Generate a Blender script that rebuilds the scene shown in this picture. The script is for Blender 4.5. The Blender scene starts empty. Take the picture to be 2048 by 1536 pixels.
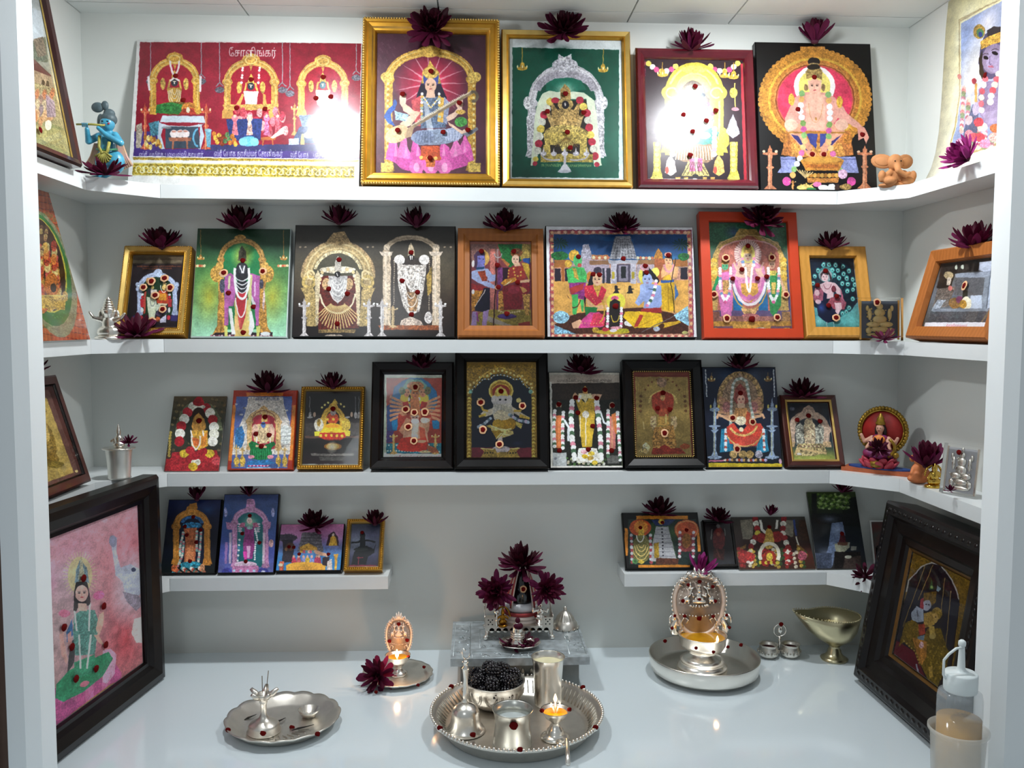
import bpy, math, random
import numpy as np
from mathutils import Vector, Matrix, Quaternion
random.seed(7); rng = np.random.RandomState(5)
S = bpy.context.scene
COL = S.collection
PI = math.pi
# ------------------------------------------------------------ camera
CP = Vector((-.05224, -1.60728, .61497)); YAW, PIT, ROL, FPX = .04349, -.0683, .00313, 1732.5
_fw = Vector((math.sin(YAW)*math.cos(PIT), math.cos(YAW)*math.cos(PIT), math.sin(PIT)))
_r0 = Vector((math.cos(YAW), -math.sin(YAW), 0)); _u0 = _r0.cross(_fw)
_rt = _r0*math.cos(ROL) + _u0*math.sin(ROL); _up = _u0*math.cos(ROL) - _r0*math.sin(ROL)
cd = bpy.data.cameras.new('camera'); cam = bpy.data.objects.new('camera', cd); COL.objects.link(cam)
m = Matrix((_rt, _up, -_fw)).transposed().to_4x4(); m.translation = CP
cam.matrix_world = m; cd.sensor_width = 36; cd.lens = FPX/2048*36; cd.clip_start = .02
S.camera = cam
# ------------------------------------------------------------ world, lamps, added fill lights, exposure
S.view_settings.view_transform = 'Standard'; S.view_settings.look = 'None'
S.view_settings.gamma = 1; S.view_settings.use_curve_mapping = False
S.view_settings.exposure = 0.0
w = bpy.data.worlds.new('room'); S.world = w; w.use_nodes = True
bg = w.node_tree.nodes['Background']; bg.inputs[0].default_value = (.86, .95, 1, 1); bg.inputs[1].default_value = .34
LAMPS = (-.34, .39); LAMPY = -.30
for x in LAMPS:
    ld = bpy.data.lights.new('downlight', 'AREA'); ld.shape = 'DISK'; ld.size = .075; ld.energy = 4.0
    ld.color = (.93, .98, 1); ld.spread = PI
    lo = bpy.data.objects.new('downlight', ld); COL.objects.link(lo); lo.location = (x, LAMPY, 1.1585)
    ld = bpy.data.lights.new('lamp_fill', 'POINT'); ld.shadow_soft_size = .022; ld.energy = 1.5; ld.color = (.95, .98, 1)  # added fill under each downlight, brightens upper walls and ceiling
    lo = bpy.data.objects.new('lamp_fill', ld); COL.objects.link(lo); lo.location = (x, LAMPY, 1.134)
ld = bpy.data.lights.new('room_fill', 'AREA'); ld.shape = 'DISK'; ld.size = .35; ld.energy = 3.5; ld.color = (.9, .97, 1)  # added unseen fill behind the camera, lifts the front posts
lo = bpy.data.objects.new('room_fill', ld); COL.objects.link(lo); lo.location = (-.5, -2.3, 1.75)
lo.rotation_euler = (math.radians(35), 0, 0)
# ------------------------------------------------------------ pixel <-> world (only to measure positions off the photograph)
def ray(u, v): return _fw + _rt*((u-1024)/FPX) - _up*((v-768)/FPX)
def at(u, v, ax, val):
    d = ray(u, v); t = (val-CP[ax])/d[ax]; return CP + d*t
def pj(p):
    d = Vector(p)-CP; z = d.dot(_fw); return (1024+FPX*d.dot(_rt)/z, 768-FPX*d.dot(_up)/z)
# ------------------------------------------------------------ colours and materials
def s2l(c): return np.where(c <= .04045, c/12.92, ((c+.055)/1.055)**2.4)
def l2s(c): return np.where(c <= .0031308, c*12.92, 1.055*np.maximum(c, 1e-9)**(1/2.4)-.055)
def hx(h): return np.array([int(h[i:i+2], 16)/255 for i in (0, 2, 4)])
def lin(h): return tuple(float(x) for x in s2l(hx(h)))+(1,)
MATS = {}
def mat(name, col, rough=.5, metal=0, var=.08, scale=40, bump=0, coat=0, col2=None, wave=None, trans=0, alpha=1, spec=.5, sss=0, ior=1.45):
    if name in MATS: return MATS[name]
    m = bpy.data.materials.new(name); m.use_nodes = True; nt = m.node_tree; b = nt.nodes['Principled BSDF']
    I = b.inputs; I['Roughness'].default_value = rough; I['Metallic'].default_value = metal
    I['Specular IOR Level'].default_value = spec; I['IOR'].default_value = ior
    if coat: I['Coat Weight'].default_value = coat; I['Coat Roughness'].default_value = .08
    if trans: I['Transmission Weight'].default_value = trans
    if sss: I['Subsurface Weight'].default_value = sss; I['Subsurface Radius'].default_value = (.004, .003, .003)
    if alpha < 1: I['Alpha'].default_value = alpha
    c = np.array(lin(col)[:3]); c2 = np.array(lin(col2)[:3]) if col2 else c*(1-var*2)
    tc = nt.nodes.new('ShaderNodeTexCoord')
    if wave:
        nz = nt.nodes.new('ShaderNodeTexWave'); nz.inputs['Scale'].default_value = scale
        nz.inputs['Distortion'].default_value = wave; nz.inputs['Detail'].default_value = 3; nz.inputs['Detail Scale'].default_value = 2; nz.bands_direction = 'X'
    else:
        nz = nt.nodes.new('ShaderNodeTexNoise'); nz.inputs['Scale'].default_value = scale; nz.inputs['Detail'].default_value = 4
    nt.links.new(tc.outputs['Object'], nz.inputs['Vector'])
    rp = nt.nodes.new('ShaderNodeValToRGB'); rp.color_ramp.elements[0].position = .3; rp.color_ramp.elements[1].position = .7
    rp.color_ramp.elements[0].color = (*c2, 1); rp.color_ramp.elements[1].color = (*c, 1)
    nt.links.new(nz.outputs[0 if not wave else 'Fac'], rp.inputs[0]); nt.links.new(rp.outputs[0], I['Base Color'])
    if bump:
        bp = nt.nodes.new('ShaderNodeBump'); bp.inputs['Strength'].default_value = bump; bp.inputs['Distance'].default_value = .001
        nt.links.new(nz.outputs[0 if not wave else 'Fac'], bp.inputs['Height']); nt.links.new(bp.outputs[0], I['Normal'])
    MATS[name] = m; return m
def emit(name, col, st):
    m = bpy.data.materials.new(name); m.use_nodes = True; b = m.node_tree.nodes['Principled BSDF']
    b.inputs['Base Color'].default_value = (0, 0, 0, 1); b.inputs['Emission Color'].default_value = lin(col); b.inputs['Emission Strength'].default_value = st
    MATS[name] = m; return m
def glassmat(name, tint=(1, 1, 1), refl=.06, rough=.03):
    m = bpy.data.materials.new(name); m.use_nodes = True; nt = m.node_tree; nt.nodes.clear()
    o = nt.nodes.new('ShaderNodeOutputMaterial'); mx = nt.nodes.new('ShaderNodeMixShader'); t = nt.nodes.new('ShaderNodeBsdfTransparent'); g = nt.nodes.new('ShaderNodeBsdfGlossy')
    f = nt.nodes.new('ShaderNodeFresnel'); f.inputs[0].default_value = 1.22; t.inputs[0].default_value = (*tint, 1)
    g.inputs['Roughness'].default_value = rough
    nt.links.new(f.outputs[0], mx.inputs[0]); nt.links.new(t.outputs[0], mx.inputs[1]); nt.links.new(g.outputs[0], mx.inputs[2]); nt.links.new(mx.outputs[0], o.inputs[0])
    MATS[name] = m; return m
# ------------------------------------------------------------ mesh building
class MB:
    def __init__(s): s.v = []; s.f = []; s.m = []; s.sm = []; s.uv = None
    def add(s, vs, fs, mi=0, smooth=True, M=None):
        o = len(s.v)
        for p in vs:
            p = Vector(p); s.v.append(M @ p if M else p)
        for f in fs: s.f.append([o+i for i in f]); s.m.append(mi); s.sm.append(smooth)
        return s
    def box(s, a, b, mi=0, M=None, bev=0):
        (x0, y0, z0), (x1, y1, z1) = a, b
        vs = [(x, y, z) for x in (x0, x1) for y in (y0, y1) for z in (z0, z1)]
        return s.add(vs, [(0, 1, 3, 2), (4, 6, 7, 5), (0, 4, 5, 1), (2, 3, 7, 6), (0, 2, 6, 4), (1, 5, 7, 3)], mi, False, M)
    def prism(s, pts, z0, z1, mi=0, M=None, smooth=False):
        n = len(pts); vs = [(x, y, z0) for x, y in pts]+[(x, y, z1) for x, y in pts]
        s.add(vs, [tuple(range(n))[::-1], tuple(range(n, 2*n))], mi, False, M)
        o = len(s.v)-2*n
        for i in range(n):
            j = (i+1) % n; s.f.append([o+i, o+j, o+n+j, o+n+i]); s.m.append(mi); s.sm.append(smooth)
        return s
    def lathe(s, prof, n=32, mi=0, M=None, sx=1, sy=1, rim=None, cap=True):
        vs = []
        for k, (r, z) in enumerate(prof):
            for i in range(n):
                a = 2*PI*i/n; rr = r; zz = z
                if rim: rr, zz = rim(k, a, r, z)
                vs.append((rr*math.cos(a)*sx, rr*math.sin(a)*sy, zz))
        fs = []
        for k in range(len(prof)-1):
            for i in range(n):
                j = (i+1) % n; fs.append((k*n+i, k*n+j, (k+1)*n+j, (k+1)*n+i))
        if cap:
            if prof[0][0] > 1e-5: fs.append(tuple(range(n))[::-1])
            if prof[-1][0] > 1e-5: fs.append(tuple(range((len(prof)-1)*n, len(prof)*n)))
        return s.add(vs, fs, mi, True, M)
    def sph(s, c, r, mi=0, seg=12, rings=8, sc=(1, 1, 1), M=None):
        prof = [(math.sin(PI*k/rings)*r, -math.cos(PI*k/rings)*r) for k in range(rings+1)]
        T = Matrix.Translation(c) @ Matrix.Diagonal((*sc, 1)); T = (M @ T) if M else T
        return s.lathe(prof, seg, mi, T, cap=False)
    def tube(s, pts, r, n=8, mi=0, M=None, cap=True):
        pts = [Vector(p) for p in pts]; rs = r if isinstance(r, (list, tuple)) else [r]*len(pts)
        vs = []; up = None
        for i, p in enumerate(pts):
            t = (pts[min(i+1, len(pts)-1)]-pts[max(i-1, 0)]).normalized()
            if up is None: up = t.orthogonal().normalized()
            up = (up - t*up.dot(t)).normalized(); q = t.cross(up)
            for k in range(n):
                a = 2*PI*k/n; vs.append(p+(up*math.cos(a)+q*math.sin(a))*rs[i])
        fs = []
        for i in range(len(pts)-1):
            for k in range(n):
                j = (k+1) % n; fs.append((i*n+k, i*n+j, (i+1)*n+j, (i+1)*n+k))
        if cap: fs += [tuple(range(n))[::-1], tuple(range((len(pts)-1)*n, len(pts)*n))]
        return s.add(vs, fs, mi, True, M)
    def build(s, name, mats, parent=None, loc=None):
        me = bpy.data.meshes.new(name); me.from_pydata([tuple(v) for v in s.v], [], s.f)
        for mm in (mats if isinstance(mats, (list, tuple)) else [mats]): me.materials.append(mm)
        me.polygons.foreach_set('material_index', s.m); me.polygons.foreach_set('use_smooth', s.sm)
        me.validate(); me.update()
        o = bpy.data.objects.new(name, me); COL.objects.link(o)
        if parent: o.parent = parent
        if loc: o.location = loc
        return o
def tag(o, label=None, cat=None, group=None, kind=None):
    if label: o['label'] = label
    if cat: o['category'] = cat
    if group: o['group'] = group
    if kind: o['kind'] = kind
    return o
def empty(name, loc=(0, 0, 0), label=None, cat=None, group=None, M=None):
    o = bpy.data.objects.new(name, None); COL.objects.link(o); o.empty_display_size = .02
    if M: o.matrix_world = M
    else: o.location = loc
    return tag(o, label, cat, group)
def struct(name, mb, m): return tag(mb.build(name, m), kind='structure')
# blobs fused into one continuous skin
def body(name, parts, m, parent, vox=.0014, smooth=3):
    b = MB()
    for p in parts:
        if len(p) == 4 and isinstance(p[3], tuple): b.sph(p[:3], 1, sc=p[3], seg=14, rings=10)      # ellipsoid
        else:                                                                                        # tapered limb: (p0, p1, r0, r1)
            p0, p1, r0, r1 = p; p0 = Vector(p0); p1 = Vector(p1)
            for k in range(2): b.sph((p0, p1)[k], (r0, r1)[k], seg=10, rings=8)
            b.tube([p0, p1], [r0, r1], 10)
    o = b.build(name, m, parent)
    r = o.modifiers.new('fuse', 'REMESH'); r.mode = 'VOXEL'; r.voxel_size = vox; r.use_smooth_shade = True
    s = o.modifiers.new('soft', 'SMOOTH'); s.iterations = smooth; s.factor = .5
    return o
# ------------------------------------------------------------ painter for the flat prints
NZ = rng.rand(256, 256)
def _blur(a, k):
    for _ in range(k): a = (a+np.roll(a, 1, 0)+np.roll(a, -1, 0)+np.roll(a, 1, 1)+np.roll(a, -1, 1))/5
    return (a-a.mean())/(a.std()+1e-6)
NZ1 = _blur(NZ.copy(), 2); NZ2 = _blur(NZ.copy(), 12); NZM = np.clip(NZ1*.6+NZ2*.5, -2, 2)*.34
class Paint:
    def __init__(s, quad, W, H, o=(0, 0), sc=1.0):
        s.W, s.H = int(W), int(H); s.c = np.zeros((s.H, s.W, 3)); s.o = o; s.sc = sc
        src = quad; dst = [(0, 0), (s.W, 0), (s.W, s.H), (0, s.H)]      # TL TR BR BL
        A = []; B = []
        for (x, y), (X, Y) in zip(src, dst):
            A.append([x, y, 1, 0, 0, 0, -X*x, -X*y]); B.append(X); A.append([0, 0, 0, x, y, 1, -Y*x, -Y*y]); B.append(Y)
        s.h = np.append(np.linalg.solve(np.array(A, float), np.array(B, float)), 1).reshape(3, 3); s.hi = np.linalg.inv(s.h)
    def tp(s, p):
        p = np.asarray(p, float).reshape(-1, 2)/s.sc + np.array(s.o); q = np.c_[p, np.ones(len(p))] @ s.h.T
        return q[:, :2]/q[:, 2:]
    def uvof(s, x, y):
        q = s.tp((x, y))[0]; return q[0]/s.W, 1-q[1]/s.H
    def fillc(s, q, col, n=0, a=1.0, ss=2):
        x0 = max(int(q[:, 0].min()), 0); x1 = min(int(q[:, 0].max())+2, s.W); y0 = max(int(q[:, 1].min()), 0); y1 = min(int(q[:, 1].max())+2, s.H)
        if x1 <= x0 or y1 <= y0: return
        X = x0+(np.arange((x1-x0)*ss)+.5)/ss; Y = y0+(np.arange((y1-y0)*ss)+.5)/ss
        ins = np.zeros((len(Y), len(X)), bool); k = len(q)
        for i in range(k):
            (ax, ay), (bx, by) = q[i], q[(i+1) % k]
            if ay == by: continue
            m = (ay > Y) != (by > Y)
            if not m.any(): continue
            xi = ax+(Y[m]-ay)*(bx-ax)/(by-ay); ins[m] ^= X[None, :] < xi[:, None]
        cov = ins.reshape(y1-y0, ss, x1-x0, ss).mean((1, 3))[..., None]*a
        c = np.ones((y1-y0, x1-x0, 3))*(hx(col) if isinstance(col, str) else col)
        if n:
            iy = np.arange(y0, y1) % 256; ix = np.arange(x0, x1) % 256; c = np.clip(c*(1+n*NZM[np.ix_(iy, ix)][..., None]), 0, 1)
        s.c[y0:y1, x0:x1] = s.c[y0:y1, x0:x1]*(1-cov)+c*cov
    def p(s, col, *xy, n=0, a=1): s.fillc(s.tp(xy), col, n, a)
    def e(s, col, cx, cy, rx, ry=None, rot=0, n=0, a=1, a0=0, a1=360):
        ry = rx if ry is None else ry; k = 24 if max(rx, ry) > 6 else 12
        t = np.radians(np.linspace(a0, a1, k, endpoint=(a1-a0 < 360))); c, d = math.cos(math.radians(rot)), math.sin(math.radians(rot))
        x = rx*np.cos(t); y = -ry*np.sin(t); s.fillc(s.tp(np.c_[cx+x*c-y*d, cy+x*d+y*c]), col, n, a)
    def l(s, col, w, *xy, n=0, a=1):
        P = np.array(xy, float).reshape(-1, 2)
        for i in range(len(P)-1):
            d = P[i+1]-P[i]; L = np.hypot(*d)+1e-6; nn = np.array([-d[1], d[0]])/L*w/2; ex = d/L*w*.2
            s.fillc(s.tp(np.array([P[i]+nn-ex, P[i+1]+nn+ex, P[i+1]-nn+ex, P[i]-nn-ex])), col, n, a)
    def ar(s, col, w, cx, cy, rx, ry, a0=0, a1=180, n=0, a=1, k=24):
        t = np.radians(np.linspace(a0, a1, k)); o = np.c_[cx+(rx+w/2)*np.cos(t), cy-(ry+w/2)*np.sin(t)]; i = np.c_[cx+(rx-w/2)*np.cos(t), cy-(ry-w/2)*np.sin(t)]
        s.fillc(s.tp(np.r_[o, i[::-1]]), col, n, a)
    def vg(s, *cols, box=None):      # vertical gradient, stops evenly spaced
        C = np.array([hx(c) for c in cols]); y0, y1 = 0, s.H
        t = np.linspace(0, len(C)-1, y1-y0); g = np.stack([np.interp(t, range(len(C)), C[:, k]) for k in range(3)], 1)
        s.c[:] = g[:, None, :]
    def gl(s, col, cx, cy, rx, ry, a=1, pw=1.5):     # soft glow
        q = s.tp([(cx-rx, cy-ry), (cx+rx, cy-ry), (cx+rx, cy+ry), (cx-rx, cy+ry)]); c0 = s.tp((cx, cy))[0]
        RX = max(abs(q[:, 0]-c0[0]).max(), 1); RY = max(abs(q[:, 1]-c0[1]).max(), 1)
        x0, x1 = max(int(c0[0]-RX), 0), min(int(c0[0]+RX)+1, s.W); y0, y1 = max(int(c0[1]-RY), 0), min(int(c0[1]+RY)+1, s.H)
        if x1 <= x0 or y1 <= y0: return
        X, Y = np.meshgrid((np.arange(x0, x1)-c0[0])/RX, (np.arange(y0, y1)-c0[1])/RY)
        k = (np.clip(1-np.sqrt(X*X+Y*Y), 0, 1)**pw*a)[..., None]; s.c[y0:y1, x0:x1] = s.c[y0:y1, x0:x1]*(1-k)+hx(col)*k
    def bd(s, cols, r, *xy, st=None, ry=None, n=0):    # beads along a path, colours in turn
        P = np.array(xy, float).reshape(-1, 2); st = st or r*2; k = 0
        L = np.r_[0, np.cumsum(np.hypot(*np.diff(P, axis=0).T))]
        for t in np.arange(0, L[-1]+.01, st):
            s.e(cols[k % len(cols)], np.interp(t, L, P[:, 0]), np.interp(t, L, P[:, 1]), r, ry, n=n); k += 1
    def arcp(s, cx, cy, rx, ry, a0, a1, k=20):
        t = np.radians(np.linspace(a0, a1, k)); return np.c_[cx+rx*np.cos(t), cy-ry*np.sin(t)].ravel()
    def lamp(s, x, y0, y1, col, w=20, c2='ffe9b0'):        # standing oil lamp
        h = y1-y0
        s.l(col, w*.28, x, y0+h*.1, x, y1, n=.3); s.p(col, x-w*.12, y0+h*.12, x, y0, x+w*.12, y0+h*.12)
        for k, f in ((.2, 1), (.5, .5)): s.e(col, x, y0+h*k, w*.5*f, h*.035, n=.3)
        s.e(c2, x-w*.4, y0+h*.15, w*.1, h*.03); s.e(c2, x+w*.4, y0+h*.15, w*.1, h*.03)
        s.p(col, x-w*.5, y1, x-w*.15, y1-h*.12, x+w*.15, y1-h*.12, x+w*.5, y1, n=.3); s.l(c2, w*.08, x-w*.05, y0+h*.2, x-w*.05, y1, a=.5)
    def hang(s, x, y0, y1, col, w=30):
        s.l(col, w*.07, x, y0, x, y1); s.e(col, x, y1, w*.22, w*.3, n=.4); s.e(col, x, y1+w*.3, w*.5, w*.2, n=.4)
        for k in (-.45, 0, .45): s.e('fff0b0', x+w*k, y1+w*.12, w*.07, w*.14)
    def arch(s, cx, top, hw, spring, bot, w, col, hi, inn=None, n=.35, base=True, tip=True):
        ry = spring-top
        if inn: s.fillc(s.tp(np.r_[s.arcp(cx, spring, hw-w/2, ry-w/2, 0, 180), [cx-hw+w/2, bot, cx+hw-w/2, bot]]), inn)
        s.l(col, w, cx-hw, spring, cx-hw, bot, n=n); s.l(col, w, cx+hw, spring, cx+hw, bot, n=n); s.ar(col, w, cx, spring, hw, ry, 0, 180, n=n)
        s.ar(hi, w*.15, cx, spring, hw+w*.2, ry+w*.2, 0, 180, a=.7); s.ar(hi, w*.12, cx, spring, hw-w*.3, ry-w*.3, 0, 180, a=.6)
        for sg in (-1, 1):
            s.l(hi, w*.15, cx+sg*(hw+w*.2), spring, cx+sg*(hw+w*.2), bot, a=.6)
            s.e(col, cx+sg*hw, spring, w*.75, w*.6, n=n); s.ar(hi, w*.12, cx+sg*hw, spring, w*.4, w*.35, 0, 300, a=.7)
            if base: s.p(col, cx+sg*hw-w*.8, bot, cx+sg*hw-w*.55, bot-w*.9, cx+sg*hw+w*.55, bot-w*.9, cx+sg*hw+w*.8, bot, n=n)
        if tip:
            s.p(col, cx-w*1.3, top+w*.3, cx-w*.7, top-w*.8, cx, top-w*1.3, cx+w*.7, top-w*.8, cx+w*1.3, top+w*.3, n=n); s.ar(hi, w*.15, cx, top, w*.5, w*.5, 0, 360, a=.7)
    def face(s, cx, cy, r, skin, dark='2a1a18', lip='b04048'):
        s.e(skin, cx, cy, r, r*1.28); s.e(dark, cx-r*.4, cy-r*.08, r*.2, r*.1); s.e(dark, cx+r*.4, cy-r*.08, r*.2, r*.1)
        s.l(dark, r*.08, cx-r*.62, cy-r*.32, cx-r*.2, cy-r*.32, a=.8); s.l(dark, r*.08, cx+r*.2, cy-r*.32, cx+r*.62, cy-r*.32, a=.8)
        s.l('a06a50', r*.1, cx, cy, cx-r*.05, cy+r*.38, a=.5); s.e(lip, cx, cy+r*.62, r*.26, r*.1)
    def text(s, t, cx, cy, h, col, wid=None, bold=0, track=1.0):
        tris = glyphs(t)
        if tris is None: return
        T, bw, bh = tris; sc = h/.72; wd = (wid/bw if wid else sc)
        for tri in T: s.fillc(s.tp(np.c_[cx+(tri[:, 0]-bw/2)*wd, cy-(tri[:, 1]-.36)*sc]), col, ss=3)
    def image(s, name, gain=1.0, soft=1):
        c = s.c.copy(); H, W = c.shape[:2]; yy, xx = np.mgrid[0:H, 0:W]; tx = lambda N, k, o: N[((yy*k).astype(int)+o) % 256, ((xx*k).astype(int)+o*3) % 256]
        dx = tx(NZ2, .5, 7)*.55; dy = tx(NZ2, .5, 90)*.55; c = c[np.clip(yy+dy, 0, H-1).astype(int), np.clip(xx+dx, 0, W-1).astype(int)]
        lum = c.mean(2, keepdims=True); c = lum+(c-lum)*.9
        amp = .02+.05*(1-np.abs(2*lum-1)); c = np.clip(c*(1+amp*tx(NZ2, .25, 31)[..., None]*.8+amp*.7*tx(NZ1, .6, 50)[..., None]), 0, 1)
        for _ in range(soft):
            p = np.pad(c, ((1, 1), (1, 1), (0, 0)), 'edge'); c = (p[:-2, 1:-1]+p[2:, 1:-1]+p[1:-1, :-2]+p[1:-1, 2:]+2*c)/6
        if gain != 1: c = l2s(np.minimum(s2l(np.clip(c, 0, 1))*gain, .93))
        im = bpy.data.images.new(name, s.W, s.H); a = np.ones((s.H, s.W, 4), np.float32); a[..., :3] = np.clip(c[::-1], 0, 1)
        im.pixels.foreach_set(a.ravel()); im.update(); im.pack(); return im
_G = {}
def glyphs(t):
    if t in _G: return _G[t]
    cu = bpy.data.curves.new('lettering', 'FONT'); cu.body = t; cu.size = 1; cu.resolution_u = 3
    o = bpy.data.objects.new('lettering', cu); COL.objects.link(o); bpy.context.view_layer.update()
    ev = o.evaluated_get(bpy.context.evaluated_depsgraph_get()); me = ev.to_mesh(); me.calc_loop_triangles()
    V = np.array([v.co[:2] for v in me.vertices]).reshape(-1, 2); R = None
    if len(V):
        x0 = V[:, 0].min(); V[:, 0] -= x0; R = ([V[list(lt.vertices)] for lt in me.loop_triangles], V[:, 0].max(), V[:, 1].max())
    ev.to_mesh_clear(); bpy.data.objects.remove(o); bpy.data.curves.remove(cu); _G[t] = R; return R
def printmat(name, im, rough=.4, coat=.22, crough=.12, bumpy=0):
    m = bpy.data.materials.new(name); m.use_nodes = True; nt = m.node_tree; b = nt.nodes['Principled BSDF']
    t = nt.nodes.new('ShaderNodeTexImage'); t.image = im; t.interpolation = 'Cubic' if False else 'Linear'; nt.links.new(t.outputs[0], b.inputs['Base Color'])
    b.inputs['Specular IOR Level'].default_value = .3; b.inputs['Roughness'].default_value = rough; b.inputs['Coat Weight'].default_value = coat; b.inputs['Coat Roughness'].default_value = crough
    nz = nt.nodes.new('ShaderNodeTexNoise'); nz.inputs['Scale'].default_value = 14; bp = nt.nodes.new('ShaderNodeBump'); bp.inputs['Strength'].default_value = bumpy or .08; bp.inputs['Distance'].default_value = .004
    tc = nt.nodes.new('ShaderNodeTexCoord'); nt.links.new(tc.outputs['Object'], nz.inputs['Vector']); nt.links.new(nz.outputs[0], bp.inputs['Height'])
    nt.links.new(bp.outputs[0], b.inputs['Coat Normal']); return m
# ------------------------------------------------------------ shared materials
WHITE = mat('white_laminate', 'dde1e2', .32, var=.01, coat=.2)
WALL = mat('wall_paint', 'd9dcd8', .6, var=.012, scale=8)
GOLD = mat('gilt', 'cb9530', .34, .8, var=.12, scale=60, coat=.3); GOLDL = mat('gilt_light', 'e2bd6c', .3, .7, var=.08, scale=60)
GOLDD = mat('gilt_ribbed', 'b98022', .35, .75, var=.2, scale=120, bump=.4)
MAROON = mat('maroon_lacquer', '5a1420', .25, coat=.8, var=.1); BLACK = mat('black_lacquer', '090708', .35, spec=.25, coat=.08, var=.1)
DARKB = mat('dark_brown_wood', '100807', .3, spec=.3, coat=.12, var=.2, scale=30); BROWN = mat('brown_frame_wood', '9a5a22', .5, wave=3, scale=26, col2='93551f')
PINE = mat('light_wood', 'c98f3e', .45, wave=4, scale=30, col2='c08838'); REDB = mat('red_brown_wood', '4a1a12', .35, coat=.5, var=.15)
OAK = mat('oak_wood', 'a8642e', .45, wave=4, scale=34, col2='9e5c27'); ORANGE = mat('orange_red_board', 'c23c18', .4, var=.06, scale=30)
PEDGE = mat('white_card_edge', 'e8e8e4', .5, var=.02); CLEAR = glassmat('clear_glass'); ACRYL = mat('clear_acrylic', 'ffffff', .04, trans=1, var=0, ior=1.3)
SIL = mat('silver', 'e6e0d6', .36, 1, var=.06, scale=60); SILR = mat('engraved_silver', 'c8c2b6', .42, 1, var=.25, scale=160, bump=.8); SILB = mat('bright_silver', 'f2ede4', .26, 1, var=.03)
VERM = mat('vermilion_powder', '6e1212', .9, var=.25, scale=300, spec=.1); SANDAL = mat('sandal_paste', 'e3b48a', .9, var=.1, scale=200, spec=.1)
BRASS = mat('pale_brass', 'd6cba6', .3, 1, var=.08, scale=40)
# vermilion dot meshes
def dotmesh(ring, k):
    b = MB(); n = 12; r = random.Random(k); ph = [1+r.uniform(-.12, .12) for _ in range(n)]
    def disc(rad, y0, y1, mi):
        vs = [(rad*ph[i]*math.cos(2*PI*i/n), y0, rad*ph[i]*math.sin(2*PI*i/n)) for i in range(n)]+[(.75*rad*ph[i]*math.cos(2*PI*i/n), y1, .75*rad*ph[i]*math.sin(2*PI*i/n)) for i in range(n)]+[(0, y1*1.15, 0)]
        fs = [(i, (i+1) % n, n+(i+1) % n, n+i) for i in range(n)]+[(n+i, n+(i+1) % n, 2*n) for i in range(n)]
        b.add(vs, fs, mi)
    if ring: disc(1.55, 0, -.12, 1)
    disc(1, -.1 if ring else 0, -.3, 0)
    o = b.build('vermilion_dot', [VERM, SANDAL]); me = o.data; bpy.data.objects.remove(o); return me
DM = [[dotmesh(0, k) for k in range(3)], [dotmesh(1, k+5) for k in range(3)]]
def dot(parent, loc, r, ring, k):
    o = bpy.data.objects.new('vermilion_dot', DM[ring][k % 3]); COL.objects.link(o); o.parent = parent; o.location = loc; o.scale = (r, r*.9, r); return o
# ------------------------------------------------------------ placing and framing pictures
def place(q, zs, yb=-.066, th=.012):
    TL, TR, BR, BL = q; yt = -(th+.003)
    b0, b1 = at(*BL, 1, yb), at(*BR, 1, yb); t0, t1 = at(*TL, 1, yt), at(*TR, 1, yt)
    zt = (t0.z+t1.z)/2; h0 = zt-zs; w = ((b1.x-b0.x)+(t1.x-t0.x))/2; cx = (b0.x+b1.x+t0.x+t1.x)/4
    an = math.atan2(yt-yb, h0); h = math.hypot(h0, yt-yb)
    M = Matrix.Translation((cx, yb, zs+th*math.sin(an)+.0003)) @ Matrix.Rotation(-an, 4, 'X'); return M, w, h
def sideplace(c, az, lean, th=.012):
    return Matrix.Translation(Vector(c)+Vector((0, 0, th*math.sin(lean)+.0003))) @ Matrix.Rotation(az, 4, 'Z') @ Matrix.Rotation(-lean, 4, 'X')
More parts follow.
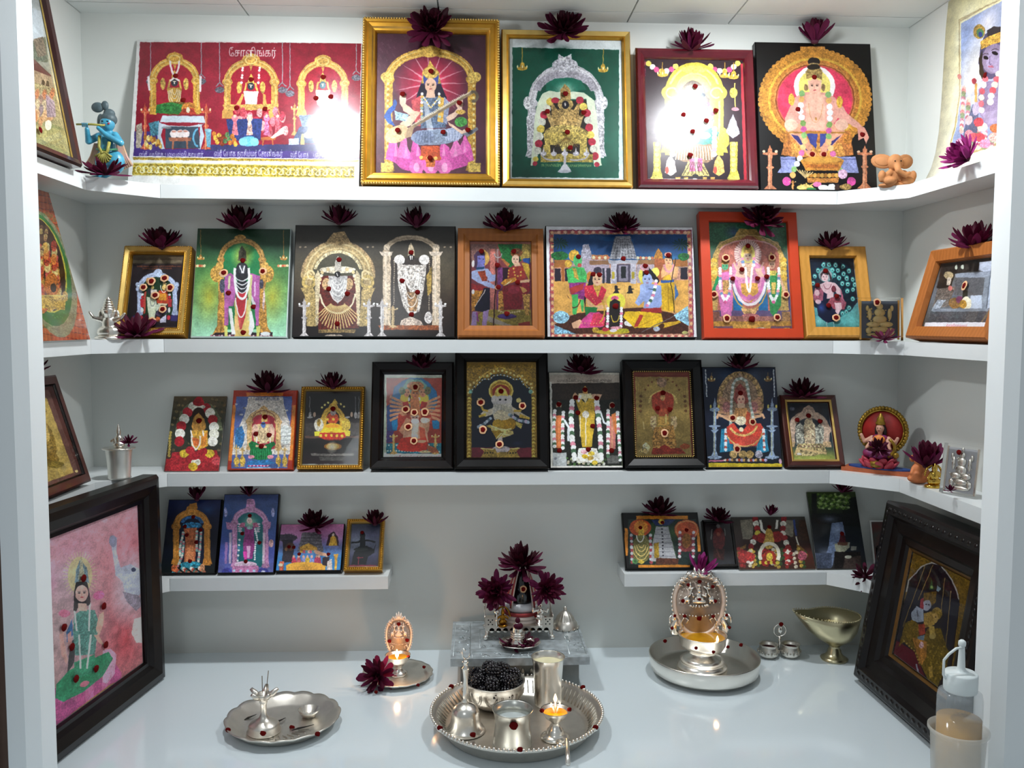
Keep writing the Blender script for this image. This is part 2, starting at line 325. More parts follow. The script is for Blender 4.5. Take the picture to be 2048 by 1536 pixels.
STYLES = {   # (inset, height towards the viewer, material index), last one is where the print begins
 'gilt': ([(0, .000, 2), (.0, .012, 2), (.003, .015, 0), (.007, .013, 0), (.010, .0155, 0), (.016, .014, 0), (.018, .010, 1), (.021, .009, 0), (.024, .003, 0)], (GOLD, GOLDL, GOLDD), .014),
 'gilt2': ([(0, 0, 0), (0, .010, 0), (.002, .013, 0), (.009, .010, 1), (.012, .012, 0), (.015, .006, 0)], (GOLD, GOLDL), .012),
 'maroon': ([(0, 0, 0), (0, .008, 0), (.003, .013, 0), (.008, .014, 0), (.013, .010, 0), (.016, .007, 0), (.018, .003, 0)], (MAROON,), .014),
 'dark': ([(0, 0, 0), (0, .012, 0), (.003, .015, 0), (.014, .012, 0), (.018, .006, 0), (.0205, .004, 1), (.022, .002, 1)], (DARKB, BLACK), .012),
 'black': ([(0, 0, 0), (0, .012, 0), (.004, .015, 0), (.016, .010, 0), (.020, .005, 0), (.021, .003, 0)], (BLACK,), .012),
 'wood': ([(0, 0, 0), (0, .011, 0), (.002, .012, 0), (.010, .012, 0), (.013, .009, 0), (.021, .006, 0), (.022, .002, 0)], (BROWN,), .012),
 'pine': ([(0, 0, 0), (0, .012, 0), (.002, .014, 0), (.018, .012, 0), (.020, .002, 0)], (PINE,), .012),
 'oak': ([(0, 0, 0), (0, .014, 0), (.003, .017, 0), (.020, .013, 0), (.022, .004, 0)], (OAK,), .012),
 'redgold': ([(0, 0, 0), (0, .008, 0), (.002, .010, 0), (.009, .008, 0), (.010, .009, 1), (.013, .007, 1), (.014, .002, 0)], (REDB, GOLDL), .010),
 'smallgilt': ([(0, 0, 0), (0, .006, 0), (.002, .008, 0), (.005, .006, 0), (.006, .007, 1), (.0085, .002, 1)], (GOLD, GOLDL), .010),
 'red': ([(0, 0, 0), (0, .010, 0), (.001, .011, 0), (.017, .011, 0), (.018, .003, 0)], (ORANGE,), .010),
 'thin': ([(0, 0, 0), (0, .005, 0), (.001, .006, 0), (.004, .005, 0), (.005, .002, 0)], (DARKB,), .008),
 'walnutbig': ([(0, 0, 0), (0, .012, 0), (.004, .018, 0), (.015, .020, 0), (.030, .014, 0), (.036, .008, 0), (.042, .008, 0), (.044, .002, 0)], (DARKB,), .012),
 'carved': ([(0, 0, 0), (0, .022, 0), (.004, .026, 0), (.020, .028, 0), (.026, .020, 0), (.045, .018, 0), (.050, .012, 0), (.060, .010, 0), (.064, .006, 0), (.066, .005, 1), (.069, .003, 1), (.070, .002, 0)], (DARKB, mat('dull_gold_slip', '6e4c1e', .4, .4, var=.2)), .03),
 'burg': ([(0, 0, 0), (0, .010, 0), (.003, .012, 0), (.014, .012, 0), (.015, .010, 1), (.017, .009, 1)], (REDB, DARKB), .012),
 'frameL': ([(0, 0, 0), (0, .010, 0), (.003, .014, 0), (.010, .012, 0), (.012, .006, 0), (.013, .004, 1)], (mat('brown_lacquer', '3a1d1c', .28, coat=.7, var=.1), GOLDL), .014)}
def beads(parent, w, h, inset, y, r, m, name='beading', step=None, el=1):
    b = MB(); step = step or r*2.1
    def run(a, c):
        L = math.dist(a, c); n = max(1, int(L/step))
        for i in range(n):
            t = (i+.5)/n; b.sph((a[0]+(c[0]-a[0])*t, y, a[1]+(c[1]-a[1])*t), r, seg=6, rings=4, sc=(el if a[1] == c[1] else 1, .6 if el > 1 else 1, el if a[0] == c[0] else 1))
    x0, x1, z0, z1 = -w/2+inset, w/2-inset, inset, h-inset
    run((x0, z0), (x1, z0)); run((x0, z1), (x1, z1)); run((x0, z0), (x0, z1)); run((x1, z0), (x1, z1))
    o = b.build(name, m, parent); return tag(o, kind='stuff')
def ring(b, w, h, prof, th):
    loops = [(0, -th)]+[(i, y) for i, y, _ in prof]; mi = [prof[0][2]]+[p[2] for p in prof[1:]]
    def rect(i): return [(-w/2+i, i), (w/2-i, i), (w/2-i, h-i), (-w/2+i, h-i)]
    for k in range(len(loops)-1):
        (i0, y0), (i1, y1) = loops[k], loops[k+1]; A, B = rect(i0), rect(i1)
        for j in range(4):
            a, c, d, e = A[j], A[(j+1) % 4], B[(j+1) % 4], B[j]
            b.add([(a[0], -y0, a[1]), (c[0], -y0, c[1]), (d[0], -y1, d[1]), (e[0], -y1, e[1])], [(0, 1, 2, 3)], mi[k], False)
PRINTS = []
def picture(name, label, cat, M, w, h, style, paint, o, sc, dots=(), gain=1.0, edge=None, th=.012, mat_in=None, glass=True, group=None, beadspec=None, res=2.0, pk={}, inset=None, dr=.0047):
    root = empty(name, M=M, label=label, cat=cat, group=group)
    if style in STYLES:
        prof, ms, th = STYLES[style]; b = MB(); ring(b, w, h, prof, th); b.build('frame', ms, root)
        i = prof[-1][0]; yp = -max(prof[-1][1]-.001, .0005); MB().box((-w/2+i*.5, yp+.001, i*.5), (w/2-i*.5, th*.9, h-i*.5)).build('backing', PEDGE, root); top = prof[-1][1]+.003
    else:
        i = inset if inset is not None else .0; e = .003 if th > .004 else 0
        b = MB(); ring(b, w, h, [(0, -e*.6, 0), (e*.5, 0, 0)], th); b.box((-w/2+e*.4, .0003, e*.4), (w/2-e*.4, th, h-e*.4)); b.build('board', edge or BLACK, root); yp = -.0006; i += e*.5; top = .0012
    x0, x1, z0, z1 = -w/2+i, w/2-i, i, h-i
    q = [pj(M @ Vector(p)) for p in ((x0, yp, z1), (x1, yp, z1), (x1, yp, z0), (x0, yp, z0))]
    W = max(math.dist(q[0], q[1]), math.dist(q[2], q[3]))*res; H = max(math.dist(q[0], q[3]), math.dist(q[1], q[2]))*res
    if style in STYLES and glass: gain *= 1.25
    P = Paint(q, W, H, o, sc); paint(P)
    b = MB(); b.add([(x0, yp, z0), (x1, yp, z0), (x1, yp, z1), (x0, yp, z1)], [(0, 1, 2, 3)], 0, False)
    po = b.build('print', printmat('print_'+name, P.image(name, gain), **pk), root)
    uv = po.data.uv_layers.new(name='UVMap')
    for lp, c in zip(uv.data, ((0, 0), (1, 0), (1, 1), (0, 1))): lp.uv = c
    gy = yp
    if style in STYLES and glass:
        gy = -top+.0005; MB().add([(x0-.001, gy, z0-.001), (x1+.001, gy, z0-.001), (x1+.001, gy, z1+.001), (x0-.001, gy, z1+.001)], [(0, 1, 2, 3)], 0, False).build('glass', CLEAR, root)
    if beadspec:
        for bs in beadspec: beads(root, w, h, *bs)
    for k, d in enumerate(dots):
        # the dot sits where the photographed dot sits on this surface
        u, v = P.uvof(d[0], d[1]); rr = dr*(d[3] if len(d) > 3 else 1)
        dot(root, (x0+(x1-x0)*u, gy-.0002, z0+(z1-z0)*v), rr, d[2] if len(d) > 2 else 0, k)
    return root
# ------------------------------------------------------------ the prints, drawn in the coordinates of enlarged crops of each picture
def p_poster(P):
    P.vg('f4f4f2', 'f4f4f2'); p, e, l, ar, bd = P.p, P.e, P.l, P.ar, P.bd
    p('9a1a30', 165, 98, 1975, 108, 1962, 1055, 110, 1030)
    P.gl('b83048', 1000, 500, 900, 500, .5)
    p('4a3486', 112, 975, 1960, 968, 1958, 1058, 108, 1032); p('4a3486', 118, 830, 300, 830, 330, 990, 112, 990); p('3c3a70', 700, 940, 1960, 930, 1960, 990, 700, 990)
    for x, y in ((250, 360), (666, 360), (815, 430), (1330, 430), (1392, 460), (1935, 330)): l('a4b0b8', 6, x, 100, x, y); e('6d6a78', x, y+60, 38, 26, n=.5); l('8d8f9a', 8, x-30, y+30, x, y, x+30, y+30)
    for cx, y0, bw, col in ((447, 225, 190, 'd9a23c'), (1072, 235, 205, 'd6a048'), (1662, 245, 190, 'e0aa4e')):
        P.arch(cx, y0+25, bw-12, y0+190, y0+455, 56, col, 'f4dc90', 'b01830', n=.3)
        e(col, cx, y0+5, 70, 48, n=.4); ar('f2d680', 8, cx, y0+10, 45, 30, 0, 360)
        p(col, cx-14, y0+60, cx+14, y0+60, cx, y0+100)
    def deity(cx, y, body, face):
        p('e2b04c', cx-30, y+40, cx-14, y-20, cx, y-45, cx+14, y-20, cx+30, y+40, n=.4); e(face, cx, y+60, 27, 30); e('e8e4e0', cx, y+62, 5, 10); l('f2e2c0', 6, cx-12, y+50, cx+12, y+50)
        for s in (-1, 1): p('e0b050', cx+s*40, y+90, cx+s*30, y+30, cx+s*45, y+35, cx+s*62, y+120, n=.3); e('dcae50', cx+s*95, y+70, 22, 50, n=.5)
        p(body, cx-62, y+100, cx+62, y+100, cx+45, y+220, cx, y+260, cx-45, y+220, n=.25)
        for k in range(4): ar('f4ece0', 6, cx, y+100, 20+k*11, 60+k*32, 190, 350, a=.8)
    deity(445, 370, 'c99a3c', '30303c'); deity(1072, 400, 'f0e6e0', '2c3844'); deity(1660, 390, 'eae0c0', '3d6a78')
    e('7c5c28', 445, 640, 150, 55, n=.4); p('2f8038', 300, 610, 420, 590, 560, 620, 500, 690, 290, 680, n=.4); e('cf8030', 560, 640, 60, 50, n=.4); p('c8402c', 480, 690, 520, 640, 600, 640, 625, 692, n=.4); e('f1e7c8', 556, 655, 16, 26)
    ar('f2dfe0', 16, 500, 235, 90, 180, 185, 262); ar('f2dfe0', 16, 395, 235, 90, 180, 278, 355); l('f0e4e4', 18, 232, 380, 240, 490); l('f0e4e4', 18, 660, 380, 655, 500)
    for x in (1005, 1143): bd(['f6f2ec', 'f6f2ec', 'c84050'], 10, x, 310, x-12, 440)
    for x in (950, 1190): p('dca650', x-20, 640, x+(-20 if x > 1000 else 50), 520, x+(0 if x > 1000 else 65), 530, x+20, 650)
    p('dcaa54', 840, 610, 1300, 605, 1290, 650, 860, 660, n=.3); p('d9a04c', 835, 660, 925, 660, 925, 725, 835, 725); p('d9a04c', 1215, 660, 1305, 660, 1300, 725, 1215, 725)
    for k in range(26): e(['d64858', 'e07888', 'c23048', 'e8a0a0'][k % 4], 960+(k*53) % 400, 650+(k*37) % 190, 24, 40, n=.4)
    for s in (335, 700): P.lamp(s-130 if s < 400 else s+5, 595, 975, 'cf5a3c', 80)
    # pale table, pots
    p('cddbe8', 345, 700, 685, 704, 700, 760, 325, 755); p('bfcfe0', 320, 755, 360, 780, 335, 860, 365, 975, 335, 975, 300, 850); p('bfcfe0', 700, 757, 668, 780, 690, 870, 660, 975, 640, 975, 655, 850, 655, 780)
    ar('c9d6e4', 28, 505, 770, 150, 30, 180, 360); p('3b4a5c', 370, 790, 640, 790, 655, 970, 370, 970); e('8a9098', 380, 800, 40, 10)
    for x in (440, 490, 535): e('e6dada', x, 850, 32, 34, n=.1); e('c88878', x, 830, 20, 8)
    p('a8664c', 395, 880, 585, 880, 575, 910, 405, 910, n=.2); l('a8664c', 14, 435, 900, 430, 972); l('a8664c', 14, 545, 900, 552, 972)
    ar('5aa6cc', 16, 640, 880, 40, 70, 90, 270); p('6aa8c0', 700, 820, 745, 820, 740, 960, 710, 960, n=.2); e('88b8c8', 722, 820, 28, 14)
    p('bcae9c', 130, 780, 175, 760, 185, 830, 170, 940, 185, 965, 130, 965, n=.3); p('4a8aa0', 235, 760, 320, 740, 310, 860, 250, 870, n=.4)
    for k in range(18): e(['b8702c', 'd4a040', 'e8d080'][k % 3], 205+(k*31) % 130, 880+(k*17) % 80, 14, 24, n=.4)
    p('2c3c7c', 870, 730, 1165, 725, 1150, 900, 900, 905, n=.3); e('5fb4cc', 1055, 910, 78, 42, n=.2); e('7ccce0', 1010, 915, 36, 34); e('7ccce0', 1100, 915, 36, 34)
    for x, c in ((940, 'e07080'), (1060, 'e4b0a0'), (1200, 'd870a0'), (1290, 'e05868')):
        p(c, x-26, 860, x-12, 740, x, 700, x+12, 740, x+28, 860, n=.5); e(c, x, 720, 26, 30, n=.5); e('f0c8b0', x, 705, 12, 14)
    for k in range(14): e(['c07028', 'e0b040', '8a3a20', '58804c'][k % 4], 770+(k*41) % 180, 850+(k*13) % 85, 18, 22, n=.4)
    p('c06a34', 1150, 880, 1280, 870, 1270, 900, 1160, 905); l('c06a34', 10, 1170, 890, 1170, 940); l('c06a34', 10, 1250, 890, 1250, 940); p('e8d8c8', 1230, 880, 1340, 790, 1340, 850, 1250, 890)
    P.lamp(1428, 590, 860, 'c89a50', 60); p('7088a8', 1465, 700, 1640, 690, 1620, 780, 1490, 800, n=.3); p('3c4c78', 1470, 790, 1600, 790, 1590, 930, 1400, 930, n=.4); p('8fb4cc', 1510, 870, 1545, 800, 1585, 870)
    e('cfdde8', 1548, 860, 45, 26); p('b4bfd0', 1380, 890, 1465, 885, 1465, 940, 1380, 940, n=.2); p('c8b070', 1475, 940, 1485, 850, 1505, 850, 1512, 940)
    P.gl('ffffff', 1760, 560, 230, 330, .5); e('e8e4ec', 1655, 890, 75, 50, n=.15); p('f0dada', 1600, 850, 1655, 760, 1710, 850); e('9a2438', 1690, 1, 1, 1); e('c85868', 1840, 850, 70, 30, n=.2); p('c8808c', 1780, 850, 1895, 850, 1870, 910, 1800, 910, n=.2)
    p('8aa4b8', 1700, 720, 1950, 720, 1950, 840, 1700, 830, n=.4); p('ccd4e4', 1840, 960, 1930, 880, 1960, 880, 1955, 970); e('6c6a70', 1800, 925, 60, 24, n=.6)
    P.text('ே', 905, 168, 60, 'f4f0ec') if False else None
    P.text('ேசாளிங்கர்', 1085, 182, 66, 'f6f2f0', wid=390)
    P.text('ஸ்ரீ அமிர்த பலவல்லி தாயார்', 418, 1020, 44, 'e8ecff', wid=525); P.text('ஸ்ரீ ேயாக நரசிம்மர் ேசாளிங்கர்', 1050, 1010, 48, 'e8ecff', wid=560); P.text('ஸ்ரீ ேயாக ஆஞ்சேநயர் ேசாளிங்கர்', 1655, 1020, 46, 'e8ecff', wid=520)
    # gilt ornament band
    p('c8a83c', 105, 1040, 1955, 1064, 1955, 1082, 105, 1062, n=.5); l('9a7a24', 5, 105, 1044, 1955, 1068)
    p('b39a2e', 108, 1085, 1920, 1112, 1918, 1215, 100, 1190, n=.5); l('e8dc88', 8, 108, 1088, 1920, 1115); l('e8dc88', 8, 100, 1186, 1918, 1212)
    for k in range(30):
        x = 150+k*60; y = 1140+k*.85; ar('efe6a0', 9, x, y, 22, 26, 20, 260, n=.3); ar('f4f0c8', 8, x+30, y+4, 20, 24, 200, 430); l('efe6a0', 6, x+10, y+24, x+40, y-24)
def p_green_goddess_frame(P): pass
def p_veena(P):
    P.vg('4a2436', '5a3040', '5c3444'); p, e, l, ar, bd = P.p, P.e, P.l, P.ar, P.bd
    for k in range(160): e('8a6a74', 195+(k*37) % 150, 300+(k*71) % 1080, 7, 3, rot=k*40, a=.35)
    P.gl('8c5060', 260, 900, 200, 600, .35)
    P.gl('ff3058', 620, 640, 290, 250, 1, .8); P.gl('ff9ab0', 620, 640, 120, 120, .9)
    for an in range(0, 360, 24):
        c, s_ = math.cos(math.radians(an)), math.sin(math.radians(an)); p('ffd8e0', 620+c*60+s_*8, 640+s_*60-c*8, 620+c*60-s_*8, 640+s_*60+c*8, 620+c*290, 640+s_*270, a=.55)
    P.arch(615, 400, 320, 610, 1310, 62, 'cfa040', 'f2dc8a', None, n=.35, tip=False)
    e('dcb050', 610, 395, 95, 45, n=.4); bd(['f4e29a', 'b8862c'], 9, 290, 640, 290, 1300, st=22); bd(['f4e29a', 'b8862c'], 9, 950, 660, 950, 1300, st=22)
    for x in (285, 955): e('e4bc5c', x, 590, 52, 40, n=.4); p('e4c05a', x-48, 1320, x-48, 1250, x+48, 1250, x+48, 1320, n=.3)
    # lotus
    for dx, h, wd, c in ((-270, 1090, 120, 'dc60b0'), (260, 1090, 120, 'dc60b0'), (-190, 1110, 110, 'e874bc'), (190, 1110, 110, 'e874bc'), (-100, 1100, 100, 'd856a8'), (100, 1100, 100, 'd856a8')):
        x = 620+dx; p(c, 620+dx*.35, 1320, x-wd*.65, 1220, x-wd*.4*(1 if dx < 0 else .3), h-20, x, h-60 if abs(dx) > 150 else h, x+wd*.4*(1 if dx > 0 else .3), h+30, x+wd*.6, 1230, n=.12); p('f0a8d4', x-14, 1200, x, h-10, x+14, 1200, a=.6)
    p('d050a4', 285, 1190, 500, 1230, 560, 1330, 400, 1300, n=.15); p('d050a4', 935, 1150, 740, 1230, 700, 1330, 900, 1270, n=.15)
    for x in (510, 620, 725): e('e06ab4', x, 1280, 56, 58, n=.1); e('f6c0e0', x, 1285, 22, 36, a=.7)
    # seated figure
    e('3c3058', 620, 690, 82, 150); p('282438', 540, 650, 700, 650, 745, 760, 500, 770)
    e('8a98b0', 660, 1050, 195, 62, rot=-3, n=.2); e('7c88a4', 560, 1055, 90, 58, n=.2); e('9aa4c0', 790, 1030, 75, 52, n=.2)
    for k in range(6): l('5c6888', 5, 520+k*20, 1010, 500+k*24, 1095); l('c4cce0', 5, 720+k*26, 1000, 740+k*18, 1080)
    p('c85028', 545, 1120, 690, 1120, 690, 1230, 540, 1230, n=.3); bd(['f0c860', 'd06030'], 14, 545, 1210, 690, 1215); p('d87030', 580, 1230, 655, 1230, 650, 1280, 585, 1280, n=.4)
    p('d0545a', 470, 770, 545, 730, 590, 960, 500, 970, n=.2); p('5a6c88', 560, 740, 690, 740, 740, 980, 540, 985, n=.4); p('e0e4ec', 560, 770, 600, 800, 640, 1000, 590, 1000, a=.6); p('d8a848', 690, 740, 720, 750, 715, 940, 670, 930, n=.3); p('9098b4', 720, 740, 765, 790, 745, 960, 715, 930, n=.2)
    p('ecc4a8', 500, 850, 540, 860, 470, 960, 400, 990, 380, 950); p('ecc4a8', 400, 760, 430, 800, 520, 870, 500, 910, 410, 850, 380, 790); p('eec8b0', 735, 900, 800, 860, 850, 800, 860, 840, 800, 910, 750, 930); p('ecc4a8', 750, 930, 850, 1000, 890, 1010, 860, 1030, 760, 960)
    e('f0ccb4', 405, 760, 26, 50, n=.1); e('e8c0a8', 840, 790, 28, 45); e('eec8b0', 895, 1010, 34, 20); p('7a808c', 860, 1030, 975, 975, 985, 995, 900, 1050); e('dcae50', 850, 860, 40, 18, n=.4)
    p('d8b048', 545, 640, 560, 540, 600, 500, 615, 455, 635, 500, 680, 545, 695, 640, n=.35); e('3a4c9c', 620, 600, 60, 75); e('dcb458', 620, 560, 56, 46, n=.4)
    P.face(618, 655, 44, 'eabca0'); p('eac0a4', 590, 700, 650, 700, 655, 750, 580, 750); P.bd(['f0d070', 'e0e0e0'], 7, 560, 740, 600, 800, 618, 830, 650, 790, 690, 740)
    for s in (-1, 1): bd(['f4f0ec', 'd8b050', 'a8c0b0'], 11, 618+s*66, 720, 618+s*70, 900)
    l('8e7a60', 26, 330, 1060, 940, 705); l('d9cbb0', 9, 470, 965, 930, 700); bd(['e8dcc8'], 5, 520, 925, 880, 720, st=14)
    e('e8c090', 360, 1030, 95, 62, rot=-25, n=.15); ar('6e6250', 22, 950, 740, 28, 36, -120, 130); p('a88c6c', 440, 990, 500, 950, 470, 1050, 420, 1060)
    # peacock
    p('2a58b0', 330, 800, 350, 790, 345, 840, 310, 880, 320, 930, 350, 970, 300, 950, 258, 900, 280, 850, n=.3); e('3a5aa8', 345, 790, 16, 26); p('9cc0d0', 340, 850, 450, 880, 430, 930, 350, 920, n=.4)
    e('4a9c48', 850, 935, 48, 38, n=.4); P.lamp(405, 1330, 1390, 'd8b848', 80); e('b8c0cc', 595, 1372, 100, 26, n=.3); e('ccb83c', 795, 1362, 26, 22, n=.3); e('e0e0e8', 860, 1352, 42, 14); e('d05080', 910, 1368, 30, 16, n=.4)
def p_silverarch(P):
    P.vg('e6eef0', 'e6eef0'); p, e, l, ar, bd = P.p, P.e, P.l, P.ar, P.bd
    p('0c5440', 172, 362, 990, 382, 988, 1368, 168, 1358); P.gl('2a7a64', 900, 1100, 300, 400, .4); P.gl('083828', 560, 380, 120, 60, .7)
    P.hang(247, 365, 500, 'd8a838', 80); P.hang(868, 375, 515, 'd8a838', 80)
    P.arch(582, 520, 262, 790, 1200, 62, 'c8c4cc', 'f2f0f4', None, n=.35, tip=False); ar('b0aab6', 60, 580, 720, 225, 150, 10, 170, n=.3)
    for s in (-1, 1): e('dcdae0', 580+s*292, 790, 32, 50, n=.5); p('c4c0c8', 580+s*262, 860, 580+s*300, 900, 580+s*295, 1200, 580+s*260, 1200, n=.5)
    e('c8c6d0', 575, 500, 100, 55, n=.5); p('d0ced6', 520, 470, 525, 410, 570, 440, 625, 410, 625, 470, n=.5)
    p('e2ecd0', 400, 720, 460, 690, 640, 700, 720, 710, 800, 770, 820, 900, 855, 1270, 800, 1280, 740, 760, 440, 760, 350, 1270, 312, 1270, 345, 880, 365, 790)
    p('147058', 425, 690, 430, 640, 500, 600, 620, 595, 700, 620, 740, 690, 650, 700, 510, 705); P.gl('e8f4e0', 575, 690, 110, 80, .9)
    p('2c2420', 440, 770, 740, 770, 800, 1200, 380, 1200); p('b08c50', 540, 690, 575, 640, 615, 690, 620, 760, 540, 760, n=.5)
    bd(['dcc050', 'e0e0d0', 'b82840', 'd8d8c8'], 30, 460, 780, 405, 900, 385, 1010, 360, 1190, st=56, n=.2); bd(['b82840', 'e0c858', 'b82840', 'd8d8c8'], 30, 690, 770, 745, 870, 765, 1010, 810, 1220, st=56, n=.2)
    e('b82840', 500, 770, 30, 22); e('b82840', 345, 1255, 20, 20); e('b82840', 820, 1262, 20, 20); e('e4cc50', 350, 1220, 22, 20)
    e('b89858', 578, 800, 60, 50, n=.5); e('201c28', 578, 805, 28, 32); e('d8d4d0', 578, 800, 6, 14)
    p('c09c5c', 520, 840, 640, 840, 655, 980, 510, 980, n=.6)
    for s in (-1, 1): p('b89454', 578+s*60, 850, 578+s*90, 800, 578+s*110, 790, 578+s*100, 960, 578+s*60, 960, n=.6); p('caa868', 578+s*110, 980, 578+s*150, 870, 578+s*120, 860, 578+s*80, 960, n=.4)
    e('c4aa5c', 580, 1020, 165, 62, n=.6); p('b8a050', 410, 1020, 750, 1010, 740, 1120, 640, 1100, 420, 1120, n=.6); p('c8b464', 520, 1080, 650, 1080, 620, 1160, 550, 1160, n=.5)
    for k in range(9): l('7a5c28', 5, 585, 1050, 500+k*22, 1125)
    p('c0a850', 410, 1110, 460, 1110, 470, 1240, 390, 1240, n=.4); p('c0a850', 690, 1110, 740, 1110, 790, 1240, 690, 1240, n=.4); p('ac9644', 390, 1180, 790, 1180, 790, 1245, 385, 1245, n=.5)
    for x in (410, 490, 575, 660, 740): e('c8c4d0', x, 1180, 24, 18, n=.4); p('d4d0dc', x-8, 1170, x, 1130, x+8, 1170)
    ar('b4b0bc', 12, 490, 1190, 90, 40, 180, 300); ar('b4b0bc', 12, 660, 1190, 90, 40, 240, 360); l('c0bcc8', 18, 574, 1150, 574, 1270); p('d8d8e0', 520, 1318, 560, 1262, 590, 1262, 626, 1318); e('b8b8c4', 574, 1316, 52, 11)
    P.text('SRI JWANAKSHI', 468, 1268, 22, 'c4d070', wid=152); P.text('KAMAKSHIAMMAN', 688, 1270, 22, 'c4d070', wid=175)
def p_tealgoddess(P):
    P.vg('2c1420', '321a26', '281420'); p, e, l, ar, bd = P.p, P.e, P.l, P.ar, P.bd
    p('c02838', 985, 370, 1012, 370, 1040, 1420, 1015, 1420); p('d83c78', 160, 350, 172, 350, 176, 1410, 164, 1410)
    P.gl('f0ecf0', 260, 1000, 200, 400, .35)
    for x0, s in ((200, 1), (960, -1)):
        P.bd(['e8d860', 'f4f0e4', 'd84888'], 24, x0, 370, x0+s*60, 420, x0+s*130, 440, x0+s*200, 420, x0+s*260, 370, st=44)
    for x, y in ((320, 470), (850, 480), (925, 490)): P.hang(x, 360, y-30, 'd8a838', 90)
    l('e0d060', 10, 935, 540, 940, 740); e('d8c850', 925, 620, 34, 45, n=.4); e('e090a0', 940, 760, 34, 16)
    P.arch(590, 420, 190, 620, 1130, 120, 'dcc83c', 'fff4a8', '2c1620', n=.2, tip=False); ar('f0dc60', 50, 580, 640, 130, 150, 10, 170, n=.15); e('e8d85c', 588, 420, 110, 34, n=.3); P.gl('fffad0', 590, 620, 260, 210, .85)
    for x, s in ((840, 1), (345, -1)): p('d8c440', x-30, 900, x+40, 940, x+50, 1060, x-10, 1120, x-40, 1000, n=.3)
    # deity, pale and bright
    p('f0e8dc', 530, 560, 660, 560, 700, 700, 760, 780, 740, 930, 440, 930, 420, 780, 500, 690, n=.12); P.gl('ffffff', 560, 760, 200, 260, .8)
    e('c8b8a8', 592, 690, 50, 60, n=.2); p('d8c8b0', 560, 640, 595, 545, 625, 640, n=.2); e('403838', 425, 748, 12, 12); P.face(592, 690, 36, 'f4e4d8')
    for x, y, c in ((700, 720, 'c05080'), (745, 800, 'd8486c'), (665, 640, '6a7484'), (740, 860, '688868'), (690, 760, '3c7850')): e(c, x, y, 22, 20, n=.4)
    p('128878', 430, 950, 520, 890, 640, 960, 740, 915, 800, 960, 790, 1000, 740, 1060, 600, 1090, 470, 1050, 420, 1000, n=.3); e('e8e4d8', 590, 1000, 50, 60, n=.2); e('e8d4bc', 680, 985, 50, 30); p('f4f0e8', 460, 1040, 550, 1010, 550, 1100)
    p('8a6848', 440, 1060, 740, 1060, 760, 1180, 700, 1220, 500, 1210, 430, 1180, n=.2)
    for k in range(14): l('e8d8b8', 7, 450+k*21, 1075, 430+k*24, 1190)
    for x in (410, 765): bd(['f2f0f4', 'f2f0f4', 'e08898'], 24, x, 930, x-6, 1150, st=36)
    p('b8a860', 480, 1330, 540, 1200, 660, 1200, 720, 1330, n=.5); p('d05890', 550, 1180, 660, 1180, 660, 1290, 550, 1290, n=.5); p('e8dcc0', 590, 1170, 620, 1170, 615, 1290, 595, 1290)
    for k in range(7): l('3c2c20', 5, 500+k*34, 1320, 560+k*12, 1210)
    for x, w_ in ((270, 55), (925, 55)): p('c8bc44', x-w_*.55, 1040, x+w_*.6, 1040, x+w_*.6, 1280, x+w_, 1360, x-w_*.9, 1360, x-w_*.5, 1280, n=.35); e('dcd058', x, 1350, w_, 22, n=.3); P.bd(['f0e878'], 20, x, 1060, x, 1320, st=44, n=.3)
    for x, c in ((388, 'f0e4dc'), (800, 'dcb45c')): p(c, x-50, 1300, x-35, 1200, x, 1150, x+35, 1200, x+50, 1300, x, 1330, n=.4); e('cc4838', x-30, 1280, 16, 30)
    p('c4c4d0', 860, 960, 890, 870, 920, 800, 950, 870, 980, 970, 920, 1010, n=.45); e('f4f4f8', 918, 930, 22, 20)
    for x in (450, 520, 680, 748): p('cca048', x-28, 1420, x-12, 1390, x-20, 1340, x+20, 1340, x+12, 1390, x+28, 1420, n=.3)
    e('dcd4d8', 596, 1385, 40, 34, n=.1); e('181418', 600, 1328, 26, 14); e('e8dcdc', 945, 1388, 34, 22, n=.3); e('c87888', 965, 1382, 14, 14); e('6c7448', 300, 1372, 60, 14, n=.5)
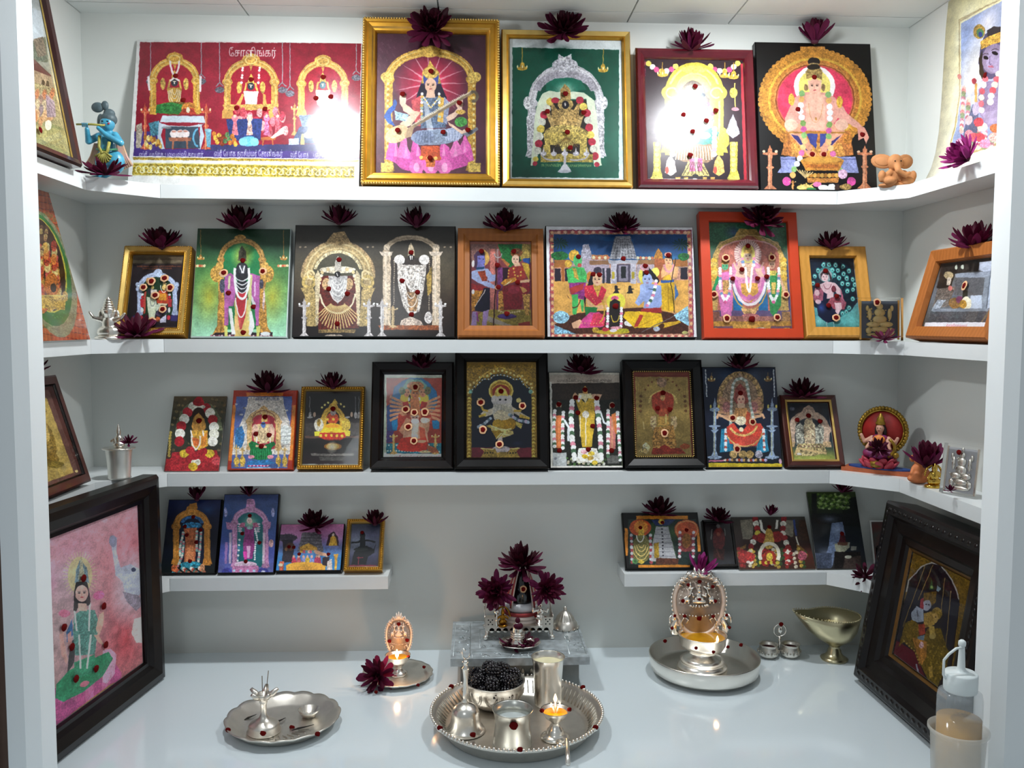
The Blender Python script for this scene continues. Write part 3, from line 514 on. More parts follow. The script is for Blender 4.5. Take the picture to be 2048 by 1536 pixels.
def p_meditate(P):
    P.vg('070506', '070506'); p, e, l, ar, bd = P.p, P.e, P.l, P.ar, P.bd
    p('cf8a3c', 455, 260, 660, 260, 670, 320, 600, 340, 460, 330, n=.3)
    for k in range(60):
        a = 2*PI*k/60; e('c8852e', 580+445*math.cos(a), 700-400*math.sin(a), 30, 26, n=.4)
    e('c8862e', 580, 700, 448, 402, n=.3); e('e0ae3c', 580, 700, 392, 350, n=.15); e('c87c30', 580, 700, 372, 330, n=.3); e('d08840', 580, 700, 345, 308, n=.2); e('8a4018', 580, 700, 330, 295); e('d86048', 580, 700, 322, 288)
    e('e8385c', 580, 700, 312, 280); P.gl('f88098', 580, 700, 250, 250, .5); e('f8f0f0', 576, 590, 172, 170); e('f4e070', 576, 590, 132, 135, n=.1)
    p('c87838', 300, 1160, 340, 960, 870, 960, 900, 1160, 760, 1180, 420, 1180, n=.35); e('cc8030', 320, 1020, 34, 40, n=.4); e('cc8030', 850, 1030, 40, 40, n=.4); p('d89444', 385, 1060, 800, 1060, 830, 1170, 380, 1170, n=.4)
    p('8c94cc', 290, 1175, 420, 1175, 410, 1310, 268, 1310, 300, 1260, n=.2); p('8c94cc', 760, 1175, 915, 1175, 945, 1310, 790, 1310, n=.2); l('5c649c', 8, 290, 1195, 410, 1195); l('5c649c', 8, 790, 1195, 915, 1195)
    # body
    p('e8a090', 490, 640, 660, 640, 740, 680, 820, 780, 700, 960, 450, 960, 350, 830, 400, 690, n=.05); p('f0b49c', 500, 660, 660, 660, 665, 950, 505, 950); e('f0b8a0', 580, 640, 45, 50)
    p('e49c8c', 330, 850, 400, 700, 450, 700, 420, 860, 470, 930, 340, 960, n=.05); p('e8a494', 740, 690, 800, 740, 850, 820, 950, 900, 980, 940, 930, 940, 760, 850); p('e89c88', 930, 930, 990, 930, 1030, 1010, 1005, 1070, 985, 1020, 940, 1040)
    p('e8a080', 350, 960, 480, 880, 480, 960, 560, 1100, 520, 1160, 380, 1000); p('e8a080', 830, 960, 700, 880, 690, 960, 620, 1100, 640, 1170, 800, 1010); e('f0bca4', 380, 910, 55, 48); e('f0bca4', 800, 910, 55, 48)
    p('3c4490', 510, 985, 600, 985, 590, 1110, 540, 1060); p('3c4490', 620, 985, 680, 985, 660, 1060, 620, 1100); p('383478', 380, 990, 440, 1000, 520, 1130, 480, 1100); p('383478', 800, 990, 740, 1060, 680, 1130, 700, 1060)
    l('b07830', 14, 350, 975, 830, 975); e('e09870', 555, 1155, 34, 26); e('e09870', 650, 1155, 34, 26)
    p('e8c0a0', 520, 540, 635, 540, 630, 610, 575, 655, 525, 610); P.face(577, 590, 52, 'f0b098'); p('9c8048', 510, 530, 500, 470, 540, 420, 600, 415, 640, 460, 640, 540, 600, 520, 550, 520, n=.5); e('241c1c', 570, 385, 52, 34); e('a88c58', 570, 410, 45, 14, n=.4); e('282018', 570, 430, 55, 22)
    for s in (-1, 1): e('8a6c48', 577+s*72, 600, 18, 30, n=.4)
    e('e8b040', 385, 700, 26, 50, n=.3); e('e8b040', 785, 720, 26, 50, n=.3)
    for s, pth in ((-1, (470, 650, 460, 800, 480, 900, 495, 1050, 460, 1180, 400, 1290, 395, 1350)), (1, (690, 660, 705, 800, 700, 900, 690, 1050, 740, 1180, 790, 1290, 800, 1320))):
        bd(['88b870', 'e8b060', 'e6e8f0', 'e6e8f0', 'e6e8f0', '80a858', 'd058a0', '80b068', 'ecb878', 'f0c080', 'd868a8', 'e4e8ee', 'dfe6f0'], 25, *pth, st=50)
    ar('c88848', 5, 585, 700, 60, 190, 190, 350, a=.7); e('d09048', 588, 860, 10, 14)
    e('d8963c', 640, 1210, 180, 40, n=.2); p('cc8430', 460, 1210, 820, 1210, 780, 1290, 505, 1290, n=.3); e('e0a040', 640, 1205, 150, 22); p('b86828', 500, 1240, 780, 1240, 770, 1270, 510, 1270, n=.3); bd(['e0a848', 'b87828'], 18, 520, 1330, 780, 1330, st=30); p('c88038', 510, 1350, 780, 1350, 770, 1390, 520, 1390, n=.3)
    P.lamp(207, 1075, 1455, 'cc7c54', 130, 'f0c4a0'); P.lamp(993, 1080, 1440, 'cc7c54', 130, 'f0c4a0')
    e('d8489c', 345, 1380, 36, 38, n=.2); e('d8489c', 880, 1380, 36, 38, n=.2); P.lamp(395, 1370, 1460, 'c88038', 60)
    for k in range(7): l('d8b878', 9, 500, 1350, 430+k*22, 1280+k*4)
    for k in range(9): p('ecc460', 500, 1430, 430+k*18, 1390+((k*3) % 4)*12, 445+k*18, 1400)
    e('f0d070', 500, 1430, 70, 24, n=.3); e('40884c', 550, 1445, 40, 16); e('e878b0', 600, 1405, 34, 22); e('f0f0f4', 650, 1432, 44, 24); e('e8ecf0', 715, 1432, 36, 30, rot=-30); e('3c2820', 765, 1430, 22, 30); e('a08048', 835, 1425, 50, 26, n=.6); e('dcb0d0', 810, 1320, 40, 40, n=.3)
def p_child(P):
    P.vg('e2dba6', 'e6dfae', 'efeac4', 'f4f0d4'); p, e, l, ar, bd = P.p, P.e, P.l, P.ar, P.bd
    p('b09c68', 728, 118, 990, -20, 1400, -200, 1400, 1180, 1080, 1080, 770, 1185, 690, 1130, 660, 1090, 700, 960, 745, 700); p('ece4b0', 745, 135, 1000, -12, 1400, -200, 1400, 1160, 1078, 1062, 775, 1168, 672, 1090, 715, 960, 758, 700)
    p('8c9cc8', 755, 145, 1010, 0, 1400, -200, 1400, 1150, 1076, 1050, 790, 1150, 680, 1088, 722, 960, 765, 700); P.gl('f4ecdc', 900, 500, 160, 300, .9, 1); P.gl('e8e0e4', 1000, 120, 120, 110, .8); P.gl('7c94cc', 800, 200, 100, 180, .4)
    for k in range(120):
        t = k*2.4; x = 745+(k*47) % 330; y = 560+(k*83) % 560
        if x > 860 and y < 880: continue
        e(['e07878', 'f0b8a8', 'e8d8b0', 'd05868', 'f4e8e0', 'c87890', '8aa878', '748a60'][k % 8], x, y, 22, 20, n=.3, a=.8)
    p('50486c', 980, 210, 1060, 150, 1140, 160, 1180, 300, 1150, 480, 1040, 560, 960, 560, 925, 440, 945, 300); p('30282c', 1000, 180, 1050, 145, 1110, 150, 1130, 210, 1000, 240); p('2c2420', 930, 400, 960, 330, 965, 480, 985, 520, 960, 560, 935, 520)
    e('8a7898', 1050, 400, 92, 120, rot=10); e('9c8cb0', 1060, 420, 70, 90); e('141018', 990, 392, 22, 13, rot=20); e('141018', 1062, 355, 26, 14, rot=20); ar('2c1c24', 5, 990, 385, 30, 26, 40, 150, a=.7); ar('2c1c24', 5, 1062, 350, 34, 28, 40, 150, a=.7); e('a85870', 1030, 462, 24, 9, rot=15); l('6c5880', 8, 1022, 380, 1016, 440, 1030, 445)
    p('c8983c', 940, 270, 1000, 230, 1100, 190, 1150, 200, 1150, 260, 1030, 290, 950, 330, n=.5); e('a88434', 930, 190, 52, 58, rot=20, n=.4); e('4c7c50', 938, 200, 32, 36); e('283888', 942, 212, 18, 22)
    p('8878a0', 930, 640, 1000, 580, 1150, 560, 1200, 900, 1000, 940, 920, 800); p('9a8cb0', 950, 830, 1080, 800, 1150, 830, 1140, 900, 1000, 920); p('4c5c80', 800, 960, 880, 760, 930, 800, 920, 980, 790, 1060, n=.3); e('b0a4c0', 912, 790, 34, 60, rot=15); e('ccb4bc', 845, 890, 30, 40, rot=30)
    l('c89850', 22, 905, 600, 905, 740); e('a03040', 888, 580, 22, 24); bd(['e86878', 'f4ecd0', 'c85060', 'f0e4c0'], 24, 985, 560, 960, 640, 950, 740, 955, 840, st=50); bd(['f4ecd0', 'e05868', 'f0e4c0', 'd04858', 'f4ecd8'], 26, 1090, 520, 1060, 600, 1030, 690, 1020, 780, st=46)
    for x, y, c in ((850, 1000, 'f08898'), (890, 1020, 'd85060'), (960, 940, 'f0d8c0'), (930, 900, 'c83848'), (940, 1020, 'd04050'), (980, 1070, 'f088b0'), (765, 1070, 'e890b8'), (1050, 1020, 'e8a8a0'), (1060, 950, 'c86838')): e(c, x, y, 42, 36, n=.35)
def p_pastoral(P):
    P.vg('a8b0b4', '9ca49c', '8c8468', '7c7448'); p, e, l, ar, bd = P.p, P.e, P.l, P.ar, P.bd
    p('b8c4cc', 100, 0, 320, 90, 340, 300, 100, 340); P.gl('d4dce0', 230, 180, 140, 160, .8)
    p('7a7254', 165, 100, 240, 230, 170, 200, n=.4); p('68705c', 140, 330, 260, 310, 350, 280, 370, 480, 300, 470, 140, 490, n=.4); p('7c6c58', 255, 300, 330, 280, 360, 420, 290, 440, n=.5)
    p('684038', 160, 490, 260, 450, 395, 580, 390, 600, 170, 500); p('a89070', 165, 500, 395, 590, 410, 680, 300, 660, 165, 600, n=.2)
    for x, y in ((200, 540), (240, 570), (330, 640), (365, 650)): e('4c4030', x, y, 12, 30)
    p('a09468', 165, 600, 420, 680, 470, 900, 500, 1050, 180, 900, n=.4); p('8a8a58', 180, 860, 520, 1000, 560, 1260, 190, 1130, n=.3); p('a09860', 260, 950, 520, 1010, 540, 1180, 300, 1060, n=.3)
    for k in range(60): e(['c08858', 'b87048', '9c7c6c', 'c8b48c', '8a7880', 'd0a070'][k % 6], 190+(k*29) % 230, 700+(k*41) % 250, 16, 34, n=.4, a=.75)
    p('c8844c', 210, 760, 250, 740, 290, 900, 270, 960, 220, 920, n=.3); p('9c8890', 350, 720, 420, 780, 430, 900, 360, 900, n=.4); e('e4dcc8', 370, 960, 26, 40); p('5c6c78', 185, 1080, 260, 1110, 250, 1150, 187, 1140, n=.2)
def p_tile(P):
    P.vg('c4552c', 'c8552e', 'c9542c'); p, e, l, ar, bd = P.p, P.e, P.l, P.ar, P.bd
    for k in range(26): y = 40+k*56; l('9a3418', 8, 150, y, 900, y+130)
    for k in range(22): x = 180+k*34; l('d8703c', 9, x, 0, x+150, 1400, a=.6); l('a03c1c', 5, x+14, 0, x+164, 1400, a=.5)
    P.e('8c9a74', 410, 800, 215, 560, rot=-14, n=.2, a=.85); e('2f7a34', 380, 760, 205, 500, rot=-14, n=.25, a=.9); e('d0c040', 365, 720, 185, 425, rot=-14); e('3a2418', 360, 715, 177, 415, rot=-14, n=.5)
    for k in range(34): e('2f7a34', 380+195*math.cos(k/34*2*PI), 770+480*math.sin(k/34*2*PI), 22, 20, a=.3)
    P.gl('8c6c58', 330, 480, 120, 160, .6)
    for k in range(70):
        x = 250+(k*53) % 260; y = 560+(k*97) % 540
        if ((x-380)/170)**2+((y-760)/400)**2 < 1: e(['e06030', 'd8a040', 'e88838', 'b03c28', 'e8d080', 'c85048'][k % 6], x+(y-760)*.2, y, 26, 48, n=.4, a=.85)
    for k in range(30): e(['d8c070', 'a87850', '604038'][k % 3], 250+(k*37) % 150, 400+(k*61) % 230, 16, 26, n=.4, a=.7)
    e('c87030', 440, 900, 60, 110, n=.4); e('3a3028', 455, 920, 24, 40); p('c8a040', 270, 990, 560, 990, 555, 1110, 320, 1090, n=.5); l('e0c860', 10, 262, 985, 560, 985)
    bd(['e0d048'], 6, *P.arcp(365, 720, 182, 423, 0, 0, 2)) if False else None
def p_smallcouple(P):
    P.vg('6b5a44', '241c1c', '20201c', '22201e', '201a24'); p, e, l, ar, bd = P.p, P.e, P.l, P.ar, P.bd
    p('241c22', 40, 80, 1000, 80, 960, 1330, 0, 1330); P.gl('3c4038', 600, 400, 400, 400, .6); p('83765c', 60, 0, 1000, 0, 1000, 50, 60, 60, a=.7)
    P.text('SHREE MAHALAKSHMI, SHREE NARASIMHA AND', 560, 118, 30, 'd86830', wid=850); P.text('SHREE GARUDA DEVA', 520, 160, 28, 'd86830', wid=560)
    P.arch(520, 280, 340, 560, 1050, 90, 'a8b8dc', 'dce6f8', '1c3a24', n=.25, tip=False); e('b4c4e4', 535, 250, 90, 80, n=.35)
    for s in (-1, 1): e('b8c8e8', 520+s*380, 470, 40, 50, n=.4)
    p('342a6c', 60, 1060, 190, 1060, 190, 1160, 60, 1160); p('342a6c', 790, 1060, 920, 1060, 920, 1170, 780, 1170)
    for x in (235, 760): bd(['e0e4e8', 'c02030', 'e0e4e8'], 26, x, 660, x, 720, st=50); p('bc2834', x-40, 740, x+40, 740, x+40, 900, x-40, 900); e('e4e8ea', x-10, 960, 26, 50); e('c83040', x-20, 1105, 36, 44)
    p('b84438', 270, 600, 310, 600, 290, 1030, 250, 1030); e('2c2838', 400, 600, 70, 60); p('d8ccc0', 400, 560, 520, 570, 500, 700, 390, 720, n=.2); e('c8b060', 430, 520, 28, 36)
    p('d0d8bc', 320, 700, 500, 760, 500, 900, 470, 1150, 370, 1150, 330, 900, n=.15); p('c8d4c0', 500, 850, 600, 850, 540, 960, 500, 980); ar('505a70', 8, 430, 760, 45, 120, 190, 350); ar('e8e8ea', 8, 430, 760, 70, 160, 200, 340)
    p('cc4428', 490, 700, 560, 580, 720, 590, 740, 830, 520, 840, n=.2); p('e8b030', 520, 640, 700, 640, 700, 770, 530, 770, n=.2); P.bd(['e8a030', 'c83820'], 14, 540, 650, 540, 770, st=24)
    for k in range(6): l('c83820', 6, 550+k*28, 640, 545+k*28, 770)
    e('e8c070', 655, 520, 42, 62, n=.3); ar('f4f0e8', 14, 650, 500, 62, 120, 170, 370); p('d8b880', 620, 460, 655, 370, 700, 460, n=.3); p('e0d0b0', 520, 830, 710, 830, 690, 870, 560, 860)
    p('4c3c58', 480, 1040, 560, 920, 700, 870, 720, 1000, 560, 1080, n=.3); p('c8c8e0', 570, 1130, 690, 1040, 690, 1190, 570, 1200, n=.3); e('b4582c', 530, 1130, 44, 50, n=.5); e('e0a058', 350, 400, 46, 60); e('e0a868', 690, 330, 40, 40)
    p('c4c4d4', 200, 1290, 900, 1290, 880, 1320, 220, 1320, n=.9)
def p_greenstand(P):
    P.vg('1c3c28', '2a5838', '4c8848', '68a460', '86c890', 'a8e8c4'); p, e, l, ar, bd = P.p, P.e, P.l, P.ar, P.bd
    for x in (240, 860): P.gl('c8c038', x, 1010, 170, 330, .9)
    P.gl('1a3826', 280, 480, 220, 200, .5); P.gl('1a3826', 950, 480, 220, 200, .5)
    P.hang(155, 345, 610, 'c08438', 70); P.hang(975, 350, 610, 'c08438', 70)
    for x in (152, 975): bd(['e89060', 'f4e8b0', 'd86040'], 14, x-50, 700, x+50, 700, st=22)
    P.arch(560, 450, 205, 640, 1330, 52, 'b0803c', 'e4bc70', '1f8048', n=.45, tip=False, base=False); P.gl('dcdc50', 570, 600, 120, 150, .95, 1); e('b88a44', 545, 425, 60, 34, n=.5)
    for s in (-1, 1):
        e('d09c44', 565+s*250, 780, 66, 82, n=.5); e('dca850', 565+s*225, 700, 36, 40, n=.4)
        p('c48c3c', 565+s*190, 850, 565+s*240, 850, 565+s*215, 1000, 565+s*240, 1100, 565+s*250, 1300, 565+s*310, 1400, 565+s*150, 1400, n=.45)
    p('2c2028', 245, 1400, 300, 1360, 870, 1360, 860, 1420, 245, 1420, n=.4); bd(['c07890', 'e8c8d0', '803848'], 12, 260, 1395, 860, 1400, st=26); e('e0e4e8', 795, 1375, 48, 20)
    p('b45ca4', 450, 770, 500, 800, 500, 1000, 480, 1100, 430, 1100, 430, 1290, 388, 1290, 390, 800, n=.1); p('b45ca4', 640, 770, 740, 800, 730, 1290, 700, 1290, 690, 1080, 650, 1000, n=.1); l('e0b4dc', 16, 690, 860, 690, 1000)
    p('d8d870', 385, 1300, 420, 1300, 420, 1400, 390, 1400); p('d8d870', 705, 1300, 745, 1300, 735, 1405, 710, 1405); p('d8d8a8', 430, 800, 450, 800, 445, 930, 425, 930)
    p('e8c870', 490, 1040, 640, 1040, 650, 1400, 490, 1400); p('c82c38', 505, 960, 620, 960, 600, 1180, 560, 1330, 540, 1330, 510, 1100); P.gl('f0b080', 520, 1280, 60, 130, .7); p('dcd890', 630, 780, 665, 790, 650, 1250, 620, 1250)
    e('262830', 565, 760, 66, 95, n=.3); P.face(565, 735, 38, '3c4048', 'e8e8ec', 'c8c0c0'); e('262830', 565, 900, 62, 70, n=.3); l('e8e8ee', 14, 545, 700, 565, 770); l('e8e8ee', 14, 590, 700, 575, 770)
    for k in range(4): ar('e8e8ee', 10, 565, 780+k*26, 72-k*3, 70+k*14, 195, 345)
    ar('f4f4f4', 24, 562, 800, 72, 230, 160, 380); ar('f0ece8', 14, 555, 980, 55, 230, 190, 350); p('f0f0f0', 430, 1120, 460, 1120, 500, 1380, 460, 1385); p('eeeeee', 640, 1150, 660, 1150, 690, 1300, 650, 1390, 630, 1380); p('dcdce0', 660, 990, 700, 1080, 680, 1100, 655, 1040)
    p('54503c', 525, 650, 530, 560, 565, 500, 605, 560, 608, 650, n=.45); e('e8e4dc', 380, 775, 40, 38); e('e8dcd4', 770, 755, 40, 36); e('4c4c60', 368, 900, 26, 70, n=.5); e('4c4c60', 758, 880, 20, 50, n=.5); p('d4b8b8', 780, 900, 795, 1000, 780, 1160, 765, 1100, n=.3)
def p_double(P):
    P.vg('241e18', '3a342c', '4e4638', '4c4030', '3a2a20', '201410', '1a1010'); p, e, l, ar, bd = P.p, P.e, P.l, P.ar, P.bd
    P.gl('64604c', 300, 900, 400, 400, .5); P.gl('5c503c', 1560, 800, 200, 400, .6); P.gl('8a5838', 1400, 1250, 300, 160, .5)
    for x in (150, 200, 820, 870, 1580, 1640): e('9c8870', x, 515, 12, 8)
    # left
    for k in range(44):
        a = PI*k/43; e('b49468', 525+345*math.cos(a), 800-345*math.sin(a)*.95, 26, 26, n=.5)
    P.arch(525, 500, 300, 800, 900, 90, 'b89c68', 'ecd8a4', '504c3c', n=.3, base=False, tip=False); ar('e4d0a0', 30, 525, 800, 235, 240, 15, 165, n=.6); p('b09060', 400, 470, 480, 370, 590, 360, 650, 470, 525, 500, n=.5)
    for s in (-1, 1):
        ar('c8aa60', 30, 525+s*290, 860, 55, 55, 0, 360, n=.4); p('b89c60', 525+s*250, 920, 525+s*370, 920, 525+s*330, 1000, 525+s*310, 1300, 525+s*210, 1300, 525+s*230, 950, n=.4); ar('f0d8a0', 18, 525+s*270, 790, 34, 40, 0, 300)
    p('641c14', 345, 800, 710, 800, 730, 1320, 325, 1330, n=.4); e('e4d4b8', 520, 740, 180, 36, n=.4)
    for s in (-1, 1): bd(['f4ecd4', 'e4c890'], 17, 520+s*60, 730, 520+s*150, 750, 520+s*190, 900, 520+s*205, 1100, 520+s*205, 1290, st=36); p('dcc8a0', 520+s*190, 740, 520+s*225, 800, 520+s*215, 1290, 520+s*195, 1290, 520+s*170, 800, n=.3); e('c8a070', 520+s*110, 880, 45, 60, n=.5)
    ar('f0e4c0', 18, 520, 960, 175, 210, 185, 355)
    for k in range(17):
        a = math.radians(200+k*8.7); l('dcbc78', 11, 520+70*math.cos(a), 1060-40*math.sin(a), 520+220*math.cos(a), 1120-210*math.sin(a))
    p('c0bcbc', 430, 800, 620, 800, 600, 960, 520, 1080, 450, 980, n=.4)
    for k in range(4): ar('f4f0ec', 9, 520, 830, 50+k*14, 60+k*55, 185, 355)
    p('b8b0a4', 490, 750, 495, 660, 525, 600, 555, 660, 560, 750, n=.35); e('141014', 520, 785, 30, 32); l('e8e4e0', 9, 512, 770, 522, 800); p('8c7040', 330, 1330, 700, 1330, 690, 1365, 330, 1365, n=.5); e('a89888', 480, 1395, 90, 16, n=.4)
    # right
    P.arch(1245, 420, 245, 560, 560, 48, 'b0987c', 'e0ccb0', None, n=.3, base=False, tip=False)
    for x in (1008, 1497): l('d8c0a4', 78, x, 580, x, 1290, n=.3); l('f0dcc4', 16, x-10, 600, x-10, 1260); p('dcc8b4', x-75, 560, x+65, 560, x+45, 600, x-50, 600, n=.3); e('c8b49c', x, 520, 34, 34, n=.4)
    p('3a302c', 1050, 620, 1455, 620, 1455, 1290, 1050, 1290, n=.15); bd(['c8b49c'], 6, 1082, 650, 1078, 1090, st=18); bd(['c8b49c'], 6, 1430, 650, 1425, 1150, st=18)
    p('a88840', 1400, 800, 1450, 700, 1450, 960, 1410, 1000, n=.4); e('e8e0dc', 1135, 640, 52, 48, n=.3); e('e8e0dc', 1378, 640, 52, 48, n=.3)
    p('cfc4bc', 1110, 680, 1200, 690, 1300, 690, 1400, 690, 1380, 900, 1330, 1150, 1240, 1200, 1170, 1100, 1120, 900, n=.65); p('584030', 1180, 860, 1240, 960, 1200, 960); p('a07850', 1200, 960, 1330, 960, 1300, 1150, 1230, 1150, n=.6)
    for k in range(4): ar('fcf8f4', 10, 1250, 740, 40+k*18, 100+k*90, 190, 350, a=.85)
    p('c4b090', 1215, 600, 1225, 500, 1247, 470, 1275, 520, 1285, 600, n=.4); e('1c1414', 1250, 620, 30, 32); p('f8f4f0', 1235, 600, 1248, 600, 1246, 640, 1238, 640); p('f8f4f0', 1255, 600, 1266, 600, 1262, 640, 1256, 640)
    p('d0b8a8', 1150, 1240, 1240, 1200, 1350, 1250, 1370, 1290, 1140, 1290, n=.5); p('9c5028', 920, 1290, 1560, 1290, 1540, 1335, 950, 1335, n=.4)
    for x in (190, 830, 960, 1540): P.lamp(x, 1020, 1410, 'c8c0c0', 120, 'ffffff')
    P.lamp(1068, 1090, 1310, 'c8a878', 100); e('dcd0cc', 1420, 1215, 40, 60, n=.5)
def p_couple(P):
    P.vg('a05848', '8a3c40', '78303c', '883c48', 'b8843c'); p, e, l, ar, bd = P.p, P.e, P.l, P.ar, P.bd
    p('8c6058', 260, 450, 530, 450, 540, 620, 260, 640, n=.25); p('1c6c30', 540, 450, 800, 450, 780, 620, 660, 690, 590, 620, n=.35); p('c87838', 570, 600, 640, 680, 660, 650, 600, 600); p('ac9040', 790, 450, 880, 450, 880, 640, 770, 600, n=.4); p('1c4c9c', 790, 600, 870, 590, 870, 660, 800, 630)
    p('cc7468', 460, 500, 510, 500, 520, 1150, 460, 1150, n=.2); p('803c80', 540, 690, 590, 690, 590, 1130, 530, 1130, n=.3); p('2c1024', 590, 690, 650, 690, 640, 900, 590, 880)
    p('a89038', 400, 1120, 880, 1120, 880, 1310, 260, 1310, 260, 1250, n=.3); p('b4a494', 430, 1180, 730, 1300, 660, 1310, 400, 1230); p('a83428', 750, 1260, 870, 1240, 870, 1305, 760, 1310)
    e('d8a850', 380, 590, 72, 90, n=.1); p('4c3050', 300, 560, 330, 520, 400, 520, 410, 600, 400, 690, 300, 700); p('7878cc', 330, 570, 400, 560, 412, 640, 380, 670, 330, 650); e('202040', 390, 605, 8, 6); e('382048', 350, 600, 14, 8, a=.6); p('7c7cc8', 330, 650, 400, 660, 410, 720, 320, 720); p('184878', 320, 690, 400, 680, 400, 705, 320, 715)
    p('a8b4e0', 270, 730, 330, 710, 440, 700, 480, 760, 500, 830, 440, 840, 430, 780, 400, 780, 480, 860, 530, 880, 520, 910, 440, 890, 330, 840, 268, 800, n=.08); p('a83c20', 330, 730, 410, 720, 430, 830, 380, 830, n=.4); p('9cacdc', 440, 760, 520, 760, 520, 830, 450, 820)
    p('9c2428', 268, 850, 420, 890, 410, 930, 268, 940, n=.2); p('b87828', 268, 930, 400, 920, 310, 1090, 300, 1130, 268, 1130, n=.6); p('14102c', 400, 900, 455, 900, 460, 1120, 400, 1150, 305, 1130, 310, 1080, n=.3); l('e8d8c8', 8, 412, 920, 305, 1090); e('e8e4e4', 285, 940, 16, 26); e('e8e4e4', 285, 650, 14, 34)
    p('b090c8', 280, 1140, 330, 1140, 320, 1310, 262, 1310, n=.1); p('b490cc', 390, 1140, 450, 1120, 420, 1310, 375, 1310, n=.1); l('a03898', 14, 320, 1150, 340, 1240)
    l('3c1418', 12, 525, 690, 495, 1290); l('a8a4a8', 8, 540, 500, 540, 640); ar('a8a4a8', 10, 540, 545, 38, 45, 180, 360)
    e('a0582c', 730, 540, 62, 46, n=.5); P.face(722, 610, 40, 'f0c4a8'); e('7c4c2c', 740, 520, 44, 26, n=.5); p('1c1418', 758, 560, 770, 620, 755, 640); p('e8bc98', 700, 650, 760, 640, 780, 680, 720, 690)
    p('c8a030', 780, 640, 850, 650, 870, 720, 860, 830, 820, 740, n=.2); p('a03028', 650, 690, 800, 670, 830, 800, 770, 830, 640, 790, n=.3); bd(['e8b040', 'a83020'], 8, 650, 720, 645, 800); bd(['e8c050', 'b84020'], 9, 700, 700, 720, 780, 770, 780, 780, 700)
    p('e8bc90', 780, 820, 870, 810, 860, 840, 740, 850, 720, 830); p('d8902c', 570, 850, 610, 810, 720, 790, 740, 820, 600, 880, n=.3); p('f0e0b0', 590, 880, 690, 810, 660, 850)
    p('8c1c28', 590, 880, 860, 840, 870, 920, 800, 1000, 780, 1110, 560, 1130, 560, 1000, n=.25); e('b83858', 700, 920, 60, 40, a=.4); p('c88838', 545, 930, 590, 930, 600, 1120, 545, 1130, n=.5); bd(['e8d098'], 10, 550, 1130, 620, 1160, 760, 1140, st=24); p('d09848', 790, 960, 870, 960, 860, 1180, 820, 1180, n=.6); p('c8944c', 760, 880, 820, 900, 840, 930, 800, 950)
    e('4c2878', 630, 1190, 100, 26); e('5c3c98', 630, 1182, 90, 18); e('e8a480', 635, 1160, 30, 26); e('e8b494', 540, 895, 34, 26)
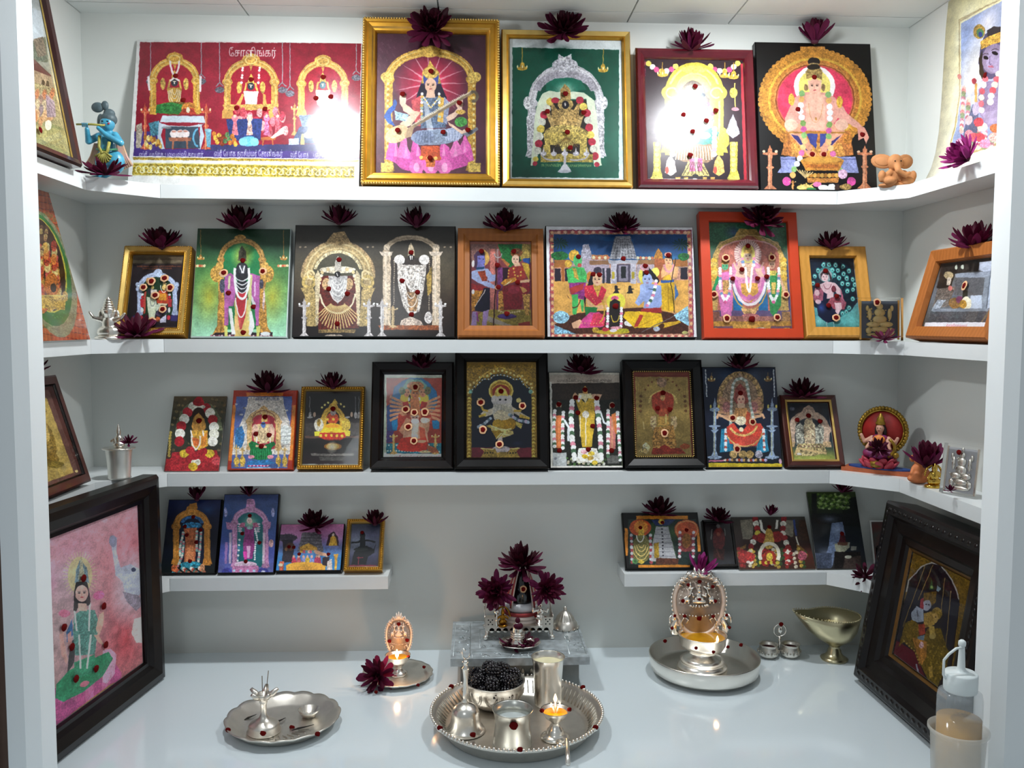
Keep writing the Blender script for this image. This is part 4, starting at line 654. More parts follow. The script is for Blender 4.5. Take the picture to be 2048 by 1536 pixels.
def p_temple(P):
    P.vg('ececf0', 'ececf0'); p, e, l, ar, bd = P.p, P.e, P.l, P.ar, P.bd
    p('8c2448', 145, 305, 1605, 305, 1625, 1415, 155, 1415); p('c08870', 155, 318, 1598, 318, 1615, 1402, 165, 1402, n=.3)
    bd(['f0b880', 'b84848'], 15, 172, 330, 178, 1385, st=36); bd(['f0b880', 'b84848'], 15, 1575, 330, 1600, 1385, st=36); bd(['f4c0a0', 'b84848'], 15, 240, 328, 1560, 328, st=36); bd(['f4c0a0', 'b84848'], 15, 180, 1390, 1600, 1398, st=36)
    p('083c74', 190, 350, 1555, 350, 1562, 640, 190, 640); P.gl('4c94c8', 400, 600, 300, 130, .7); P.gl('4c94c8', 1350, 620, 400, 130, .8); l('0c5490', 40, 560, 380, 1000, 420, a=.6)
    p('e0a44c', 192, 820, 1565, 820, 1572, 1150, 192, 1180, n=.06); P.gl('f8d070', 950, 960, 350, 200, .6)
    # buildings
    p('9894a4', 460, 600, 490, 460, 550, 445, 590, 600, n=.5); p('a898a8', 470, 600, 760, 600, 760, 850, 450, 850, n=.2); p('b06838', 580, 560, 750, 560, 750, 610, 580, 610, n=.4); bd(['d8d0a8', 'c06848'], 16, 600, 590, 750, 590, st=30); bd(['d8d0a8', 'c06848'], 16, 1050, 590, 1210, 595, st=30)
    p('8a6040', 560, 620, 760, 615, 760, 660, 560, 660); p('9a6c44', 1040, 610, 1220, 610, 1220, 660, 1040, 660); p('b4a4b0', 1040, 660, 1240, 660, 1240, 840, 1040, 850, n=.2)
    p('8c8c94', 820, 370, 975, 365, 1045, 600, 760, 605, n=.45)
    for k in range(7): l('5a5a64', 7, 815-k*8, 400+k*30, 985+k*9, 400+k*30)
    for k in range(8): l('b4b4bc', 5, 835+k*18, 372, 775+k*34, 600)
    p('a4a4b0', 745, 615, 1060, 612, 1045, 650, 760, 652); p('bcb8c8', 775, 650, 835, 650, 835, 855, 775, 855, n=.2); p('bcb8c8', 975, 650, 1035, 650, 1035, 855, 975, 855, n=.2); p('4c4458', 835, 655, 975, 655, 975, 840, 835, 840); p('8c8498', 855, 670, 950, 670, 950, 830, 855, 830); p('10141c', 880, 680, 930, 680, 930, 800, 880, 800); p('b8a428', 785, 735, 815, 735, 812, 805, 785, 805); p('b8a428', 985, 735, 1015, 735, 1018, 805, 988, 805)
    for x in (640, 700, 740, 760): l('2c2c3c', 22, x, 700, x, 850)
    p('a4642c', 195, 610, 360, 610, 360, 690, 195, 690, n=.1); l('a05c28', 30, 285, 690, 285, 830); p('241c2c', 200, 700, 262, 700, 262, 830, 200, 830); p('241c2c', 305, 700, 340, 700, 340, 830, 305, 830); p('a4642c', 1410, 610, 1560, 610, 1560, 680, 1410, 680, n=.1); p('241c2c', 1490, 690, 1560, 690, 1560, 810, 1490, 810); p('b05c30', 1220, 600, 1330, 600, 1330, 830, 1220, 830, n=.2)
    p('b87828', 1215, 600, 1235, 530, 1262, 490, 1300, 540, 1310, 600, n=.4); e('1c6830', 250, 570, 90, 45, n=.5); e('1c6830', 1520, 580, 60, 40, n=.5)
    for cx, cy in ((250, 430), (1490, 440)):
        for k in range(12): a = k*30+10; p('103c20', cx, cy, cx+95*math.cos(math.radians(a)), cy-70*math.sin(math.radians(a))+20, cx+70*math.cos(math.radians(a+14)), cy-50*math.sin(math.radians(a+14))+10, n=.3)
    # rug
    p('4a2418', 205, 1270, 420, 1160, 900, 1110, 1100, 1100, 1420, 1160, 1570, 1280, 1565, 1370, 200, 1370, n=.35); e('8cc0dc', 265, 1200, 85, 65, n=.5); p('8cc0dc', 1420, 1180, 1565, 1080, 1575, 1290, 1450, 1220, n=.5); p('7cb0d0', 198, 1280, 420, 1370, 198, 1370, n=.6)
    # green figure
    e('d09c30', 400, 570, 55, 60, n=.3); p('d8a838', 360, 560, 405, 495, 450, 560, n=.3); e('4cb868', 435, 620, 46, 60, n=.15); e('d8a838', 340, 650, 38, 36, n=.4); e('b84840', 455, 665, 20, 20)
    p('44b85c', 320, 720, 380, 680, 500, 690, 530, 760, 520, 850, 340, 850, n=.2); p('c8a440', 380, 690, 420, 700, 450, 820, 400, 790, n=.3); p('8c2c7c', 345, 850, 520, 840, 500, 1020, 440, 1010, 360, 960, n=.3); p('b03030', 350, 900, 500, 850, 490, 910, 370, 970); p('40b458', 375, 970, 440, 960, 440, 1080, 420, 1170, 385, 1170, 380, 1060); p('40b458', 460, 1020, 500, 1020, 495, 1140, 475, 1140); ar('4c2c20', 10, 400, 1020, 60, 80, 250, 360); p('4c2820', 315, 950, 360, 1020, 340, 1000)
    # kneeling woman
    e('d8882c', 560, 790, 34, 60); p('14101c', 570, 760, 640, 710, 690, 760, 640, 800, 580, 880, 530, 900, 510, 1140, 500, 1000, n=.1); P.face(635, 815, 50, 'e8b890'); e('30283c', 640, 720, 44, 36, n=.3); p('c89838', 590, 880, 690, 870, 660, 980, 600, 960, n=.3)
    p('cc2440', 500, 880, 590, 870, 640, 1000, 680, 880, 730, 920, 690, 1040, 620, 1080, 510, 990, n=.2); p('e0a878', 520, 1000, 600, 1080, 760, 1070, 770, 1105, 600, 1130, 540, 1080); p('1c7838', 505, 1090, 640, 1100, 620, 1190, 520, 1210, n=.2); p('d8408c', 560, 1150, 660, 1150, 720, 1200, 700, 1300, 440, 1310, 470, 1230, n=.15); p('e0303c', 600, 1160, 700, 1160, 715, 1290, 560, 1290, n=.2, a=.7); p('e8b088', 370, 1260, 460, 1220, 480, 1240, 440, 1310, 390, 1310)
    bd(['f4d070'], 5, 480, 1260, 700, 1260, st=30); bd(['f4d070'], 4, 520, 900, 620, 1060, st=26); ar('c8a030', 12, 650, 1130, 60, 120, 280, 420)
    # lingam and offerings
    e('ece040', 830, 1040, 95, 90); P.gl('f8f060', 830, 1040, 110, 100, .6); e('d85880', 815, 1005, 40, 26, n=.3); p('201818', 765, 1040, 815, 1010, 870, 1040, 870, 1180, 760, 1180, n=.2); e('201818', 820, 1180, 78, 26); p('241c1c', 760, 1190, 880, 1190, 900, 1300, 740, 1300, n=.2); p('241c1c', 880, 1165, 960, 1175, 950, 1200, 880, 1200)
    for x in (745, 885): bd(['f4f4f4', 'f4f4f4', 'e078a0', 'f4f4f4'], 16, x, 1110, x-5, 1300, st=26)
    ar('d0b030', 10, 820, 1180, 42, 70, 180, 360); e('c8a820', 780, 1350, 190, 22); e('d890a0', 830, 1310, 60, 18, n=.3); e('c83040', 720, 1325, 34, 18, n=.3); e('e0d8e0', 800, 1335, 40, 16); e('a8a020', 900, 1335, 60, 22, n=.3); e('cfa430', 620, 1330, 36, 30, n=.4); e('e4e0e4', 970, 1260, 58, 32, n=.1)
    for x in (830, 970): p('201c20', x-35, 955, x-15, 930, x-15, 880, x, 872, x+15, 880, x+18, 905, x+50, 912, x+18, 922, x+35, 955)
    bd(['c07838'], 4, 915, 880, 935, 1080, st=14)
    # blue seated figure
    e('e8dc50', 1120, 770, 62, 90); e('ece060', 1230, 740, 44, 50); p('141018', 1100, 720, 1170, 690, 1220, 750, 1280, 830, 1250, 860, 1200, 800, 1100, 780); P.face(1150, 815, 52, 'a0b0e0', '283050', '9c6888'); e('d898a0', 1120, 690, 44, 40, n=.3); p('b890a0', 1085, 690, 1100, 650, 1170, 660, 1165, 720)
    p('90a4dc', 1110, 880, 1200, 860, 1300, 880, 1335, 930, 1300, 1060, 1270, 1110, 1110, 1110, 1120, 1000, n=.06); p('94a8e0', 1020, 1050, 1070, 960, 1100, 870, 1130, 880, 1130, 960, 1240, 1020, 1230, 1060, 1120, 1030, 1060, 1085); p('a0b4e8', 1075, 960, 1075, 870, 1120, 850, 1140, 900, 1120, 980)
    bd(['f0f0f0', 'e080a8', 'f4f4f4', '406850'], 18, 1240, 830, 1225, 900, 1200, 1000, 1140, 1090, st=30); l('2c4c68', 8, 1160, 910, 1210, 915); p('a82828', 1080, 1110, 1290, 1100, 1300, 1150, 1090, 1160, n=.2)
    p('e8b818', 920, 1140, 1080, 1140, 1290, 1160, 1310, 1240, 1250, 1300, 1020, 1310, 900, 1200, n=.12); p('b83428', 1070, 1170, 1110, 1180, 1050, 1300, 1010, 1300); l('c89010', 8, 1060, 1290, 1290, 1190)
    # standing archer
    P.face(1365, 620, 40, 'e8b080'); p('14101c', 1330, 570, 1400, 540, 1410, 640, 1395, 600, 1335, 590); e('d89080', 1360, 555, 36, 24, n=.3); p('e8ac70', 1290, 740, 1310, 660, 1400, 660, 1470, 690, 1450, 800, 1400, 800, 1380, 740, 1290, 800, n=.08); ar('e09098', 26, 1370, 640, 50, 90, 190, 350); p('2c54a0', 1290, 820, 1420, 815, 1420, 850, 1290, 850); p('d8a818', 1290, 850, 1420, 840, 1430, 1130, 1370, 1140, 1300, 1120, n=.12); l('a87c10', 8, 1360, 860, 1365, 1130); l('241c1c', 8, 1440, 600, 1390, 850, 1415, 1000, 1425, 1150); p('3c6cac', 1430, 850, 1470, 960, 1430, 1030); p('d8a828', 1320, 780, 1380, 760, 1400, 820, 1300, 820)
    l('6c6468', 8, 1090, 1350, 1420, 1190); p('d0a020', 1290, 1260, 1480, 1235, 1490, 1255, 1310, 1315, n=.2); e('4c2810', 1302, 1290, 22, 28); e('a8b0c0', 1245, 1320, 36, 26, n=.3); e('b8b468', 1535, 1355, 32, 16)
def p_threefig(P):
    P.vg('3c5c48', '4c6c50', '4c4c80', '504888', '7c5868'); p, e, l, ar, bd = P.p, P.e, P.l, P.ar, P.bd
    p('2f6444', 190, 240, 1005, 240, 1010, 490, 200, 490, n=.25); P.gl('4c5890', 450, 330, 120, 100, .8)
    p('c09c54', 235, 560, 300, 430, 440, 390, 500, 290, 680, 300, 740, 390, 900, 430, 960, 560, 1000, 900, 1010, 1130, 220, 1130, 215, 800, n=.3)
    p('b86858', 290, 560, 330, 480, 470, 430, 600, 350, 760, 440, 870, 480, 910, 560, 920, 1130, 280, 1130, n=.15); ar('e0c080', 10, 600, 560, 350, 200, 20, 160); ar('e8a8a8', 14, 600, 560, 315, 150, 20, 160)
    for s in (-1, 1): P.bd(['d8ac3c', 'e8c860'], 34, 600+s*355, 620, 600+s*360, 820, st=44, n=.3)
    p('1c6ca8', 440, 760, 510, 760, 540, 1130, 440, 1130); p('1c6ca8', 720, 760, 780, 760, 800, 1130, 700, 1130)
    e('c89898', 590, 560, 140, 150, n=.2)
    for k in range(36):
        a = k*10*PI/180; l('f0e0d0', 7, 590+90*math.cos(a), 550-100*math.sin(a), 590+138*math.cos(a), 550-150*math.sin(a))
    e('e8dc70', 592, 560, 72, 110)
    # centre figure
    p('d888b0', 430, 650, 520, 640, 680, 640, 760, 680, 780, 850, 740, 1000, 620, 1060, 500, 1000, 430, 860, n=.15); p('d8a048', 520, 850, 690, 850, 700, 980, 620, 1050, 530, 990, n=.2); p('e8b8a0', 460, 780, 490, 640, 520, 640, 560, 700, 560, 800, n=.1); p('e8b8a0', 660, 700, 720, 700, 760, 780, 700, 800, n=.1)
    for s in (-1, 1): p('e8b8a4', 600+s*130, 720, 600+s*160, 640, 600+s*145, 630, 600+s*115, 700)
    p('d8b090', 550, 640, 640, 640, 650, 760, 610, 800, 560, 760, n=.2); P.face(592, 575, 42, 'd8b498'); p('c8a050', 545, 545, 560, 480, 592, 440, 625, 480, 640, 545, n=.4); e('3c3834', 592, 600, 50, 56, a=.2)
    for s in (-1, 1): l('f4f4f4', 22, 600+s*35, 690, 600+s*15, 900, 606, 940); bd(['e890b0', '7090c0', 'f0f0f0'], 16, 596+s*60, 600, 596+s*50, 680)
    e('d878b0', 610, 1000, 26, 34); ar('e8e0e4', 30, 610, 820, 160, 250, 185, 355); ar('cc6cac', 30, 610, 800, 140, 210, 185, 355); ar('c8a050', 14, 610, 830, 185, 290, 185, 355)
    p('d8a868', 520, 1110, 700, 1110, 660, 1180, 700, 1240, 510, 1240, 560, 1180, n=.4); e('c07070', 620, 1200, 100, 40, n=.4)
    # side figures
    P.face(358, 675, 34, '4ca878', '143c28'); p('d8b048', 320, 640, 345, 560, 350, 535, 358, 560, 392, 640, n=.4); e('9c7038', 358, 640, 44, 18, n=.4)
    p('d870b0', 310, 740, 420, 730, 430, 830, 440, 1000, 420, 1190, 320, 1190, 280, 900, n=.12); p('c89858', 330, 820, 400, 820, 400, 960, 340, 960, n=.4); l('1c8c50', 34, 290, 790, 240, 930); e('cc7898', 290, 920, 30, 60, n=.2)
    P.face(838, 660, 34, 'e0b090'); p('d8b048', 800, 625, 822, 550, 830, 530, 840, 550, 872, 625, n=.4); p('2c8c48', 790, 740, 900, 740, 940, 850, 930, 1080, 860, 1200, 820, 1150, 800, 900, n=.25); p('d0c050', 800, 720, 880, 720, 880, 770, 800, 770, n=.3); p('c8a850', 830, 840, 880, 840, 870, 960, 835, 960, n=.4); l('d8a888', 26, 920, 800, 975, 950); l('d8a888', 22, 800, 760, 780, 800)
    for cx in (360, 855):
        for s in (-1, 1): bd(['eef0f0', 'eef0f0', 'e0e4e8', 'e890a0', '6c90b8', 'eef0f0'], 17, cx+s*55, 700, cx+s*52, 880, cx+s*40, 960, cx+s*6, 1030, st=26)
        e('d85890', cx, 1045, 18, 16)
    # dais
    p('8c5848', 210, 1140, 300, 1140, 300, 1240, 215, 1240, n=.2); p('a86c60', 290, 1190, 900, 1190, 960, 1250, 260, 1250, n=.3); p('a87c4c', 940, 1140, 1020, 1140, 1030, 1240, 940, 1240, n=.3); p('c8943c', 215, 1240, 1030, 1240, 1035, 1290, 220, 1290, n=.25); p('d8a848', 430, 1270, 830, 1270, 820, 1330, 440, 1330, n=.2)
    p('705078', 222, 1320, 440, 1330, 840, 1330, 1040, 1310, 1045, 1385, 225, 1385, n=.3); p('d0a040', 460, 1330, 530, 1330, 500, 1370, 480, 1370, n=.3); e('b8bcb0', 720, 1330, 70, 26, n=.7); e('c8a048', 270, 1320, 40, 16, n=.4); e('c8a048', 990, 1320, 36, 16, n=.4)
def p_peacock(P):
    P.vg('101c34', '0c1c2c', '0c2430', '4c8c9c', '5cb0b0', '3c8c90'); p, e, l, ar, bd = P.p, P.e, P.l, P.ar, P.bd
    p('0c1a2c', 1220, 630, 1740, 630, 1740, 1000, 1640, 1140, 1500, 1220, 1250, 1080, n=.3); P.gl('6cc8c8', 1640, 1230, 160, 160, .9); P.gl('9ce0dc', 1320, 1230, 120, 80, .6); P.gl('2c6c80', 1300, 1180, 100, 60, .5)
    for x, y in ((1365, 660), (1425, 660), (1490, 665), (1565, 680), (1625, 725), (1310, 720), (1455, 715), (1512, 720), (1572, 755), (1665, 810), (1605, 800), (1525, 795), (1475, 770), (1275, 780), (1558, 855), (1615, 860), (1668, 915), (1610, 930), (1665, 1010), (1625, 1100), (1600, 1145), (1560, 1160), (1258, 850), (1685, 865)):
        l('1c6c78', 6, x, y, 1480, 1050, a=.35)
    for x, y in ((1365, 660), (1425, 660), (1490, 665), (1565, 680), (1625, 725), (1310, 720), (1455, 715), (1512, 720), (1572, 755), (1665, 810), (1605, 800), (1525, 795), (1475, 770), (1275, 780), (1558, 855), (1615, 860), (1668, 915), (1610, 930), (1665, 1010), (1625, 1100), (1600, 1145), (1560, 1160), (1258, 850), (1685, 865)):
        e('3c9c98', x, y, 22, 26, n=.2); e('a8e0d8', x, y, 13, 16); e('14384c', x, y+3, 8, 9)
    e('4cb0a8', 1390, 760, 82, 80, a=.6); e('e0c0c8', 1385, 770, 66, 66, a=.5); p('382028', 1335, 760, 1360, 720, 1420, 720, 1450, 800, 1440, 840, 1420, 760, 1350, 770, 1340, 830); P.face(1380, 790, 34, 'e0bcc0', '3c2430', 'a05060')
    p('d8b4bc', 1330, 860, 1400, 830, 1490, 850, 1550, 920, 1560, 980, 1500, 960, 1470, 900, 1470, 1000, 1400, 1010, 1330, 930, n=.06); p('9c5068', 1280, 900, 1330, 880, 1400, 1000, 1300, 1060, 1250, 1000, n=.35); p('a04858', 1440, 1000, 1520, 980, 1600, 1050, 1580, 1120, 1480, 1120, 1400, 1060, n=.35); p('b46078', 1540, 900, 1590, 1060, 1550, 1090, n=.3)
    p('dcb8c0', 1480, 1050, 1550, 1050, 1550, 1110, 1510, 1190, 1470, 1190, 1490, 1110); e('dcb4bc', 1310, 1040, 30, 24); ar('803848', 5, 1405, 850, 40, 60, 190, 350); e('d0a8b0', 1300, 950, 26, 30); e('6c2838', 1470, 910, 26, 34, n=.3)
    p('101838', 1365, 940, 1400, 960, 1395, 1080, 1440, 1080, 1520, 1180, 1480, 1240, 1400, 1260, 1310, 1180, 1300, 1100, 1360, 1020, n=.15); P.gl('2c50a8', 1340, 1100, 50, 80, .8)
    for x in (1400, 1470): l('c8dce0', 6, x, 1250, x+6, 1320, x-24, 1335); l('c8dce0', 6, x+6, 1320, x+30, 1335)
def p_shrinephoto(P):
    P.vg('24201e', '585c60', '6c7480', '5c6064', '4c4840'); p, e, l, ar, bd = P.p, P.e, P.l, P.ar, P.bd
    p('2c2420', 740, 590, 1085, 570, 1070, 640, 860, 660, 820, 800, 690, 800, n=.3); p('b8c0d4', 1080, 560, 1310, 530, 1310, 700, 1090, 640, 1070, 630, n=.08); e('a89470', 800, 680, 44, 36, n=.4); e('c8d0c0', 870, 605, 12, 22); e('c8d0c0', 925, 605, 14, 20); p('c8b8a8', 790, 700, 830, 700, 810, 770, 780, 770, n=.3)
    p('9098a8', 860, 665, 1180, 640, 1170, 700, 860, 700, n=.1); p('5c5c60', 860, 700, 1130, 700, 1110, 860, 850, 860, n=.2); p('848c98', 1130, 690, 1180, 680, 1150, 980, 1090, 980); p('b4c0d4', 1180, 650, 1300, 640, 1220, 950, 1150, 980, n=.06); l('505864', 8, 1190, 570, 1140, 980); l('6c7484', 6, 1205, 700, 1225, 920); l('6c7484', 6, 1210, 700, 1290, 690)
    p('6c6058', 700, 800, 860, 780, 800, 960, 650, 980, n=.4); e('cc7068', 815, 795, 18, 24); p('98a0ac', 700, 900, 780, 900, 700, 1000, 640, 1000, n=.4)
    p('b4c0d4', 1000, 860, 1100, 860, 1100, 980, 980, 980, n=.05); e('8c6430', 860, 930, 60, 50, n=.3); e('7c3c60', 900, 900, 34, 34); p('1c241c', 930, 820, 975, 820, 970, 890, 920, 900); e('ece4c8', 960, 930, 46, 60, n=.1); e('b88830', 930, 940, 34, 40, n=.3)
    p('7c8490', 660, 980, 1190, 980, 1180, 1005, 655, 1010); p('4c4c50', 640, 1010, 1180, 1005, 1160, 1100, 610, 1110, n=.3); l('78684c', 12, 1100, 1100, 1180, 980)
    p('e4e4ee', 590, 1105, 1165, 1103, 1145, 1190, 575, 1185); P.text('திருச்சிற்றம்பலம்', 870, 1135, 26, 'd04860', wid=190); P.text('SRI SHANKARA MUTT OLD TEMPLE CHENNAI TAMILNADU', 855, 1158, 14, '9088a8', wid=460); P.text('SANKARA ASHRAM SRI GURU BHAVANAM INDIA', 850, 1183, 18, 'b05878', wid=460)
def p_goldplaque(P):
    P.vg('4a201c', '5c3028', '4c201c'); p, e, l, ar, bd = P.p, P.e, P.l, P.ar, P.bd
    p('6c4840', 100, 430, 440, 400, 725, 1190, 400, 1330, n=.15); p('b89c50', 100, 500, 420, 475, 665, 1150, 420, 1240, n=.18)
    P.gl('dcc478', 320, 560, 80, 120, .6); e('9c8038', 380, 600, 40, 60, n=.4, rot=-15); e('8c7030', 420, 850, 70, 190, rot=-18, n=.4); e('c8a858', 400, 780, 40, 100, rot=-18, n=.3); e('7c6024', 470, 1040, 60, 70, n=.5); e('7c5c20', 360, 930, 22, 50, rot=-15, n=.4); e('7c6828', 500, 1080, 80, 30, n=.4)
    e('ecd488', 690, 1140, 14, 12)
def p_garland(P):
    P.vg('5c4c34', '34382c', '30342a', '5c2420'); p, e, l, ar, bd = P.p, P.e, P.l, P.ar, P.bd
    for k in range(120): e(['8c6c3c', '3c3428', 'a08450', '2c3424'][k % 4], 110+(k*53) % 540, 350+(k*29) % 520, 14, 12, n=.5, a=.5)
    ar('5c6448', 44, 400, 640, 190, 250, 0, 180, n=.4); e('242c24', 395, 600, 150, 190)
    P.p('9c1c24', 100, 900, 600, 880, 640, 1020, 90, 1025, n=.3); p('a8242c', 160, 840, 560, 820, 620, 1000, 100, 1010, n=.35)
    bd(['a81c28', 'e0ddd0', 'b02430', 'e4e2d4', 'a81c28', 'e8e6d8'], 46, 400, 380, 290, 480, 230, 620, 220, 760, st=70, n=.25)
    bd(['e0dcd0', 'a81c28', 'e4e0d0', 'a01c24', 'e8e6d8', 'e4e2d0'], 46, 400, 410, 490, 450, 530, 560, 540, 660, 520, 760, st=66, n=.25)
    e('c8c4b4', 380, 425, 80, 24, n=.3); e('9c1820', 395, 388, 50, 30, n=.3)
    for x, y, c in ((265, 850, 'd8b430'), (495, 850, 'd8b430'), (370, 930, 'dcd8c0'), (345, 970, 'd0a828'), (360, 870, 'a01c28'), (320, 820, 'b02830'), (430, 830, 'a81c28'), (560, 920, 'c04048')): e(c, x, y, 44, 38, n=.35)
    e('2c1c14', 395, 500, 60, 70); p('b07c34', 330, 600, 350, 520, 395, 480, 450, 540, 465, 610, 450, 640, 340, 640, n=.3); p('d8a038', 325, 640, 480, 640, 480, 780, 400, 820, 330, 780, n=.35); p('dc6830', 340, 700, 400, 720, 400, 780, 350, 780, n=.3); p('e88c30', 420, 700, 480, 650, 460, 780, 420, 790, n=.2)
    for s in (-1, 1): l('e8dccc', 14, 372+s*40, 690, 372+s*34, 770, 372, 815)
    l('ece8e8', 12, 435, 640, 440, 690); l('ece8e8', 12, 325, 640, 340, 700); bd(['a89040'], 14, 140, 660, 125, 880, st=26, n=.4)
def p_orangepanel(P):
    P.vg('b0301c', 'b83820', 'b0301c'); p, e, l, ar, bd = P.p, P.e, P.l, P.ar, P.bd
    p('d87828', 830, 295, 1165, 295, 1165, 330, 830, 330); p('dc7c28', 705, 410, 745, 410, 700, 915, 660, 915); p('dc7c28', 1250, 410, 1288, 410, 1260, 910, 1215, 910); p('dc7c28', 775, 990, 1115, 990, 1115, 1012, 775, 1012)
    p('4c60a4', 740, 330, 1248, 328, 1205, 990, 692, 992); P.gl('7c8cc0', 800, 450, 120, 60, .5); P.gl('6478b0', 1200, 430, 80, 100, .6)
    p('ccc4bc', 850, 335, 1165, 335, 1180, 430, 1240, 620, 1225, 860, 700, 860, 720, 700, 820, 480, n=.3)
    for k in range(60): e(['e8e4e0', '74706c', 'a8a09c', 'e8d8c8'][k % 4], 740+(k*71) % 480, 400+(k*37) % 420, 14, 9, n=.4, a=.7)
    P.text('காஞ்சி காமாட்சி', 1020, 350, 30, '28386c', wid=215)
    p('2c6ca8', 735, 620, 790, 600, 820, 680, 790, 790, 730, 820, 725, 700, n=.3); e('d8dcd8', 1185, 680, 50, 90, n=.3)
    for k in range(5): l('74787c', 4, 1140, 620+k*36, 1235, 620+k*36)
    P.arch(990, 470, 130, 560, 810, 46, 'd0a468', 'f0d8a8', 'b43040', n=.4, tip=True); ar('8c5840', 8, 990, 560, 108, 100, 0, 180)
    p('e0c088', 890, 600, 940, 580, 1040, 580, 1090, 620, 1080, 740, 900, 740, n=.25); p('d8b060', 965, 560, 975, 490, 995, 470, 1015, 500, 1025, 560, n=.35); e('4c70b8', 985, 588, 22, 30); e('283050', 985, 575, 20, 8); p('dcbc90', 940, 620, 1030, 620, 1020, 760, 950, 760, n=.4)
    for s in (-1, 1): p('e0b890', 985+s*90, 700, 985+s*60, 590, 985+s*45, 590, 985+s*50, 700, n=.2); e('e8b8a0', 985+s*75, 640, 26, 60, n=.3); l('f4f0ec', 10, 985+s*60, 700, 985+s*65, 860)
    p('0c7038', 850, 760, 880, 735, 985, 780, 1080, 740, 1095, 770, 1060, 800, 1050, 900, 870, 900, 865, 800, n=.35); e('0c7038', 965, 850, 100, 60, n=.35); l('e0b088', 20, 920, 780, 1010, 790)
    for k in range(10): l('30a060', 4, 880+k*19, 810, 875+k*20, 900)
    for s, x in ((-1, 895), (1, 1070)): e('e88ca0', x-20, 880, 30, 18, n=.3)
    e('2878b8', 960, 940, 130, 32, n=.35); p('2470b0', 830, 950, 1120, 950, 1130, 985, 830, 990, n=.4); bd(['c83060', 'e8a8c0'], 8, 850, 962, 1080, 962, st=16); bd(['dcdce8'], 7, 840, 984, 1120, 984, st=14)
    for x in (740, 795, 1120, 1180): P.lamp(x, 740+((x*7) % 60), 970, 'c8a058', 50); e('c8a040', x, 920, 26, 40, n=.5)
    e('3c5c9c', 1080, 965, 40, 24, n=.3)
def p_flamephoto(P):
    P.vg('2c1c1c', '1c1614', '30282a', '141210', '2c1a1e'); p, e, l, ar, bd = P.p, P.e, P.l, P.ar, P.bd
    p('141110', 1395, 300, 1870, 300, 1860, 500, 1380, 500); p('3c3634', 1370, 580, 1560, 560, 1560, 680, 1370, 690, n=.2); p('484240', 1770, 570, 1865, 570, 1860, 680, 1780, 690, n=.2); p('5c4238', 1365, 690, 1860, 690, 1860, 708, 1365, 712)
    for x in (1410, 1825, 1855): l('7c7c80', 5, x, 330, x, 520); e('a8a4a4', x, 500, 14, 30, n=.4)
    for x in (1450, 1790): e('c8a890', x, 495, 12, 24); e('9c9c9c', x-40, 520, 26, 8)
    P.arch(1620, 440, 84, 540, 640, 46, 'c8982c', 'f0d868', '2a1a14', n=.35); p('c09c30', 1600, 400, 1635, 350, 1670, 400, n=.3); bd(['e0cc70'], 10, 1520, 430, 1560, 390, 1600, 380, st=36); bd(['e0cc70'], 10, 1690, 400, 1740, 440, st=36)
    e('d0c8b8', 1490, 590, 44, 60, n=.4); e('c8a83c', 1740, 590, 40, 60, n=.4); e('a88430', 1490, 570, 18, 34, n=.4); p('e0cc30', 1450, 650, 1510, 650, 1500, 690, 1450, 690); p('d8c030', 1700, 640, 1780, 640, 1770, 690, 1700, 690, n=.2)
    e('c04820', 1615, 530, 56, 50, n=.3); bd(['e8c040', 'b83820'], 12, 1570, 540, 1660, 540, st=26); e('9c9090', 1620, 480, 28, 24, n=.3); e('e8b420', 1615, 620, 88, 50, n=.12); e('f0c828', 1612, 650, 106, 34, n=.15); e('e89820', 1612, 600, 60, 16)
    p('c83020', 1500, 660, 1725, 660, 1735, 700, 1680, 730, 1560, 730, 1490, 700, n=.15); P.bd(['f0c838', 'c83020'], 14, 1510, 685, 1720, 690, st=24); P.text('ௐ', 1605, 655, 20, 'a03818')
    e('c87818', 1617, 785, 80, 34); e('f8c840', 1617, 785, 60, 26); P.gl('ffffe8', 1610, 790, 50, 60, 1, .7)
    p('6c6660', 1415, 850, 1810, 850, 1805, 872, 1425, 872, n=.3); p('4c4844', 1490, 880, 1735, 880, 1720, 915, 1500, 915, n=.3); l('5c5450', 8, 1745, 785, 1800, 785); l('6c6864', 10, 1780, 850, 1800, 810, 1850, 810); p('1c1412', 1480, 720, 1760, 720, 1800, 840, 1440, 840, a=.4)
    p('b8c8c4', 1330, 945, 1860, 948, 1840, 995, 1330, 985); P.text('SHREE MOOKAMBIKA', 1590, 978, 28, '383c44', wid=440)
